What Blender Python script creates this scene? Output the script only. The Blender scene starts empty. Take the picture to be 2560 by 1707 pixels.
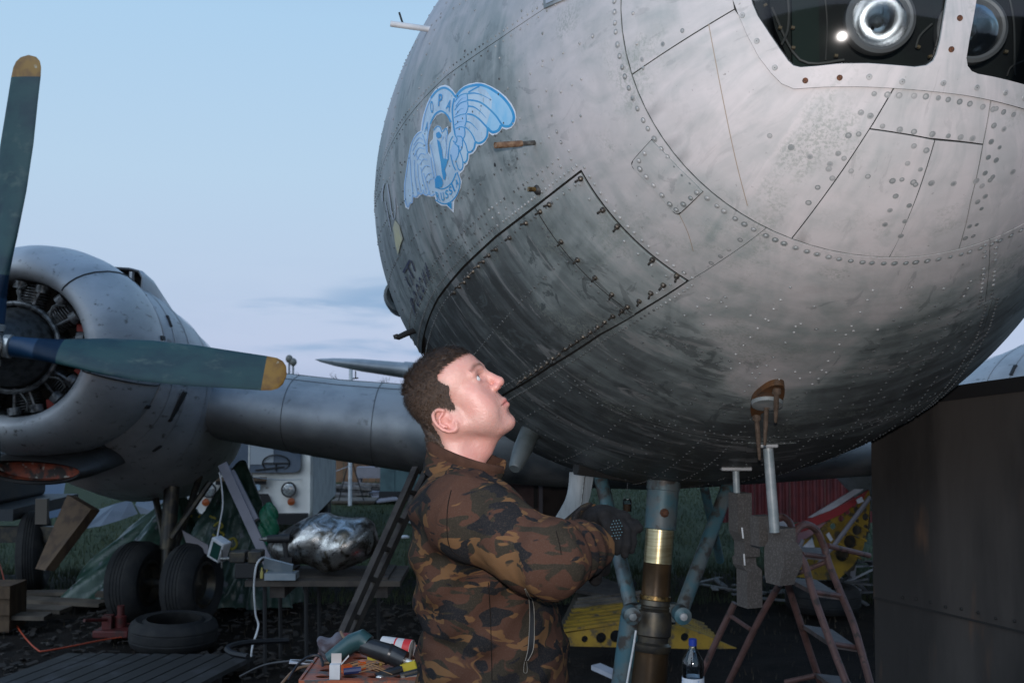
import bpy, bmesh, math, random
import numpy as np
from math import sin, cos, pi, radians, sqrt, atan2, hypot
from mathutils import Vector, Matrix
from mathutils.geometry import delaunay_2d_cdt
random.seed(7); RNG = np.random.default_rng(7)
S = bpy.context.scene; COL = S.collection

# ---------------------------------------------------------------- camera
F, CH = 2745.0, 2.1                       # focal length in photo pixels (2560 wide), eye height
PIT = math.atan(122 / F)
cam = bpy.data.cameras.new('camera'); camo = bpy.data.objects.new('camera', cam); COL.objects.link(camo)
camo.location = (0, 0, CH); camo.rotation_euler = (pi / 2 + PIT, 0, 0)
cam.sensor_width = 36; cam.lens = 36 * F / 2560; cam.clip_start = .05; cam.clip_end = 3000
cam.dof.use_dof = True; cam.dof.focus_distance = 2.65; cam.dof.aperture_fstop = 9.5
S.camera = camo
# ---------------------------------------------------------------- world: clear dusk sky with a few low clouds
W = bpy.data.worlds.new('World'); S.world = W; W.use_nodes = True
nt = W.node_tree; nt.nodes.clear(); L = nt.links.new
def N(t, **k):
    n = nt.nodes.new(t)
    for a, v in k.items(): setattr(n, a, v)
    return n
out = N('ShaderNodeOutputWorld'); bg = N('ShaderNodeBackground'); tc = N('ShaderNodeTexCoord')
sep = N('ShaderNodeSeparateXYZ'); L(tc.outputs['Generated'], sep.inputs[0])
rmp = N('ShaderNodeValToRGB'); cr = rmp.color_ramp
stops = [(0.0, (.42, .50, .69)), (.03, (.51, .59, .78)), (.10, (.50, .62, .80)), (.19, (.48, .65, .83)), (.32, (.42, .63, .85)), (.6, (.20, .38, .68)), (1.0, (.15, .29, .55))]
while len(cr.elements) < len(stops): cr.elements.new(.5)
for e, (p, c) in zip(cr.elements, stops): e.position = p; e.color = (*c, 1)
L(sep.outputs[2], rmp.inputs[0])
# clouds: stretched noise low above the horizon, mapped over azimuth and elevation
az = N('ShaderNodeMath', operation='ARCTAN2'); L(sep.outputs[0], az.inputs[0]); L(sep.outputs[1], az.inputs[1])
cmb = N('ShaderNodeCombineXYZ'); L(az.outputs[0], cmb.inputs[0])
mz = N('ShaderNodeMath', operation='MULTIPLY'); mz.inputs[1].default_value = 4.2; L(sep.outputs[2], mz.inputs[0]); L(mz.outputs[0], cmb.inputs[1])
cmb.inputs[2].default_value = 3.7
nz = N('ShaderNodeTexNoise'); nz.inputs['Scale'].default_value = 9.0; nz.inputs['Detail'].default_value = 8; nz.inputs['Distortion'].default_value = .4; nz.inputs['Roughness'].default_value = .52
L(cmb.outputs[0], nz.inputs['Vector'])
cm = N('ShaderNodeMapRange'); cm.inputs[1].default_value = .54; cm.inputs[2].default_value = .70; cm.interpolation_type = 'SMOOTHSTEP'; L(nz.outputs[0], cm.inputs[0])
el = N('ShaderNodeMapRange'); el.inputs[1].default_value = .17; el.inputs[2].default_value = .05; el.interpolation_type = 'SMOOTHSTEP'; L(sep.outputs[2], el.inputs[0])
def blob(a0, e0, sa, se):                  # a soft cloud bank at an azimuth and height
    def g(src, c, s):
        d = N('ShaderNodeMath', operation='SUBTRACT'); L(src, d.inputs[0]); d.inputs[1].default_value = c
        q = N('ShaderNodeMath', operation='DIVIDE'); L(d.outputs[0], q.inputs[0]); q.inputs[1].default_value = s
        p = N('ShaderNodeMath', operation='POWER'); L(q.outputs[0], p.inputs[0]); p.inputs[1].default_value = 2; return p.outputs[0]
    ad = N('ShaderNodeMath', operation='ADD'); L(g(az.outputs[0], a0, sa), ad.inputs[0]); L(g(sep.outputs[2], e0, se), ad.inputs[1])
    ex = N('ShaderNodeMapRange'); ex.interpolation_type = 'SMOOTHSTEP'; ex.inputs[1].default_value = 1.0; ex.inputs[2].default_value = 0.0; L(ad.outputs[0], ex.inputs[0]); return ex.outputs[0]
def addn(a, b, op='ADD'): q = N('ShaderNodeMath', operation=op); L(a, q.inputs[0]); (L(b, q.inputs[1]) if hasattr(b, 'is_output') else setattr(q.inputs[1], 'default_value', b)); return q.outputs[0]
lo_ = addn(el.outputs[0], .10, 'MULTIPLY')
for bb in ((-.200, .0745, .055, .010), (-.112, .070, .085, .040), (-.13, .040, .12, .014), (.35, .08, .2, .03), (-.6, .07, .2, .02)): lo_ = addn(lo_, blob(*bb))
nb_ = N('ShaderNodeMapRange'); nb_.inputs[1].default_value = .40; nb_.inputs[2].default_value = .66; nb_.interpolation_type = 'SMOOTHSTEP'; L(nz.outputs[0], nb_.inputs[0])
mm = N('ShaderNodeMath', operation='MULTIPLY'); L(nb_.outputs[0], mm.inputs[0]); L(lo_, mm.inputs[1]); mm.use_clamp = True
m2 = N('ShaderNodeMath', operation='MULTIPLY'); m2.inputs[1].default_value = .75; L(mm.outputs[0], m2.inputs[0])
mx = N('ShaderNodeMix', data_type='RGBA'); L(m2.outputs[0], mx.inputs[0]); L(rmp.outputs[0], mx.inputs[6]); mx.inputs[7].default_value = (.24, .40, .62, 1)
L(mx.outputs[2], bg.inputs[0]); bg.inputs[1].default_value = 1.0; L(bg.outputs[0], out.inputs[0])
# ---------------------------------------------------------------- last daylight (one weak, wide sun) and the camera's flash
def lamp(name, kind, energy, loc, rot, color, **k):
    d = bpy.data.lights.new(name, kind); d.energy = energy; d.color = color
    for a, v in k.items(): setattr(d, a, v)
    o = bpy.data.objects.new(name, d); COL.objects.link(o); o.location = loc; o.rotation_euler = rot; return o
lamp('dusk_sun', 'SUN', 1.2, (-20, -20, 30), (radians(52), 0, radians(-42)), (.80, .90, 1.0), angle=radians(60))
lamp('camera_flash', 'SPOT', 310, (.0, -.03, CH + .10), (pi / 2 + radians(11), 0, radians(-6)), (1.0, .93, .90), spot_size=radians(80), spot_blend=1.0, shadow_soft_size=.022)
S.view_settings.view_transform = 'Standard'; S.view_settings.look = 'None'; S.view_settings.exposure = 0; S.view_settings.gamma = 1
S.view_settings.use_curve_mapping = False
S.render.engine = 'CYCLES'; S.cycles.use_denoising = True; S.cycles.max_bounces = 8; S.cycles.transparent_max_bounces = 12
try: S.cycles.denoising_prefilter = 'ACCURATE'
except Exception: pass

# ================================================================ helpers
def ray(px, py):
    x, y = (px - 1280) / F, (853.5 - py) / F; c, s = cos(PIT), sin(PIT)
    return np.array([x, c - y * s, s + y * c])
def at(px, py, Y):                         # the place in the world seen at that photo pixel, Y metres ahead
    d = ray(px, py); t = Y / d[1]; return np.array([0, 0, CH]) + t * d
def onz(px, py, z=0.0):                    # same, on a level plane
    d = ray(px, py); t = (z - CH) / d[2]; return np.array([0, 0, CH]) + t * d
WM = {}                                    # inverse world matrices of things
def link(o, parent=None):
    COL.objects.link(o)
    if parent is not None:
        o.parent = parent
        if parent.name in WM: o.matrix_parent_inverse = WM[parent.name].copy()
    return o
def tag(o, label=None, cat=None, group=None, kind=None):
    for k, v in (('label', label), ('category', cat), ('group', group), ('kind', kind)):
        if v: o[k] = v
    return o
def thing(name, label, cat, loc=(0, 0, 0), group=None, rot=0.0, local=False):
    o = bpy.data.objects.new(name, None); COL.objects.link(o); o.location = loc; o.rotation_euler = (0, 0, rot); o.empty_display_size = .1
    if not local: WM[o.name] = (Matrix.Translation(Vector(loc)) @ Matrix.Rotation(rot, 4, 'Z')).inverted()
    return tag(o, label, cat, group)
def copy_tree(o, parent=None):
    c = o.copy(); COL.objects.link(c)
    if parent: c.parent = parent
    for ch in list(o.children): copy_tree(ch, c)
    return c
def rotm(rx=0, ry=0, rz=0): return np.array((Matrix.Rotation(rz, 3, 'Z') @ Matrix.Rotation(ry, 3, 'Y') @ Matrix.Rotation(rx, 3, 'X')))
def frame(d):
    d = np.asarray(d, float); d = d / np.linalg.norm(d); h = np.array([0, 0, 1.]) if abs(d[2]) < .9 else np.array([1., 0, 0])
    u = np.cross(h, d); u /= np.linalg.norm(u); return u, np.cross(d, u), d
class MB:
    def __init__(s): s.v = []; s.f = []; s.m = []
    def add(s, vs, fs, mi=0):
        b = len(s.v); s.v.extend([tuple(map(float, p)) for p in vs]); s.f.extend([tuple(i + b for i in f) for f in fs]); s.m.extend([mi] * len(fs)); return s
    def box(s, c, size, R=None, mi=0, taper=None):
        hx, hy, hz = [q / 2 for q in size]; t = taper or (1, 1)
        P = np.array([(-hx, -hy, -hz), (hx, -hy, -hz), (hx, hy, -hz), (-hx, hy, -hz), (-hx * t[0], -hy * t[1], hz), (hx * t[0], -hy * t[1], hz), (hx * t[0], hy * t[1], hz), (-hx * t[0], hy * t[1], hz)])
        if R is not None: P = P @ np.asarray(R).T
        return s.add(P + np.asarray(c, float), [(3, 2, 1, 0), (4, 5, 6, 7), (0, 1, 5, 4), (1, 2, 6, 5), (2, 3, 7, 6), (3, 0, 4, 7)], mi)
    def bar(s, p0, p1, w, h, mi=0, up=None):
        p0, p1 = np.asarray(p0, float), np.asarray(p1, float); u, v, d = frame(p1 - p0)
        if up is not None:
            up = np.asarray(up, float); u = np.cross(up, d); u /= np.linalg.norm(u); v = np.cross(d, u)
        P = [p + a * u * w / 2 + b * v * h / 2 for p in (p0, p1) for a, b in ((-1, -1), (1, -1), (1, 1), (-1, 1))]
        return s.add(P, [(3, 2, 1, 0), (4, 5, 6, 7), (0, 1, 5, 4), (1, 2, 6, 5), (2, 3, 7, 6), (3, 0, 4, 7)], mi)
    def tube(s, pts, r, n=8, mi=0, caps=True):
        pts = [np.asarray(p, float) for p in pts]; k = len(pts); rr = r if hasattr(r, '__len__') else [r] * k
        vs = []; pu = None
        for i, p in enumerate(pts):
            d = pts[min(i + 1, k - 1)] - pts[max(i - 1, 0)]
            if np.linalg.norm(d) < 1e-9: d = np.array([0, 0, 1.])
            u, v, d = frame(d)
            if pu is not None:
                u = pu - d * (pu @ d)
                if np.linalg.norm(u) < 1e-6: u, v, d = frame(d)
                u = u / np.linalg.norm(u); v = np.cross(d, u)
            pu = u
            vs += [p + rr[i] * (cos(a) * u + sin(a) * v) for a in np.linspace(0, 2 * pi, n, endpoint=False)]
        fs = [(i * n + j, i * n + (j + 1) % n, (i + 1) * n + (j + 1) % n, (i + 1) * n + j) for i in range(k - 1) for j in range(n)]
        if caps: fs += [tuple(range(n))[::-1], tuple((k - 1) * n + j for j in range(n))]
        return s.add(vs, fs, mi)
    def lathe(s, prof, o, axis, n=24, mi=0, cap=(False, False)):   # prof: (distance along axis, radius)
        u, v, d = frame(axis); o = np.asarray(o, float); vs = []
        for a, r in prof: vs += [o + a * d + r * (cos(t) * u + sin(t) * v) for t in np.linspace(0, 2 * pi, n, endpoint=False)]
        k = len(prof); fs = [(i * n + j, i * n + (j + 1) % n, (i + 1) * n + (j + 1) % n, (i + 1) * n + j) for i in range(k - 1) for j in range(n)]
        if cap[0]: fs.append(tuple(range(n))[::-1])
        if cap[1]: fs.append(tuple((k - 1) * n + j for j in range(n)))
        return s.add(vs, fs, mi)
    def loft(s, secs, closed=True, mi=0, caps=False):
        n = len(secs[0]); vs = [p for q in secs for p in q]; m = n if closed else n - 1
        fs = [(i * n + j, i * n + (j + 1) % n, (i + 1) * n + (j + 1) % n, (i + 1) * n + j) for i in range(len(secs) - 1) for j in range(m)]
        if caps: fs += [tuple(range(n))[::-1], tuple((len(secs) - 1) * n + j for j in range(n))]
        return s.add(vs, fs, mi)
    def prism(s, poly, n, t, mi=0):            # 3-D planar polygon thickened by t along n
        P = np.asarray(poly, float); n = np.asarray(n, float); k = len(P); vs = list(P) + list(P + n * t)
        fs = [tuple(range(k))[::-1], tuple(range(k, 2 * k))] + [(i, (i + 1) % k, k + (i + 1) % k, k + i) for i in range(k)]
        return s.add(vs, fs, mi)
    def ball(s, c, r, n=12, m=8, mi=0, R=None):
        r = np.asarray(r if hasattr(r, '__len__') else (r, r, r), float); vs = []
        for i in range(m + 1):
            p = pi * i / m
            vs += [np.array([sin(p) * cos(t), sin(p) * sin(t), cos(p)]) * r for t in np.linspace(0, 2 * pi, n, endpoint=False)]
        vs = np.array(vs)
        if R is not None: vs = vs @ np.asarray(R).T
        fs = [(i * n + j, (i + 1) * n + j, (i + 1) * n + (j + 1) % n, i * n + (j + 1) % n) for i in range(m) for j in range(n)]
        return s.add(vs + np.asarray(c, float), fs, mi)
    def mesh(s, name, mats, smooth=35):
        me = bpy.data.meshes.new(name); me.from_pydata(s.v, [], s.f)
        for m in (mats if isinstance(mats, (list, tuple)) else [mats]): me.materials.append(m)
        if any(s.m): me.polygons.foreach_set('material_index', s.m)
        bm = bmesh.new(); bm.from_mesh(me); bmesh.ops.remove_doubles(bm, verts=bm.verts, dist=1e-5); bmesh.ops.recalc_face_normals(bm, faces=bm.faces); bm.to_mesh(me); bm.free()
        if smooth:
            me.polygons.foreach_set('use_smooth', [True] * len(me.polygons)); me.set_sharp_from_angle(angle=radians(smooth))
        me.update(); return me
    def build(s, name, mats, parent=None, smooth=35, bevel=0):
        o = bpy.data.objects.new(name, s.mesh(name, mats, smooth))
        if bevel:
            b = o.modifiers.new('bevel', 'BEVEL'); b.width = bevel; b.segments = 2; b.limit_method = 'ANGLE'
        return link(o, parent)

# ---------------------------------------------------------------- materials
class Nodes:
    def __init__(s, name):
        s.m = bpy.data.materials.new(name); s.m.use_nodes = True; s.t = s.m.node_tree; s.b = s.t.nodes['Principled BSDF']; s.o = s.t.nodes['Material Output']
    def n(s, t, **k):
        q = s.t.nodes.new(t)
        for a, v in k.items(): setattr(q, a, v)
        return q
    def l(s, a, b): s.t.links.new(a, b)
    def coord(s, scale=(1, 1, 1), kind='Object', src=None):
        if src is None: src = s.n('ShaderNodeTexCoord').outputs[kind]
        mp = s.n('ShaderNodeMapping'); mp.inputs['Scale'].default_value = scale; s.l(src, mp.inputs[0]); return mp.outputs[0]
    def noise(s, vec, scale, detail=5, rough=.55, dist=0.0):
        q = s.n('ShaderNodeTexNoise'); q.inputs['Scale'].default_value = scale; q.inputs['Detail'].default_value = detail; q.inputs['Roughness'].default_value = rough; q.inputs['Distortion'].default_value = dist
        s.l(vec, q.inputs['Vector']); return q.outputs[0]
    def rng(s, v, a, b, c=0.0, d=1.0):
        q = s.n('ShaderNodeMapRange'); q.interpolation_type = 'SMOOTHSTEP'
        for i, x in enumerate((a, b, c, d)): q.inputs[i + 1].default_value = x
        s.l(v, q.inputs[0]); return q.outputs[0]
    def math(s, op, a, b):
        q = s.n('ShaderNodeMath', operation=op)
        for i, x in enumerate((a, b)):
            if isinstance(x, (int, float)): q.inputs[i].default_value = x
            else: s.l(x, q.inputs[i])
        return q.outputs[0]
    def mix(s, f, a, b):
        q = s.n('ShaderNodeMix', data_type='RGBA')
        if isinstance(f, (int, float)): q.inputs[0].default_value = f
        else: s.l(f, q.inputs[0])
        for i, x in ((6, a), (7, b)):
            if isinstance(x, (tuple, list)): q.inputs[i].default_value = (*x[:3], 1)
            else: s.l(x, q.inputs[i])
        return q.outputs[2]
    def col(s, c):
        if isinstance(c, (tuple, list)): s.b.inputs['Base Color'].default_value = (*c[:3], 1)
        else: s.l(c, s.b.inputs['Base Color'])
    def put(s, **k):
        for a, v in k.items():
            i = s.b.inputs[a.replace('_', ' ')]
            if hasattr(v, 'is_output'): s.l(v, i)
            else: i.default_value = v
        return s
    def bump(s, h, dist=.002, strength=1.0):
        q = s.n('ShaderNodeBump'); q.inputs['Distance'].default_value = dist; q.inputs['Strength'].default_value = strength
        s.l(h, q.inputs['Height']); s.l(q.outputs[0], s.b.inputs['Normal'])
def mat(name, c, rough=.6, metal=0.0, c2=None, sc=6.0, lo=.4, hi=.65, bump=0.0, bs=60.0, stretch=(1, 1, 1), c3=None, sc3=25.0, lo3=.6, hi3=.7, detail=6, spec=None):
    k = Nodes(name); v = k.coord(stretch)
    col = c
    if c2 is not None: col = k.mix(k.rng(k.noise(v, sc, detail), lo, hi), c, c2)
    if c3 is not None: col = k.mix(k.rng(k.noise(v, sc3, 4, .6), lo3, hi3), col, c3)
    k.col(col); k.put(Roughness=rough, Metallic=metal)
    if spec is not None: k.b.inputs['Specular IOR Level'].default_value = spec
    if bump: k.bump(k.noise(v, bs, 4, .6), bump)
    return k.m
def emitless_glass(name, tint=(.9, .95, .95), rough=.02, refl=1.0, base=.04):
    k = Nodes(name); tr = k.n('ShaderNodeBsdfTransparent'); tr.inputs[0].default_value = (*tint, 1)
    gl = k.n('ShaderNodeBsdfGlossy'); gl.inputs['Roughness'].default_value = rough
    fr = k.n('ShaderNodeFresnel'); fr.inputs[0].default_value = 1.5
    ms = k.n('ShaderNodeMixShader'); k.l(k.math('MULTIPLY', fr.outputs[0], refl), ms.inputs[0]); k.l(tr.outputs[0], ms.inputs[1]); k.l(gl.outputs[0], ms.inputs[2]); k.l(ms.outputs[0], k.o.inputs[0])
    return k.m
# ================================================================ the airliner: nose surface (axis, radius law)
O3 = np.array([0.88352415, 2.18363858, 2.98621598]); YAW, PITCH, SZ, UM = 0.046743034548691414, -0.013809171441895184, 0.9331586252053704, 2.9
RC = [2.2200439379386836, -10.188508949184373, 39.63109775009626, -81.50735878932308, 92.96702699721104, -59.27976170955083, 19.798855202479047, -2.7016580526587592]
E1 = np.array([cos(YAW), sin(YAW), 0]); AX = np.array([-sin(YAW) * cos(PITCH), cos(YAW) * cos(PITCH), sin(PITCH)]); E2 = np.cross(E1, AX)
def Rn(u):
    s = np.sqrt(np.clip(u, 0, UM)); return sum(c * s ** (k + 1) for k, c in enumerate(RC))
_ut = np.linspace(0, sqrt(6), 4000) ** 2; _rt = Rn(_ut); _lt = np.concatenate([[0], np.cumsum(np.hypot(np.diff(_ut), np.diff(_rt)))])
def Lu(u): return np.interp(u, _ut, _lt)
def uL(l): return np.interp(l, _lt, _ut)
_um = _ut <= UM
def uR(r): return np.interp(r, np.maximum.accumulate(_rt[_um]), _ut[_um])
def nose(u, th, off=0.0):
    u, th = np.atleast_1d(np.asarray(u, float)), np.atleast_1d(np.asarray(th, float)); r = Rn(u)
    ct, st = np.cos(th)[:, None], np.sin(th)[:, None]
    p = O3 + u[:, None] * AX + r[:, None] * (ct * E1 + SZ * st * E2)
    if np.any(off):
        h = 1e-4; dr = ((Rn(u + h) - Rn(np.maximum(u - h, 0))) / (u + h - np.maximum(u - h, 0)))[:, None]
        n = SZ * ct * E1 + st * E2; n = n / np.linalg.norm(n, axis=1)[:, None]
        n = n - dr * AX * (SZ * (ct * ct + st * st)) * 1.0; n /= np.linalg.norm(n, axis=1)[:, None]
        p = p + n * (np.asarray(off)[..., None] if hasattr(off, '__len__') else off)
    return p
def nrm(u, th):
    q = nose(u, th, .01) - nose(u, th); return q / np.linalg.norm(q, axis=1)[:, None]
def hits(P):                               # photo pixels -> (u, theta) on the nose
    P = np.asarray(P, float); x, y = (P[:, 0] - 1280) / F, (853.5 - P[:, 1]) / F; c, s = cos(PIT), sin(PIT)
    D = np.stack([x, c - y * s, s + y * c], 1)
    def g(t):
        v = np.array([0, 0, CH]) + t[:, None] * D - O3; u = v @ AX; q = np.hypot(v @ E1, v @ E2 / SZ); return np.where(u < 0, 1.0, q - Rn(np.maximum(u, 0))), u, v
    lo = np.full(len(P), 1.6); hi = np.full(len(P), np.nan)
    for t in np.arange(1.6, 8.5, .01):
        val = g(np.full(len(P), t))[0]; new = np.isnan(hi) & (val < 0); hi[new] = t; lo[np.isnan(hi)] = t
    bad = np.isnan(hi); hi[bad] = lo[bad]
    for _ in range(30):
        m = (lo + hi) / 2; val = g(m)[0]; lo = np.where(val > 0, m, lo); hi = np.where(val > 0, hi, m)
    _, u, v = g(hi); th = np.arctan2(v @ E2 / SZ, v @ E1) % (2 * pi)
    return np.stack([np.maximum(u, 1e-4), th], 1)
def pxpt(px, py, off=0.0): h = hits([(px, py)]); return nose(h[:, 0], h[:, 1], off)[0]
D2 = pi / 180
# 2-D domains in which panels are cut out: unrolled (length along the skin, angle), seen end-on (polar), or photo pixels for decals
class Cyl:
    def to(U): return np.stack([Lu(U[:, 0]), U[:, 1]], 1)
    def fr(Q): return np.stack([uL(Q[:, 0]), Q[:, 1]], 1)
class Pol:
    def to(U): r = Rn(U[:, 0]); return np.stack([r * np.cos(U[:, 1]), r * SZ * np.sin(U[:, 1])], 1)
    def fr(Q): x, y = Q[:, 0], Q[:, 1] / SZ; return np.stack([np.maximum(uR(np.hypot(x, y)), 1e-4), np.arctan2(y, x) % (2 * pi)], 1)
class Pix:
    def to(U): return U
    def fr(Q): return hits(Q)
def inside(Q, poly):
    x, y = Q[:, 0], Q[:, 1]; r = np.zeros(len(Q), bool); a = np.asarray(poly); b = np.roll(a, -1, 0)
    for (x0, y0), (x1, y1) in zip(a, b):
        if y0 == y1: continue
        c = ((y0 > y) != (y1 > y)) & (x < (x1 - x0) * (y - y0) / (y1 - y0) + x0); r ^= c
    return r
def area2(p): q = np.roll(p, -1, 0); return float(np.sum(p[:, 0] * q[:, 1] - q[:, 0] * p[:, 1]))
def densify(p, step):
    r = []
    for a, b in zip(p, np.roll(p, -1, 0)):
        n = max(1, int(np.ceil(np.linalg.norm(b - a) / step))); r += [a + (b - a) * k / n for k in range(n)]
    return np.array(r)
def inset(p, g):
    if not g: return p
    if area2(p) < 0: g = -g
    a, b = np.roll(p, 1, 0), np.roll(p, -1, 0)
    def nn(d): d = d / np.maximum(np.linalg.norm(d, axis=1), 1e-9)[:, None]; return np.stack([-d[:, 1], d[:, 0]], 1)
    n0, n1 = nn(p - a), nn(b - p); m = n0 + n1; m /= np.maximum(np.sum(m * n0, 1), .35)[:, None]
    return p + m * g
def triangulate(outline, holes, step):
    loops = [outline] + list(holes); V = []; E = []
    for lp in loops:
        b = len(V); V += list(lp); E += [(b + i, b + (i + 1) % len(lp)) for i in range(len(lp))]
    mn, mxx = outline.min(0), outline.max(0); gx = np.arange(mn[0], mxx[0], step); gy = np.arange(mn[1], mxx[1], step * .87)
    G = np.array([(x + (step / 2 if j % 2 else 0), y) for j, y in enumerate(gy) for x in gx])
    if len(G):
        k = inside(G, outline)
        for h in holes: k &= ~inside(G, h)
        G = G[k]
        if len(G):
            B = np.array(V); d = np.full(len(G), 9e9)
            for q in range(0, len(B), 200): d = np.minimum(d, np.sqrt(((G[:, None] - B[None, q:q + 200]) ** 2).sum(-1)).min(1))
            V += list(G[d > step * .45])
    r = delaunay_2d_cdt([Vector(p) for p in V], E, [], 0, 1e-7); vv = np.array([tuple(p) for p in r[0]]); ff = [tuple(f) for f in r[2]]
    c = np.array([vv[list(f)].mean(0) for f in ff]); k = inside(c, outline)
    for h in holes: k &= ~inside(c, h)
    return vv, [f for f, q in zip(ff, k) if q]
def shell(name, vv, ff, dom, mats, parent, off, thick, attr=None, uvs=True):
    U = dom.fr(vv); top = nose(U[:, 0], U[:, 1], off); n = len(vv); cnt = {}
    for f in ff:
        for i in range(len(f)): cnt.setdefault(frozenset((f[i], f[(i + 1) % len(f)])), []).append((f[i], f[(i + 1) % len(f)]))
    v3 = list(map(tuple, top)); f3 = list(ff)
    if thick:
        bnd = [e[0] for e in cnt.values() if len(e) == 1]; ids = sorted({i for e in bnd for i in e}); mp = {}
        low = nose(U[ids, 0], U[ids, 1], off - thick)
        for i, p in zip(ids, low): mp[i] = len(v3); v3.append(tuple(p))
        f3 += [(a, b, mp[b], mp[a])[::-1] for a, b in bnd]
    me = bpy.data.meshes.new(name); me.from_pydata(v3, [], f3)
    for m in (mats if isinstance(mats, list) else [mats]): me.materials.append(m)
    # outward orientation
    pn = me.polygons[0].normal; c0 = U[list(ff[0])].mean(0)
    if np.dot(np.array(pn), nrm(c0[0], c0[1])[0]) < 0: me.flip_normals()
    nv = len(v3); uu = np.zeros((nv, 2)); uu[:n, 0] = Lu(U[:, 0]); uu[:n, 1] = U[:, 1] * 1.1
    if thick:
        for i, j in mp.items(): uu[j] = uu[i]
    lay = me.uv_layers.new(name='skin'); li = np.zeros(len(me.loops), int); me.loops.foreach_get('vertex_index', li); lay.data.foreach_set('uv', uu[li].ravel())
    if attr is not None:
        a = me.attributes.new('dirt', 'FLOAT', 'POINT'); val = np.zeros(nv); val[:n] = attr(U)
        if thick:
            for i, j in mp.items(): val[j] = min(1, val[i] + .5)
        a.data.foreach_set('value', val)
    me.polygons.foreach_set('use_smooth', [True] * len(me.polygons)); me.set_sharp_from_angle(angle=radians(40)); me.update()
    return link(bpy.data.objects.new(name, me), parent)
def patch(name, outline, mats, parent, off=.004, thick=.0035, gap=.0028, holes=(), dom=Cyl, step=.04, attr=None):
    o = dom.to(np.asarray(outline, float)); o = inset(densify(o, step), gap / 2); hs = [inset(densify(dom.to(np.asarray(h, float)), step * .6), -gap / 2) for h in holes]
    vv, ff = triangulate(o, hs, step); return shell(name, vv, ff, dom, mats, parent, off, thick, attr)
def smooth(pts, n=6, closed=False):        # Catmull-Rom
    p = np.asarray(pts, float); k = len(p); r = []
    for i in range(k if closed else k - 1):
        q = [p[(i + j) % k] if closed else p[min(max(i + j, 0), k - 1)] for j in (-1, 0, 1, 2)]
        for t in np.arange(n) / n:
            r.append(.5 * (2 * q[1] + (q[2] - q[0]) * t + (2 * q[0] - 5 * q[1] + 4 * q[2] - q[3]) * t ** 2 + (-q[0] + 3 * q[1] - 3 * q[2] + q[3]) * t ** 3))
    if not closed: r.append(p[-1])
    return np.array(r)
def deg(l): return np.array([(u, t * D2) for u, t in l])

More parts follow.
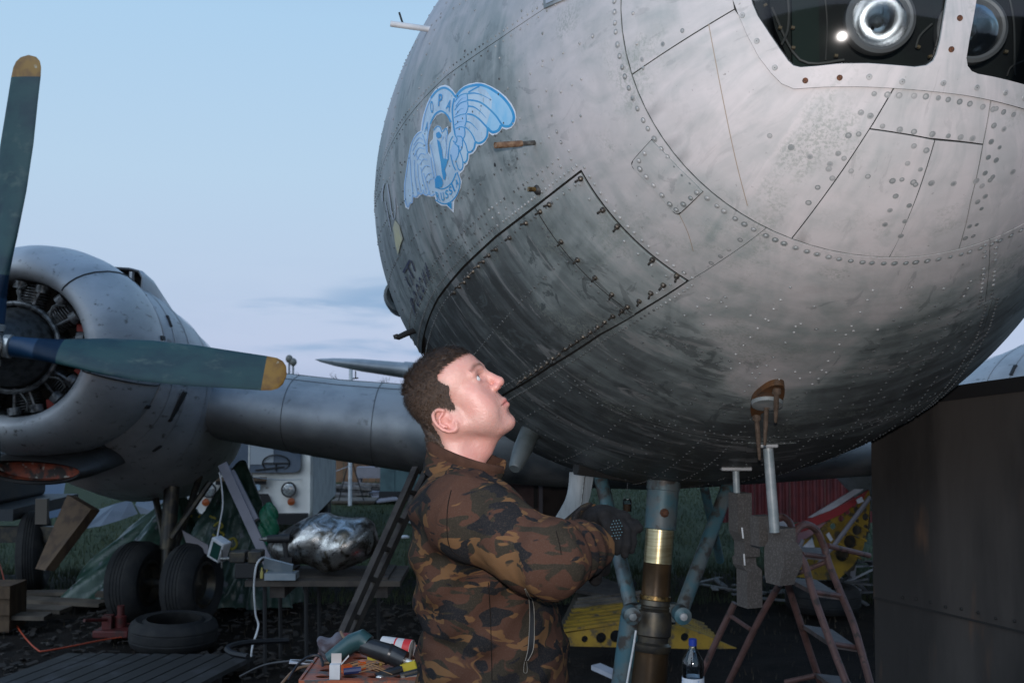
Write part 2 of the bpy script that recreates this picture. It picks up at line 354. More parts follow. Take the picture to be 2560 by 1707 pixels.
# weathered aluminium skin: dirt level is an attribute of the skin, broken up by streaks that run round the hull
def skin_mat(name):
    k = Nodes(name); uv = k.n('ShaderNodeUVMap'); uv.uv_map = 'skin'; at_ = k.n('ShaderNodeAttribute'); at_.attribute_name = 'dirt'; d = at_.outputs['Fac']
    V = uv.outputs[0]; ob = k.coord()
    drip = k.noise(k.coord((8.5, 1.0, 1), src=V), 1.3, 5, .58, .7); fine = k.noise(k.coord((42, 2.6, 1), src=V), 1.0, 4, .55, .4)
    bl = k.noise(ob, 3.0, 8, .6, .4); sp = k.noise(ob, 30, 6, .7); wipe = k.noise(k.coord((2.2, 3.2, 1), src=V), 1.6, 3, .5, 1.6)
    s = k.math('ADD', d, k.math('MULTIPLY', k.math('SUBTRACT', drip, .5), k.math('ADD', .22, k.math('MULTIPLY', d, .80)))); s = k.math('ADD', s, k.math('MULTIPLY', k.math('SUBTRACT', bl, .5), .75))
    s = k.math('ADD', s, k.math('MULTIPLY', k.math('SUBTRACT', fine, .5), k.math('MULTIPLY', d, .42))); s = k.math('ADD', s, k.math('MULTIPLY', k.math('SUBTRACT', wipe, .5), .55)); s = k.math('ADD', s, k.math('MULTIPLY', k.math('SUBTRACT', sp, .5), .16))
    r = k.n('ShaderNodeValToRGB'); cs = [(0.0, (.45, .43, .44)), (.18, (.385, .38, .388)), (.42, (.245, .275, .278)), (.60, (.145, .172, .175)), (.80, (.094, .108, .112)), (1.0, (.050, .056, .058))]
    while len(r.color_ramp.elements) < len(cs): r.color_ramp.elements.new(.5)
    for e, (p, c) in zip(r.color_ramp.elements, cs): e.position = p; e.color = (*c, 1)
    k.l(s, r.inputs[0]); spots = k.rng(k.noise(ob, 55, 3, .6), .70, .76); col = k.mix(k.math('MULTIPLY', spots, .5), r.outputs[0], (.06, .05, .04)); chalk = k.rng(k.noise(k.coord((1.6, 2.0, 1), src=V), 2.4, 6, .62, 1.2), .46, .62); col = k.mix(k.math('MULTIPLY', chalk, k.rng(d, .0, .5, .34, .0)), col, (.27, .295, .30)); mot = k.math('MULTIPLY', k.rng(k.noise(ob, 4.2, 5, .6, .5), .52, .66), k.rng(k.noise(ob, 130, 3, .7), .44, .60)); col = k.mix(k.math('MULTIPLY', mot, .55), col, (.20, .23, .21)); smear = k.rng(k.noise(k.coord((3.2, 4.5, 1), src=V), 1.4, 6, .62, 2.2), .60, .64); col = k.mix(k.math('MULTIPLY', smear, k.math('MULTIPLY', d, 1.15)), col, (.075, .09, .094)); wet = k.n('ShaderNodeMapping'); wet.inputs['Location'].default_value = (5.3, 2.1, 0); k.l(V, wet.inputs[0]); sm2 = k.rng(k.noise(k.coord((2.6, 1.5, 1), src=wet.outputs[0]), 2.6, 7, .66, 1.4), .575, .60); col = k.mix(k.math('MULTIPLY', sm2, k.rng(d, .25, .6, 0, .62)), col, (.055, .064, .067)); sm3 = k.rng(k.noise(k.coord((5.5, 1.3, 1), src=wet.outputs[0]), 1.9, 7, .68, .9), .56, .62); col = k.mix(k.math('MULTIPLY', sm3, k.rng(d, .3, .6, 0, .55)), col, (.255, .262, .265))
    k.col(col); k.put(Roughness=k.rng(s, .1, .9, .62, .48), Metallic=.05); k.b.inputs['Specular IOR Level'].default_value = .32
    k.bump(k.math('ADD', k.math('MULTIPLY', k.noise(ob, 2.6, 3), 1.0), k.math('ADD', k.math('MULTIPLY', k.noise(ob, 7.5, 2), .35), k.math('MULTIPLY', sp, .035))), .018, .6); return k.m
SKIN = skin_mat('weathered_skin')
DARKGAP = mat('seam_grime', (.012, .012, .012), .8); RIVET = mat('rivet_metal', (.31, .315, .32), .5, .1, c2=(.15, .17, .175), sc=9); RIVD = mat('grimy_rivet', (.072, .080, .084), .65, .0, c2=(.045, .05, .053), sc=12); RUST = mat('rusty_steel', (.12, .045, .02), .8, .2, c2=(.05, .025, .016), sc=200, bump=.0008, bs=400)
STEEL = mat('dull_steel', (.20, .20, .19), .42, .7, c2=(.09, .085, .08), sc=60); BRASS = mat('dirty_brass', (.30, .19, .07), .35, .8, c2=(.09, .06, .03), sc=70)
BLACK = mat('black_rubber', (.015, .015, .016), .6); WHITEP = mat('white_paint', (.62, .63, .64), .5, c2=(.45, .46, .47), sc=12)
PLANE = thing('propeller_airliner', 'old bare metal twin engined propeller airliner with blue winged emblem on its nose', 'airplane', tuple(O3 * [1, 1, 0]))
def dirt(u, t):                             # how oily the skin is, by place on the hull (t in degrees)
    s = lambda x, a, b: np.clip((x - a) / (b - a), 0, 1) ** 2 * (3 - 2 * np.clip((x - a) / (b - a), 0, 1))
    d = .10 + .05 * np.sin(u * 9 + t * .1)
    d = d + .33 * s(u, .52, .95) * s(t, 150, 180) * (1 - s(t, 300, 320)) - .05 * s(u, 1.2, 1.8) * (t < 190)
    d = d + .08 * s(t, 172, 200) * s(u, .9, 1.5)
    edge = 236.5 + 50 * (u - .58) + 3 * np.sin(u * 17)
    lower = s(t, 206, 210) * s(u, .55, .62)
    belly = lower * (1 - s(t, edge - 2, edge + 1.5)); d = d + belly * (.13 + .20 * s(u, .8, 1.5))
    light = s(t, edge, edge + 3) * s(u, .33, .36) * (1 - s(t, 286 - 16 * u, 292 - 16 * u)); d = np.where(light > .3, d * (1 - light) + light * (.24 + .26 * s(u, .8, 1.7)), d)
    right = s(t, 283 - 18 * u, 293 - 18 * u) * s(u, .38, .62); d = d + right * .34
    return d
def dfun(extra=0.0, edge=None):
    return lambda U: np.clip(dirt(U[:, 0], U[:, 1] / D2) + extra, 0, 1.2)
RA, RB, RCC = .335, .595, .845
def arc(u, t0, t1, n=12): return [(u, t) for t in np.linspace(t0, t1, n)]
L1 = [(.50, 171.5), (.64, 172.4), (.866, 173.2), (1.219, 173.9), (1.44, 175.2), (1.76, 177.0), (2.187, 179.3), (2.9, 182)]
HT = [(RB, 207.0), (.823, 206.9), (1.104, 206.7), (1.395, 207.2), (1.746, 208.2), (2.2, 210.3), (2.9, 213)]
HB = [(RB, 237.5), (.787, 235.3), (1.034, 232.8), (1.387, 230.7), (1.825, 229.1), (2.3, 228), (2.9, 227.5)]
RS = [(RA, 292.3), (.363, 292.8), (.646, 298.1), (.66, 300), (.915, 303), (1.2, 303.7), (2.9, 304.5)]
def interp_on(lst, us): a = np.array(lst); return [(u, np.interp(u, a[:, 0], a[:, 1])) for u in us]
# window frame and openings, traced on the nose and mirrored over the top
fr_out = [(1835, 0), (1850, 39), (1870, 87), (1900, 143), (1930, 182), (1956, 208), (1987, 221), (2060, 216), (2147, 215), (2234, 219), (2321, 226), (2407, 236), (2475, 249), (2560, 272), (2640, 300), (2720, 290), (2790, 220), (2830, 100), (2840, -20), (2790, -180), (2690, -300), (2500, -380), (2330, -400), (2130, -390), (1960, -320), (1870, -220), (1830, -100)]
w1 = [(1878, -10), (1884, 12), (1897, 42), (1926, 86), (1952, 124), (1972, 152), (1985, 164), (2002, 168), (2042, 165), (2100, 159), (2169, 158), (2227, 162), (2285, 167), (2314, 163), (2330, 152), (2338, 135), (2347, 101), (2354, 58), (2363, 0), (2368, -60), (2366, -150), (2362, -260), (2340, -290), (2140, -300), (1990, -260), (1910, -190), (1880, -100)]
w2 = [(2438, -10), (2429, 43), (2418, 100), (2411, 145), (2414, 164), (2424, 177), (2440, 184), (2487, 193), (2560, 212), (2640, 232), (2690, 228), (2730, 180), (2760, 100), (2765, -20), (2730, -140), (2650, -240), (2520, -290), (2455, -285), (2440, -200), (2440, -100)]
FO, W1, W2 = hits(fr_out), hits(w1), hits(w2)
# dark inner shell that closes the joints, with the window openings left free
core = patch('inner_skin', deg(arc(.45, 0, 360, 72)[:-1]), DARKGAP, PLANE, off=-.003, thick=0, gap=0, holes=[W1, W2], dom=Pol, step=.045)
b = MB(); us = [.45, .6, .8, 1.0, 1.3, 1.6, 2.0, 2.4, 2.9]; b.loft([nose(np.full(96, u), np.linspace(0, 2 * pi, 96, endpoint=False), -.003) for u in us]); b.build('inner_skin', DARKGAP, PLANE)
PN = lambda *a, **k: tag(patch('skin_panel', *a, **k), None)
# panels inside the ring seam, under and beside the lamp windows
fr_l = FO[:1]; S1u = hits([(1573, 191), (1839, 24)]); S3u = hits([(2234, 219), (2182, 308), (2108, 421), (1991, 579)]); S2u = hits([(1871, 90), (1805, 226), (1839, 390), (1870, 512)])
S4u = hits([(2173, 321), (2321, 345), (2455, 360)]); S5u = hits([(2336, 348), (2295, 477), (2243, 603)]); S6u = hits([(2475, 249), (2455, 360), (2425, 499), (2390, 624)])
def ra(t0, t1, n=10): return deg(arc(RA, t0, t1, n))
tS1, tS3, tS5, tS6, tS2 = 196.1, 248.2, 269.7, 285.0, 231.5
def fo(i, j): return FO[i:j]
K = dict(dom=Pol, attr=dfun(), step=.03)
PN(np.vstack([ra(tS1, 120, 16), hits([(1960, -320)]), FO[25:27], FO[0:1], S1u[1:]]), SKIN, PLANE, **K)
PN(np.vstack([ra(tS1, tS3, 14), S3u[::-1][1:], FO[9:10][::-1][:0], FO[8:2:-1], FO[2:0:-1], S1u[1:]]), SKIN, PLANE, **K)
PN(np.vstack([S3u[:2], S4u, S6u[:1], FO[11:9:-1]]), SKIN, PLANE, **K)
PN(np.vstack([S4u[:1], S3u[2:3], ra(tS3, tS5, 6), S5u[::-1]]), SKIN, PLANE, **K)
PN(np.vstack([S5u[:2], ra(tS5, tS6, 6), S6u[1:3][::-1]]), SKIN, PLANE, **K)
PN(np.vstack([S6u[:3], ra(tS6, 395, 22), hits([(2790, -180)]), FO[18:12:-1]]), SKIN, PLANE, **K)
# the big hull panels outside the ring
QM = np.vstack([deg(arc(RA, 171, 242.3, 16)), deg([(.459, 239.8), (RB, 237.5)]), deg(arc(RB, 235, 207, 9)), deg(HT[1:]), deg(L1[::-1])])
PN(QM, SKIN, PLANE, attr=dfun(.02))
PN(np.vstack([deg(L1), deg(arc(2.9, 181, 95, 16)), deg(arc(RA, 95, 171, 14))]), SKIN, PLANE, attr=dfun(-.02))
PN(np.vstack([deg(arc(RA, 242.3, 292.3, 12)), deg(RS[1:5]), deg([(1.2, 303.7)]), deg(arc(1.40, 303.8, 230.6, 14)), deg(interp_on(HB, [1.387, 1.034, .787])), deg([(RB, 237.5), (.459, 239.8)])]), SKIN, PLANE, attr=dfun(.0))
PN(np.vstack([deg(arc(1.40, 230.6, 303.8, 14)), deg([(2.9, 304.5)]), deg(arc(2.9, 300, 227.5, 14)), deg(interp_on(HB, [2.3, 1.825]))]), SKIN, PLANE, attr=dfun(.04))
PN(np.vstack([deg(RS[::-1]), deg(arc(RA, 293, 397, 22)), deg(arc(2.9, 397, 305, 20))]), SKIN, PLANE, attr=dfun(.02))
dp = hits(smooth([(1632, 349), (1588, 398), (1584, 412), (1592, 424), (1640, 474), (1682, 522), (1694, 530), (1706, 526), (1759, 476), (1700, 418)], 1, True))
PN(dp, SKIN, PLANE, off=.0068, thick=.0025, gap=0, dom=Pix if False else Pol, step=.02, attr=dfun(.08))
# two-leaf access hatch held by studs
hatchA = patch('access_hatch', np.vstack([deg(arc(RB + .006, 207.3, 237.2, 9)), deg(interp_on(HB, [.787, RCC])) + [0, -.3 * D2], deg(arc(RCC, 233, 207.2, 9))]), SKIN, PLANE, off=.0062, thick=.006, gap=.004, attr=dfun(.05))
hatchB = patch('access_hatch', np.vstack([deg(arc(RCC, 207.2, 234.6, 9)), deg(interp_on(HB, [1.034, 1.387, 1.825, 2.3])) + [0, -.3 * D2], deg(arc(2.3, 226, 211, 5)), deg(interp_on(HT, [1.746, 1.395, 1.104])) + [0, .3 * D2]]), SKIN, PLANE, off=.0062, thick=.006, gap=.004, attr=dfun(.12))
tag(hatchB, 'larger oil streaked dark leaf of the access hatch'); tag(hatchA, 'smaller lighter leaf of the access hatch')
frm = patch('window_frame', FO, SKIN, PLANE, off=.0085, thick=.008, gap=0, holes=[W1, W2], dom=Pol, step=.022, attr=dfun(.02))
GLASSN = emitless_glass('lamp_window_glass', (.66, .70, .71), .055, 1.5)
for w in (W1, W2): patch('window_pane', w, GLASSN, PLANE, off=-.002, thick=0, gap=-.012, dom=Pol, step=.03)
# rivets (too small to pick apart: one part) and the larger screws and studs (parts)
def dome_at(mb, p, n, r, h, k=7):
    u, v, d = frame(n); vs = [p + rr * (cos(a) * u + sin(a) * v) + hh * d for rr, hh in ((r, -.001), (r * .92, h * .5), (r * .55, h)) for a in np.linspace(0, 2 * pi, k, endpoint=False)]
    mb.add(vs, [(i * k + j, i * k + (j + 1) % k, (i + 1) * k + (j + 1) % k, (i + 1) * k + j) for i in range(2) for j in range(k)] + [tuple(2 * k + j for j in range(k))])
riv = MB(); rivd = MB(); grm = MB()
def rivets(uv, sp=.03, r=.0046, off=.004, jit=.08, skip=.03, h=.0030):
    r = r * 1.0
    uv = np.asarray(uv, float); P = nose(uv[:, 0], uv[:, 1]); d = np.concatenate([[0], np.cumsum(np.linalg.norm(np.diff(P, axis=0), axis=1))])
    t = np.arange(sp * .4, d[-1], sp); t = t + RNG.normal(0, sp * jit, len(t)); t = t[RNG.random(len(t)) > skip]
    if not len(t): return
    u, th = np.interp(t, d, uv[:, 0]), np.interp(t, d, uv[:, 1]); pp = nose(u, th, off); nn_ = nrm(u, th)
    dv = dirt(u, th / D2)
    for p, n, q in zip(pp, nn_, dv):
        dome_at(rivd if q > .40 else riv, p, n, r * RNG.uniform(.88, 1.1), h)
        if h < .001 or r > .0049 or RNG.random() < .25:
            a_, b_, d_ = frame(n); rg = r * RNG.uniform(1.3, 1.7); grm.add([p + d_ * .00035 + rg * (cos(t) * a_ + sin(t) * b_) for t in np.linspace(0, 2 * pi, 9, endpoint=False)], [tuple(range(9))])
def off_t(l, dt): return np.asarray(l) + [0, dt * D2]
def off_u(l, du): return np.asarray(l) + [du, 0]
fine_ = lambda l: np.array([deg(l)[0]]) if len(l) < 2 else np.stack([np.interp(np.linspace(0, 1, 60), np.linspace(0, 1, len(l)), deg(l)[:, k]) for k in (0, 1)], 1)
rivets(deg(arc(RA + .017, 120, 360, 90)), .026, .0052); rivets(deg(arc(RA - .03, 150, 196, 30)), .06, .004)
rivets(deg(arc(RB - .016, 206, 238, 30)), .026, .0048); rivets(deg(arc(RB + .03, 208, 236, 30)), .045, .0040, .0062)
for dt in (-1.3, -3.0): rivets(off_t(fine_(HT), dt), .022 if dt > -2 else .05, .0042)
rivets(off_t(fine_(HT), 1.6), .035, .0040, .0062); rivets(off_t(fine_(HT), -4.6), .03, .0042)
rivets(off_t(fine_(HB), 1.1), .022, .0042); rivets(off_t(fine_(HB), -1.6), .035, .0034, .0062); rivets(off_t(fine_(HB), 5.5), .06, .0036)
rivets(off_t(fine_(L1), -1.2), .028, .0028); rivets(off_t(fine_(L1), 1.0), .05, .0028); rivets(deg(arc(RCC + .02, 208, 234, 24)), .03, .0038, .0062)
for u, t0, t1, sp in ((.62, 176, 206, .07), (.85, 176, 206, .06), (1.12, 178, 206, .05), (1.4, 178, 206, .05), (1.72, 180, 207, .045), (2.1, 181, 209, .045), (2.5, 183, 211, .045), (.75, 100, 171, .06), (1.1, 100, 172, .06), (1.5, 100, 174, .05), (1.9, 100, 176, .05), (2.4, 100, 178, .05),
                      (.62, 241, 298, .055), (.86, 238, 300, .05), (.90, 238, 300, .05), (1.13, 235, 302, .055), (1.37, 233, 303, .03), (1.43, 232, 303, .03), (1.75, 232, 303, .05), (2.1, 230, 303, .045), (2.5, 230, 303, .045), (1.45, 210, 229, .03), (1.18, 209, 230, .045), (2.0, 211, 227, .045)):
    rivets(deg(arc(u, t0, t1, 40)), sp, .0036, jit=.14, skip=.12)
for t, u0, u1, sp in ((183, .4, 2.8, .06), (190, .45, 2.8, .055), (198, .5, 2.8, .05), (160, .5, 2.8, .06), (140, .5, 2.8, .06), (245, .55, 2.8, .055), (253, .45, 2.8, .055), (261, .5, 2.8, .05), (264, .9, 2.8, .04), (270, .42, 2.8, .055), (277, .42, 2.8, .05), (284, .45, 2.8, .045), (290, .45, 2.8, .04), (296, .6, 2.8, .04), (219, .9, 2.25, .03)):
    a = np.stack([np.linspace(u0, u1, 60), np.full(60, t * D2) + .02 * np.sin(np.linspace(0, 3, 60) + t)], 1); rivets(a, sp, .0036, .0062 if t == 219 else .004, jit=.14, skip=.12)
rivets(off_t(fine_(RS), -1.2), .028, .0042); rivets(off_t(fine_(RS), 1.4), .03, .0042)
def prv(pts, sp=.033, r=.0052, off=.004, h=.0007, **k): k['h'] = h; r *= .92; q = smooth(pts, 6); rivets(hits(q), sp, r, off, **k)
prv([(1636, 357), (1598, 405), (1604, 420), (1640, 463), (1686, 515), (1698, 518), (1748, 476)], .027, .0056, .0068, h=.0030)
prv([(2172, 233), (2250, 238), (2320, 241), (2400, 254), (2470, 270), (2540, 288)], .026, .0046); prv([(2160, 268), (2140, 300), (2110, 357), (2060, 440), (2000, 540)], .045, .0048); prv([(2188, 268), (2165, 305), (2135, 352), (2080, 445)], .05, .0046)
prv([(2195, 312), (2250, 323), (2330, 334), (2400, 342), (2450, 347)], .033, .0048); prv([(2290, 345), (2270, 400), (2245, 470), (2225, 520), (2200, 590)], .04, .0046); prv([(2318, 362), (2300, 420), (2275, 500), (2250, 590)], .042, .0046)
prv([(2490, 255), (2474, 360), (2448, 480), (2405, 610)], .036, .0048); prv([(2512, 300), (2490, 390), (2460, 490), (2430, 590)], .04, .0044); prv([(1912, 330), (1945, 350), (1975, 365), (2010, 383), (2045, 398), (2080, 410), (2110, 420), (2180, 442), (2230, 450), (2320, 455), (2410, 455), (2520, 430), (2560, 420)], .046, .0050)
prv([(1735, 60), (1690, 90), (1640, 125), (1600, 155)], .06, .0042); prv([(1860, 590), (1830, 615), (1800, 640), (1765, 665)], .04, .005)
tag(riv.build('rivets', RIVET, PLANE, smooth=30), None, None, None, 'stuff'); tag(rivd.build('rivets', RIVD, PLANE, smooth=30), None, None, None, 'stuff')
tag(grm.build('rivet_grime', mat('rivet_grime', (.15, .165, .17), .6, c2=(.26, .265, .27), sc=14, lo=.4, hi=.6), PLANE, smooth=0), None, None, None, 'stuff')
def pin_mesh(name, prof, mats, n=10, slot=False, mi=None):
    b = MB(); b.lathe(prof, (0, 0, 0), (0, 0, 1), n, 0, (False, True))
    if slot: b.box((0, 0, prof[-1][0] + .0001), (prof[-1][1] * 1.9, .0012, .0007), None, 1)
    return b.mesh(name, mats, 40)
def place(me, name, px, parent, off, jitter=0.0):
    h = hits([px]); p = nose(h[:, 0], h[:, 1], off)[0]; n = Vector(nrm(h[:, 0], h[:, 1])[0])
    if jitter: n = (n + Vector(RNG.normal(0, jitter, 3))).normalized()
    o = bpy.data.objects.new(name, me); link(o, parent); M = n.to_track_quat('Z', 'Y').to_matrix().to_4x4() @ Matrix.Rotation(random.uniform(0, 6), 4, 'Z'); M.translation = Vector(p)
    o.parent = parent; o.matrix_parent_inverse = Matrix(); o.matrix_basis = (WM.get(PLANE.name) @ M) if parent is PLANE else M
    return o
scr_r = pin_mesh('screw', [(-.002, .0062), (.0008, .0062), (.0014, .0056), (.0015, .001)], [RUST, DARKGAP], 12, True); scr_g = pin_mesh('screw', [(-.002, .0062), (.0006, .0062), (.0012, .0056), (.0013, .001)], [RIVET, DARKGAP], 12, True)
F6 = lambda x, y: (1880 + x * .2891, y * .2891)
for i, (x, y) in enumerate([(52, 357), (205, 583), (465, 693), (758, 668), (1010, 660), (1290, 700), (1640, 712), (1925, 752), (2170, 795), (1780, 165), (1708, 428), (-72, 138), (2330, 840)]): place(scr_r if i in (2, 3, 9, 10) else scr_g, 'screw', F6(x, y), frm, .0085)
stud = pin_mesh('hatch_bolt', [(-.002, .0075), (.004, .0078), (.007, .0060), (.0072, .0030), (.020, .0030), (.0202, .0005)], [mat('dark_stud', (.035, .032, .030), .4, .5, c2=(.10, .085, .065), sc=90)], 8)
C3 = lambda x, y: (920 + x * .38261, 400 + y * .38261)
for x, y in [(1405, 115), (1200, 285), (1140, 330), (1548, 318), (1640, 425), (1868, 640), (2025, 745), (1940, 803), (1857, 855), (1780, 908), (1275, 525), (1382, 642), (1495, 757), (1603, 865), (1705, 945)]: place(stud, 'hatch_bolt', C3(x, y), hatchA, .0062, .12)
for x, y in [(1047, 405), (940, 500), (850, 575), (803, 615), (765, 655), (733, 685), (697, 720), (668, 755), (640, 790), (610, 820), (575, 860), (1668, 972), (1610, 1008), (1555, 1045), (1508, 1075), (1460, 1110), (1415, 1143), (1375, 1170), (1335, 1195), (1297, 1222), (1255, 1255), (1213, 1282), (1178, 1312), (1140, 1340), (1105, 1362), (1070, 1386), (1035, 1410), (1000, 1434)]: place(stud, 'hatch_bolt', C3(x, y), hatchB, .0062, .12)
# ---------------------------------------------------------------- lamps behind the window
CHROME = mat('lamp_reflector', (.60, .60, .61), .20, 1.0); RIM = mat('lamp_rim', (.20, .20, .205), .5, .2); BAY = mat('lamp_bay', (.006, .007, .007), .7, c2=(.012, .018, .015), sc=9); GREENB = mat('bay_green', (.008, .022, .016), .7); WIRE = mat('bay_wire', (.10, .10, .095), .5)
LENS = emitless_glass('lamp_lens', (.80, .82, .83), .08, 2.4)
bay = MB(); cx, cz = at(2330, -20, 2.62)[[0, 2]]; bay.lathe([(0, .001), (.0, .40), (-.10, .43)], (cx, 2.60, cz), (0, 1, 0), 40); bay.build('lamp_bay', BAY, PLANE)
for px, py, Yd in ((2201, 48, 2.36), (2430, 72, 2.36)):
    c = at(px, py, Yd); back = np.array([.1, 1, .06]); back /= np.linalg.norm(back)
    b = MB(); b.lathe([(.075, .004), (.072, .02), (.055, .042), (.03, .055), (.004, .061), (0, .062)], c, back, 40); lt = b.build('landing_light', CHROME, PLANE)
    b = MB(); b.lathe([(.004, .0605), (-.008, .062), (-.010, .068), (-.004, .075), (.02, .076), (.06, .066), (.09, .03)], c, back, 40); b.build('rim', RIM, lt)
    b = MB(); u, v, d = frame(back); vs = []; k = 44; m = 9
    for i in range(m + 1):
        for j in range(k):
            r = .0605 * i / m; a = 2 * pi * j / k; x, y = r * cos(a), r * sin(a); vs.append(c + u * x + v * y - back * (.014 * (1 - (r / .0605) ** 2) + .0030 * abs(((x / .0105) % 1.0) - .5)))
    b.add(vs, [(i * k + j, i * k + (j + 1) % k, (i + 1) * k + (j + 1) % k, (i + 1) * k + j) for i in range(m) for j in range(k)]); b.build('lens', LENS, lt)
    b = MB(); b.ball(c + back * .028, (.012, .012, .012), 10, 8); b.build('bulb', WIRE, lt)
for pts, r in (([(1970, 0, 2.5), (1972, 40, 2.5), (1968, 80, 2.49), (1955, 110, 2.47)], .003), ([(2060, -30, 2.56), (2068, 60, 2.56), (2064, 150, 2.5)], .002), ([(2520, -20, 2.5), (2535, 60, 2.5), (2536, 190, 2.47)], .0025), ([(2518, 190, 2.46), (2528, 168, 2.45), (2560, 152, 2.45)], .002), ([(1930, 20, 2.55), (2000, 150, 2.5), (2110, 150, 2.5)], .003), ([(2290, 120, 2.5), (2300, 90, 2.5), (2330, 60, 2.5)], .0025)):
    b = MB(); b.tube([at(*p) for p in smooth(pts, 5)], r, 6); b.build('bay_cable', WIRE, PLANE)
b = MB(); b.box(at(2005, 60, 2.56), (.05, .012, .34)); b.box(at(2030, 70, 2.575), (.03, .01, .34)); b.build('bay_bracket', GREENB, PLANE)
b = MB()
for x, y in ((1913, 14), (1982, 70), (1950, 70), (1983, 120), (2296, 118), (2325, 142), (2515, 130), (2090, 140)): b.box(at(x, y, 2.5), (.008, .008, .006), rotm(0, random.uniform(-.6, .6), 0))
b.build('bay_fitting', mat('bay_fitting', (.16, .12, .07), .5), PLANE)
# ---------------------------------------------------------------- emblem and faded lettering on the side of the nose
C7 = lambda pts: np.array([(960 + x / 4.3556, 180 + y / 4.3556) for x, y in pts])
PALE = mat('emblem_pale', (.46, .61, .74), .45, c2=(.37, .50, .63), sc=14, c3=(.30, .38, .44), sc3=40, lo3=.60, hi3=.70); SKYB = mat('emblem_sky_blue', (.20, .50, .76), .45, c2=(.32, .57, .78), sc=12); BLUE = mat('emblem_blue', (.010, .25, .56), .45, c2=(.04, .30, .56), sc=20); FADE = mat('emblem_faded_blue', (.22, .44, .74), .45); MIDB = mat('emblem_mid_blue', (.33, .53, .77), .45); WHT = mat('emblem_white', (.62, .68, .76), .5)
base_o = [(800, 260), (840, 205), (890, 165), (950, 138), (1030, 125), (1100, 132), (1180, 165), (1260, 210), (1340, 275), (1400, 350), (1440, 430), (1450, 500), (1435, 560), (1400, 605), (1350, 622), (1300, 605), (1280, 640), (1240, 675), (1200, 685), (1155, 655), (1145, 710), (1115, 760), (1080, 790), (1030, 798), (1015, 840), (985, 880), (940, 900), (935, 950), (920, 1000), (890, 1020), (880, 1060), (855, 1090), (835, 1100), (830, 1130), (855, 1190), (845, 1260), (810, 1340), (775, 1400), (768, 1512), (705, 1450), (640, 1445), (590, 1410), (575, 1350), (520, 1350), (490, 1345), (440, 1325), (415, 1330), (380, 1365), (355, 1365), (330, 1345), (325, 1420), (300, 1430), (280, 1485), (255, 1470), (240, 1390), (240, 1220), (265, 1060), (290, 900), (310, 800), (350, 710), (385, 665), (420, 650), (430, 560), (450, 470), (490, 350), (530, 270), (580, 200), (630, 165), (680, 152), (720, 165), (760, 205)]
hole = [(520, 905), (495, 870), (490, 780), (510, 650), (540, 550), (590, 480), (640, 455), (680, 460), (720, 500), (750, 560), (750, 650), (730, 670), (715, 690), (710, 595), (655, 640), (630, 595), (600, 585), (570, 605), (555, 660), (550, 730), (515, 770), (520, 830)]
grow = inset(C7(base_o), -1.6)
EMB = patch('emblem', grow, WHT, PLANE, off=.0052, thick=.0006, gap=0, holes=[C7(hole)], dom=Pix, step=9)
_z = [.0056]
def decal(name, pts, m, parent=EMB, step=9, sm=0, cv=C7, **k):
    _z[0] += .00005; p = cv(pts); p = smooth(p, sm, True) if sm else p
    return patch(name, p, m, parent, off=_z[0], thick=0, gap=0, dom=Pix, step=step, **k)
decal('emblem_field', inset(np.array(base_o, float), 9), PALE, holes=[inset(C7(hole), -1.5)])
decal('wing_tip_field', [(1050, 165), (1180, 190), (1290, 265), (1380, 370), (1430, 480), (1400, 580), (1330, 590), (1295, 570), (1260, 640), (1190, 650), (1150, 610), (1130, 590), (1190, 400), (1200, 300), (1130, 200)], SKYB)
decal('wing_root_field', [(790, 290), (850, 240), (925, 235), (930, 320), (915, 470), (905, 600), (880, 735), (850, 860), (800, 960), (760, 960), (730, 880), (780, 760), (790, 690)], MIDB)
def ribbon(mb, pts, w, cv=C7, taper=False, sm=5):
    q = smooth(cv(pts), sm); t = np.gradient(q, axis=0); t /= np.maximum(np.linalg.norm(t, axis=1), 1e-9)[:, None]; nn_ = np.stack([-t[:, 1], t[:, 0]], 1); k = len(q)
    ww = np.full(k, w * (1.3 if cv is C7 else 1) / 4.3556 / 2) * (np.linspace(1, .15, k) if taper else 1); P = np.vstack([q + nn_ * ww[:, None], q - nn_ * ww[:, None]]); U = hits(P); _z[0] += .00002
    mb.add(nose(U[:, 0], U[:, 1], _z[0]), [(i, i + 1, k + i + 1, k + i) for i in range(k - 1)])
def strokes(name, lst, m, parent=EMB, cv=C7):
    mb = MB()
    for s in lst: ribbon(mb, s[0], s[1], cv, len(s) > 2)
    o = mb.build(name, m, parent, 0); o['kind'] = 'stuff'; return o
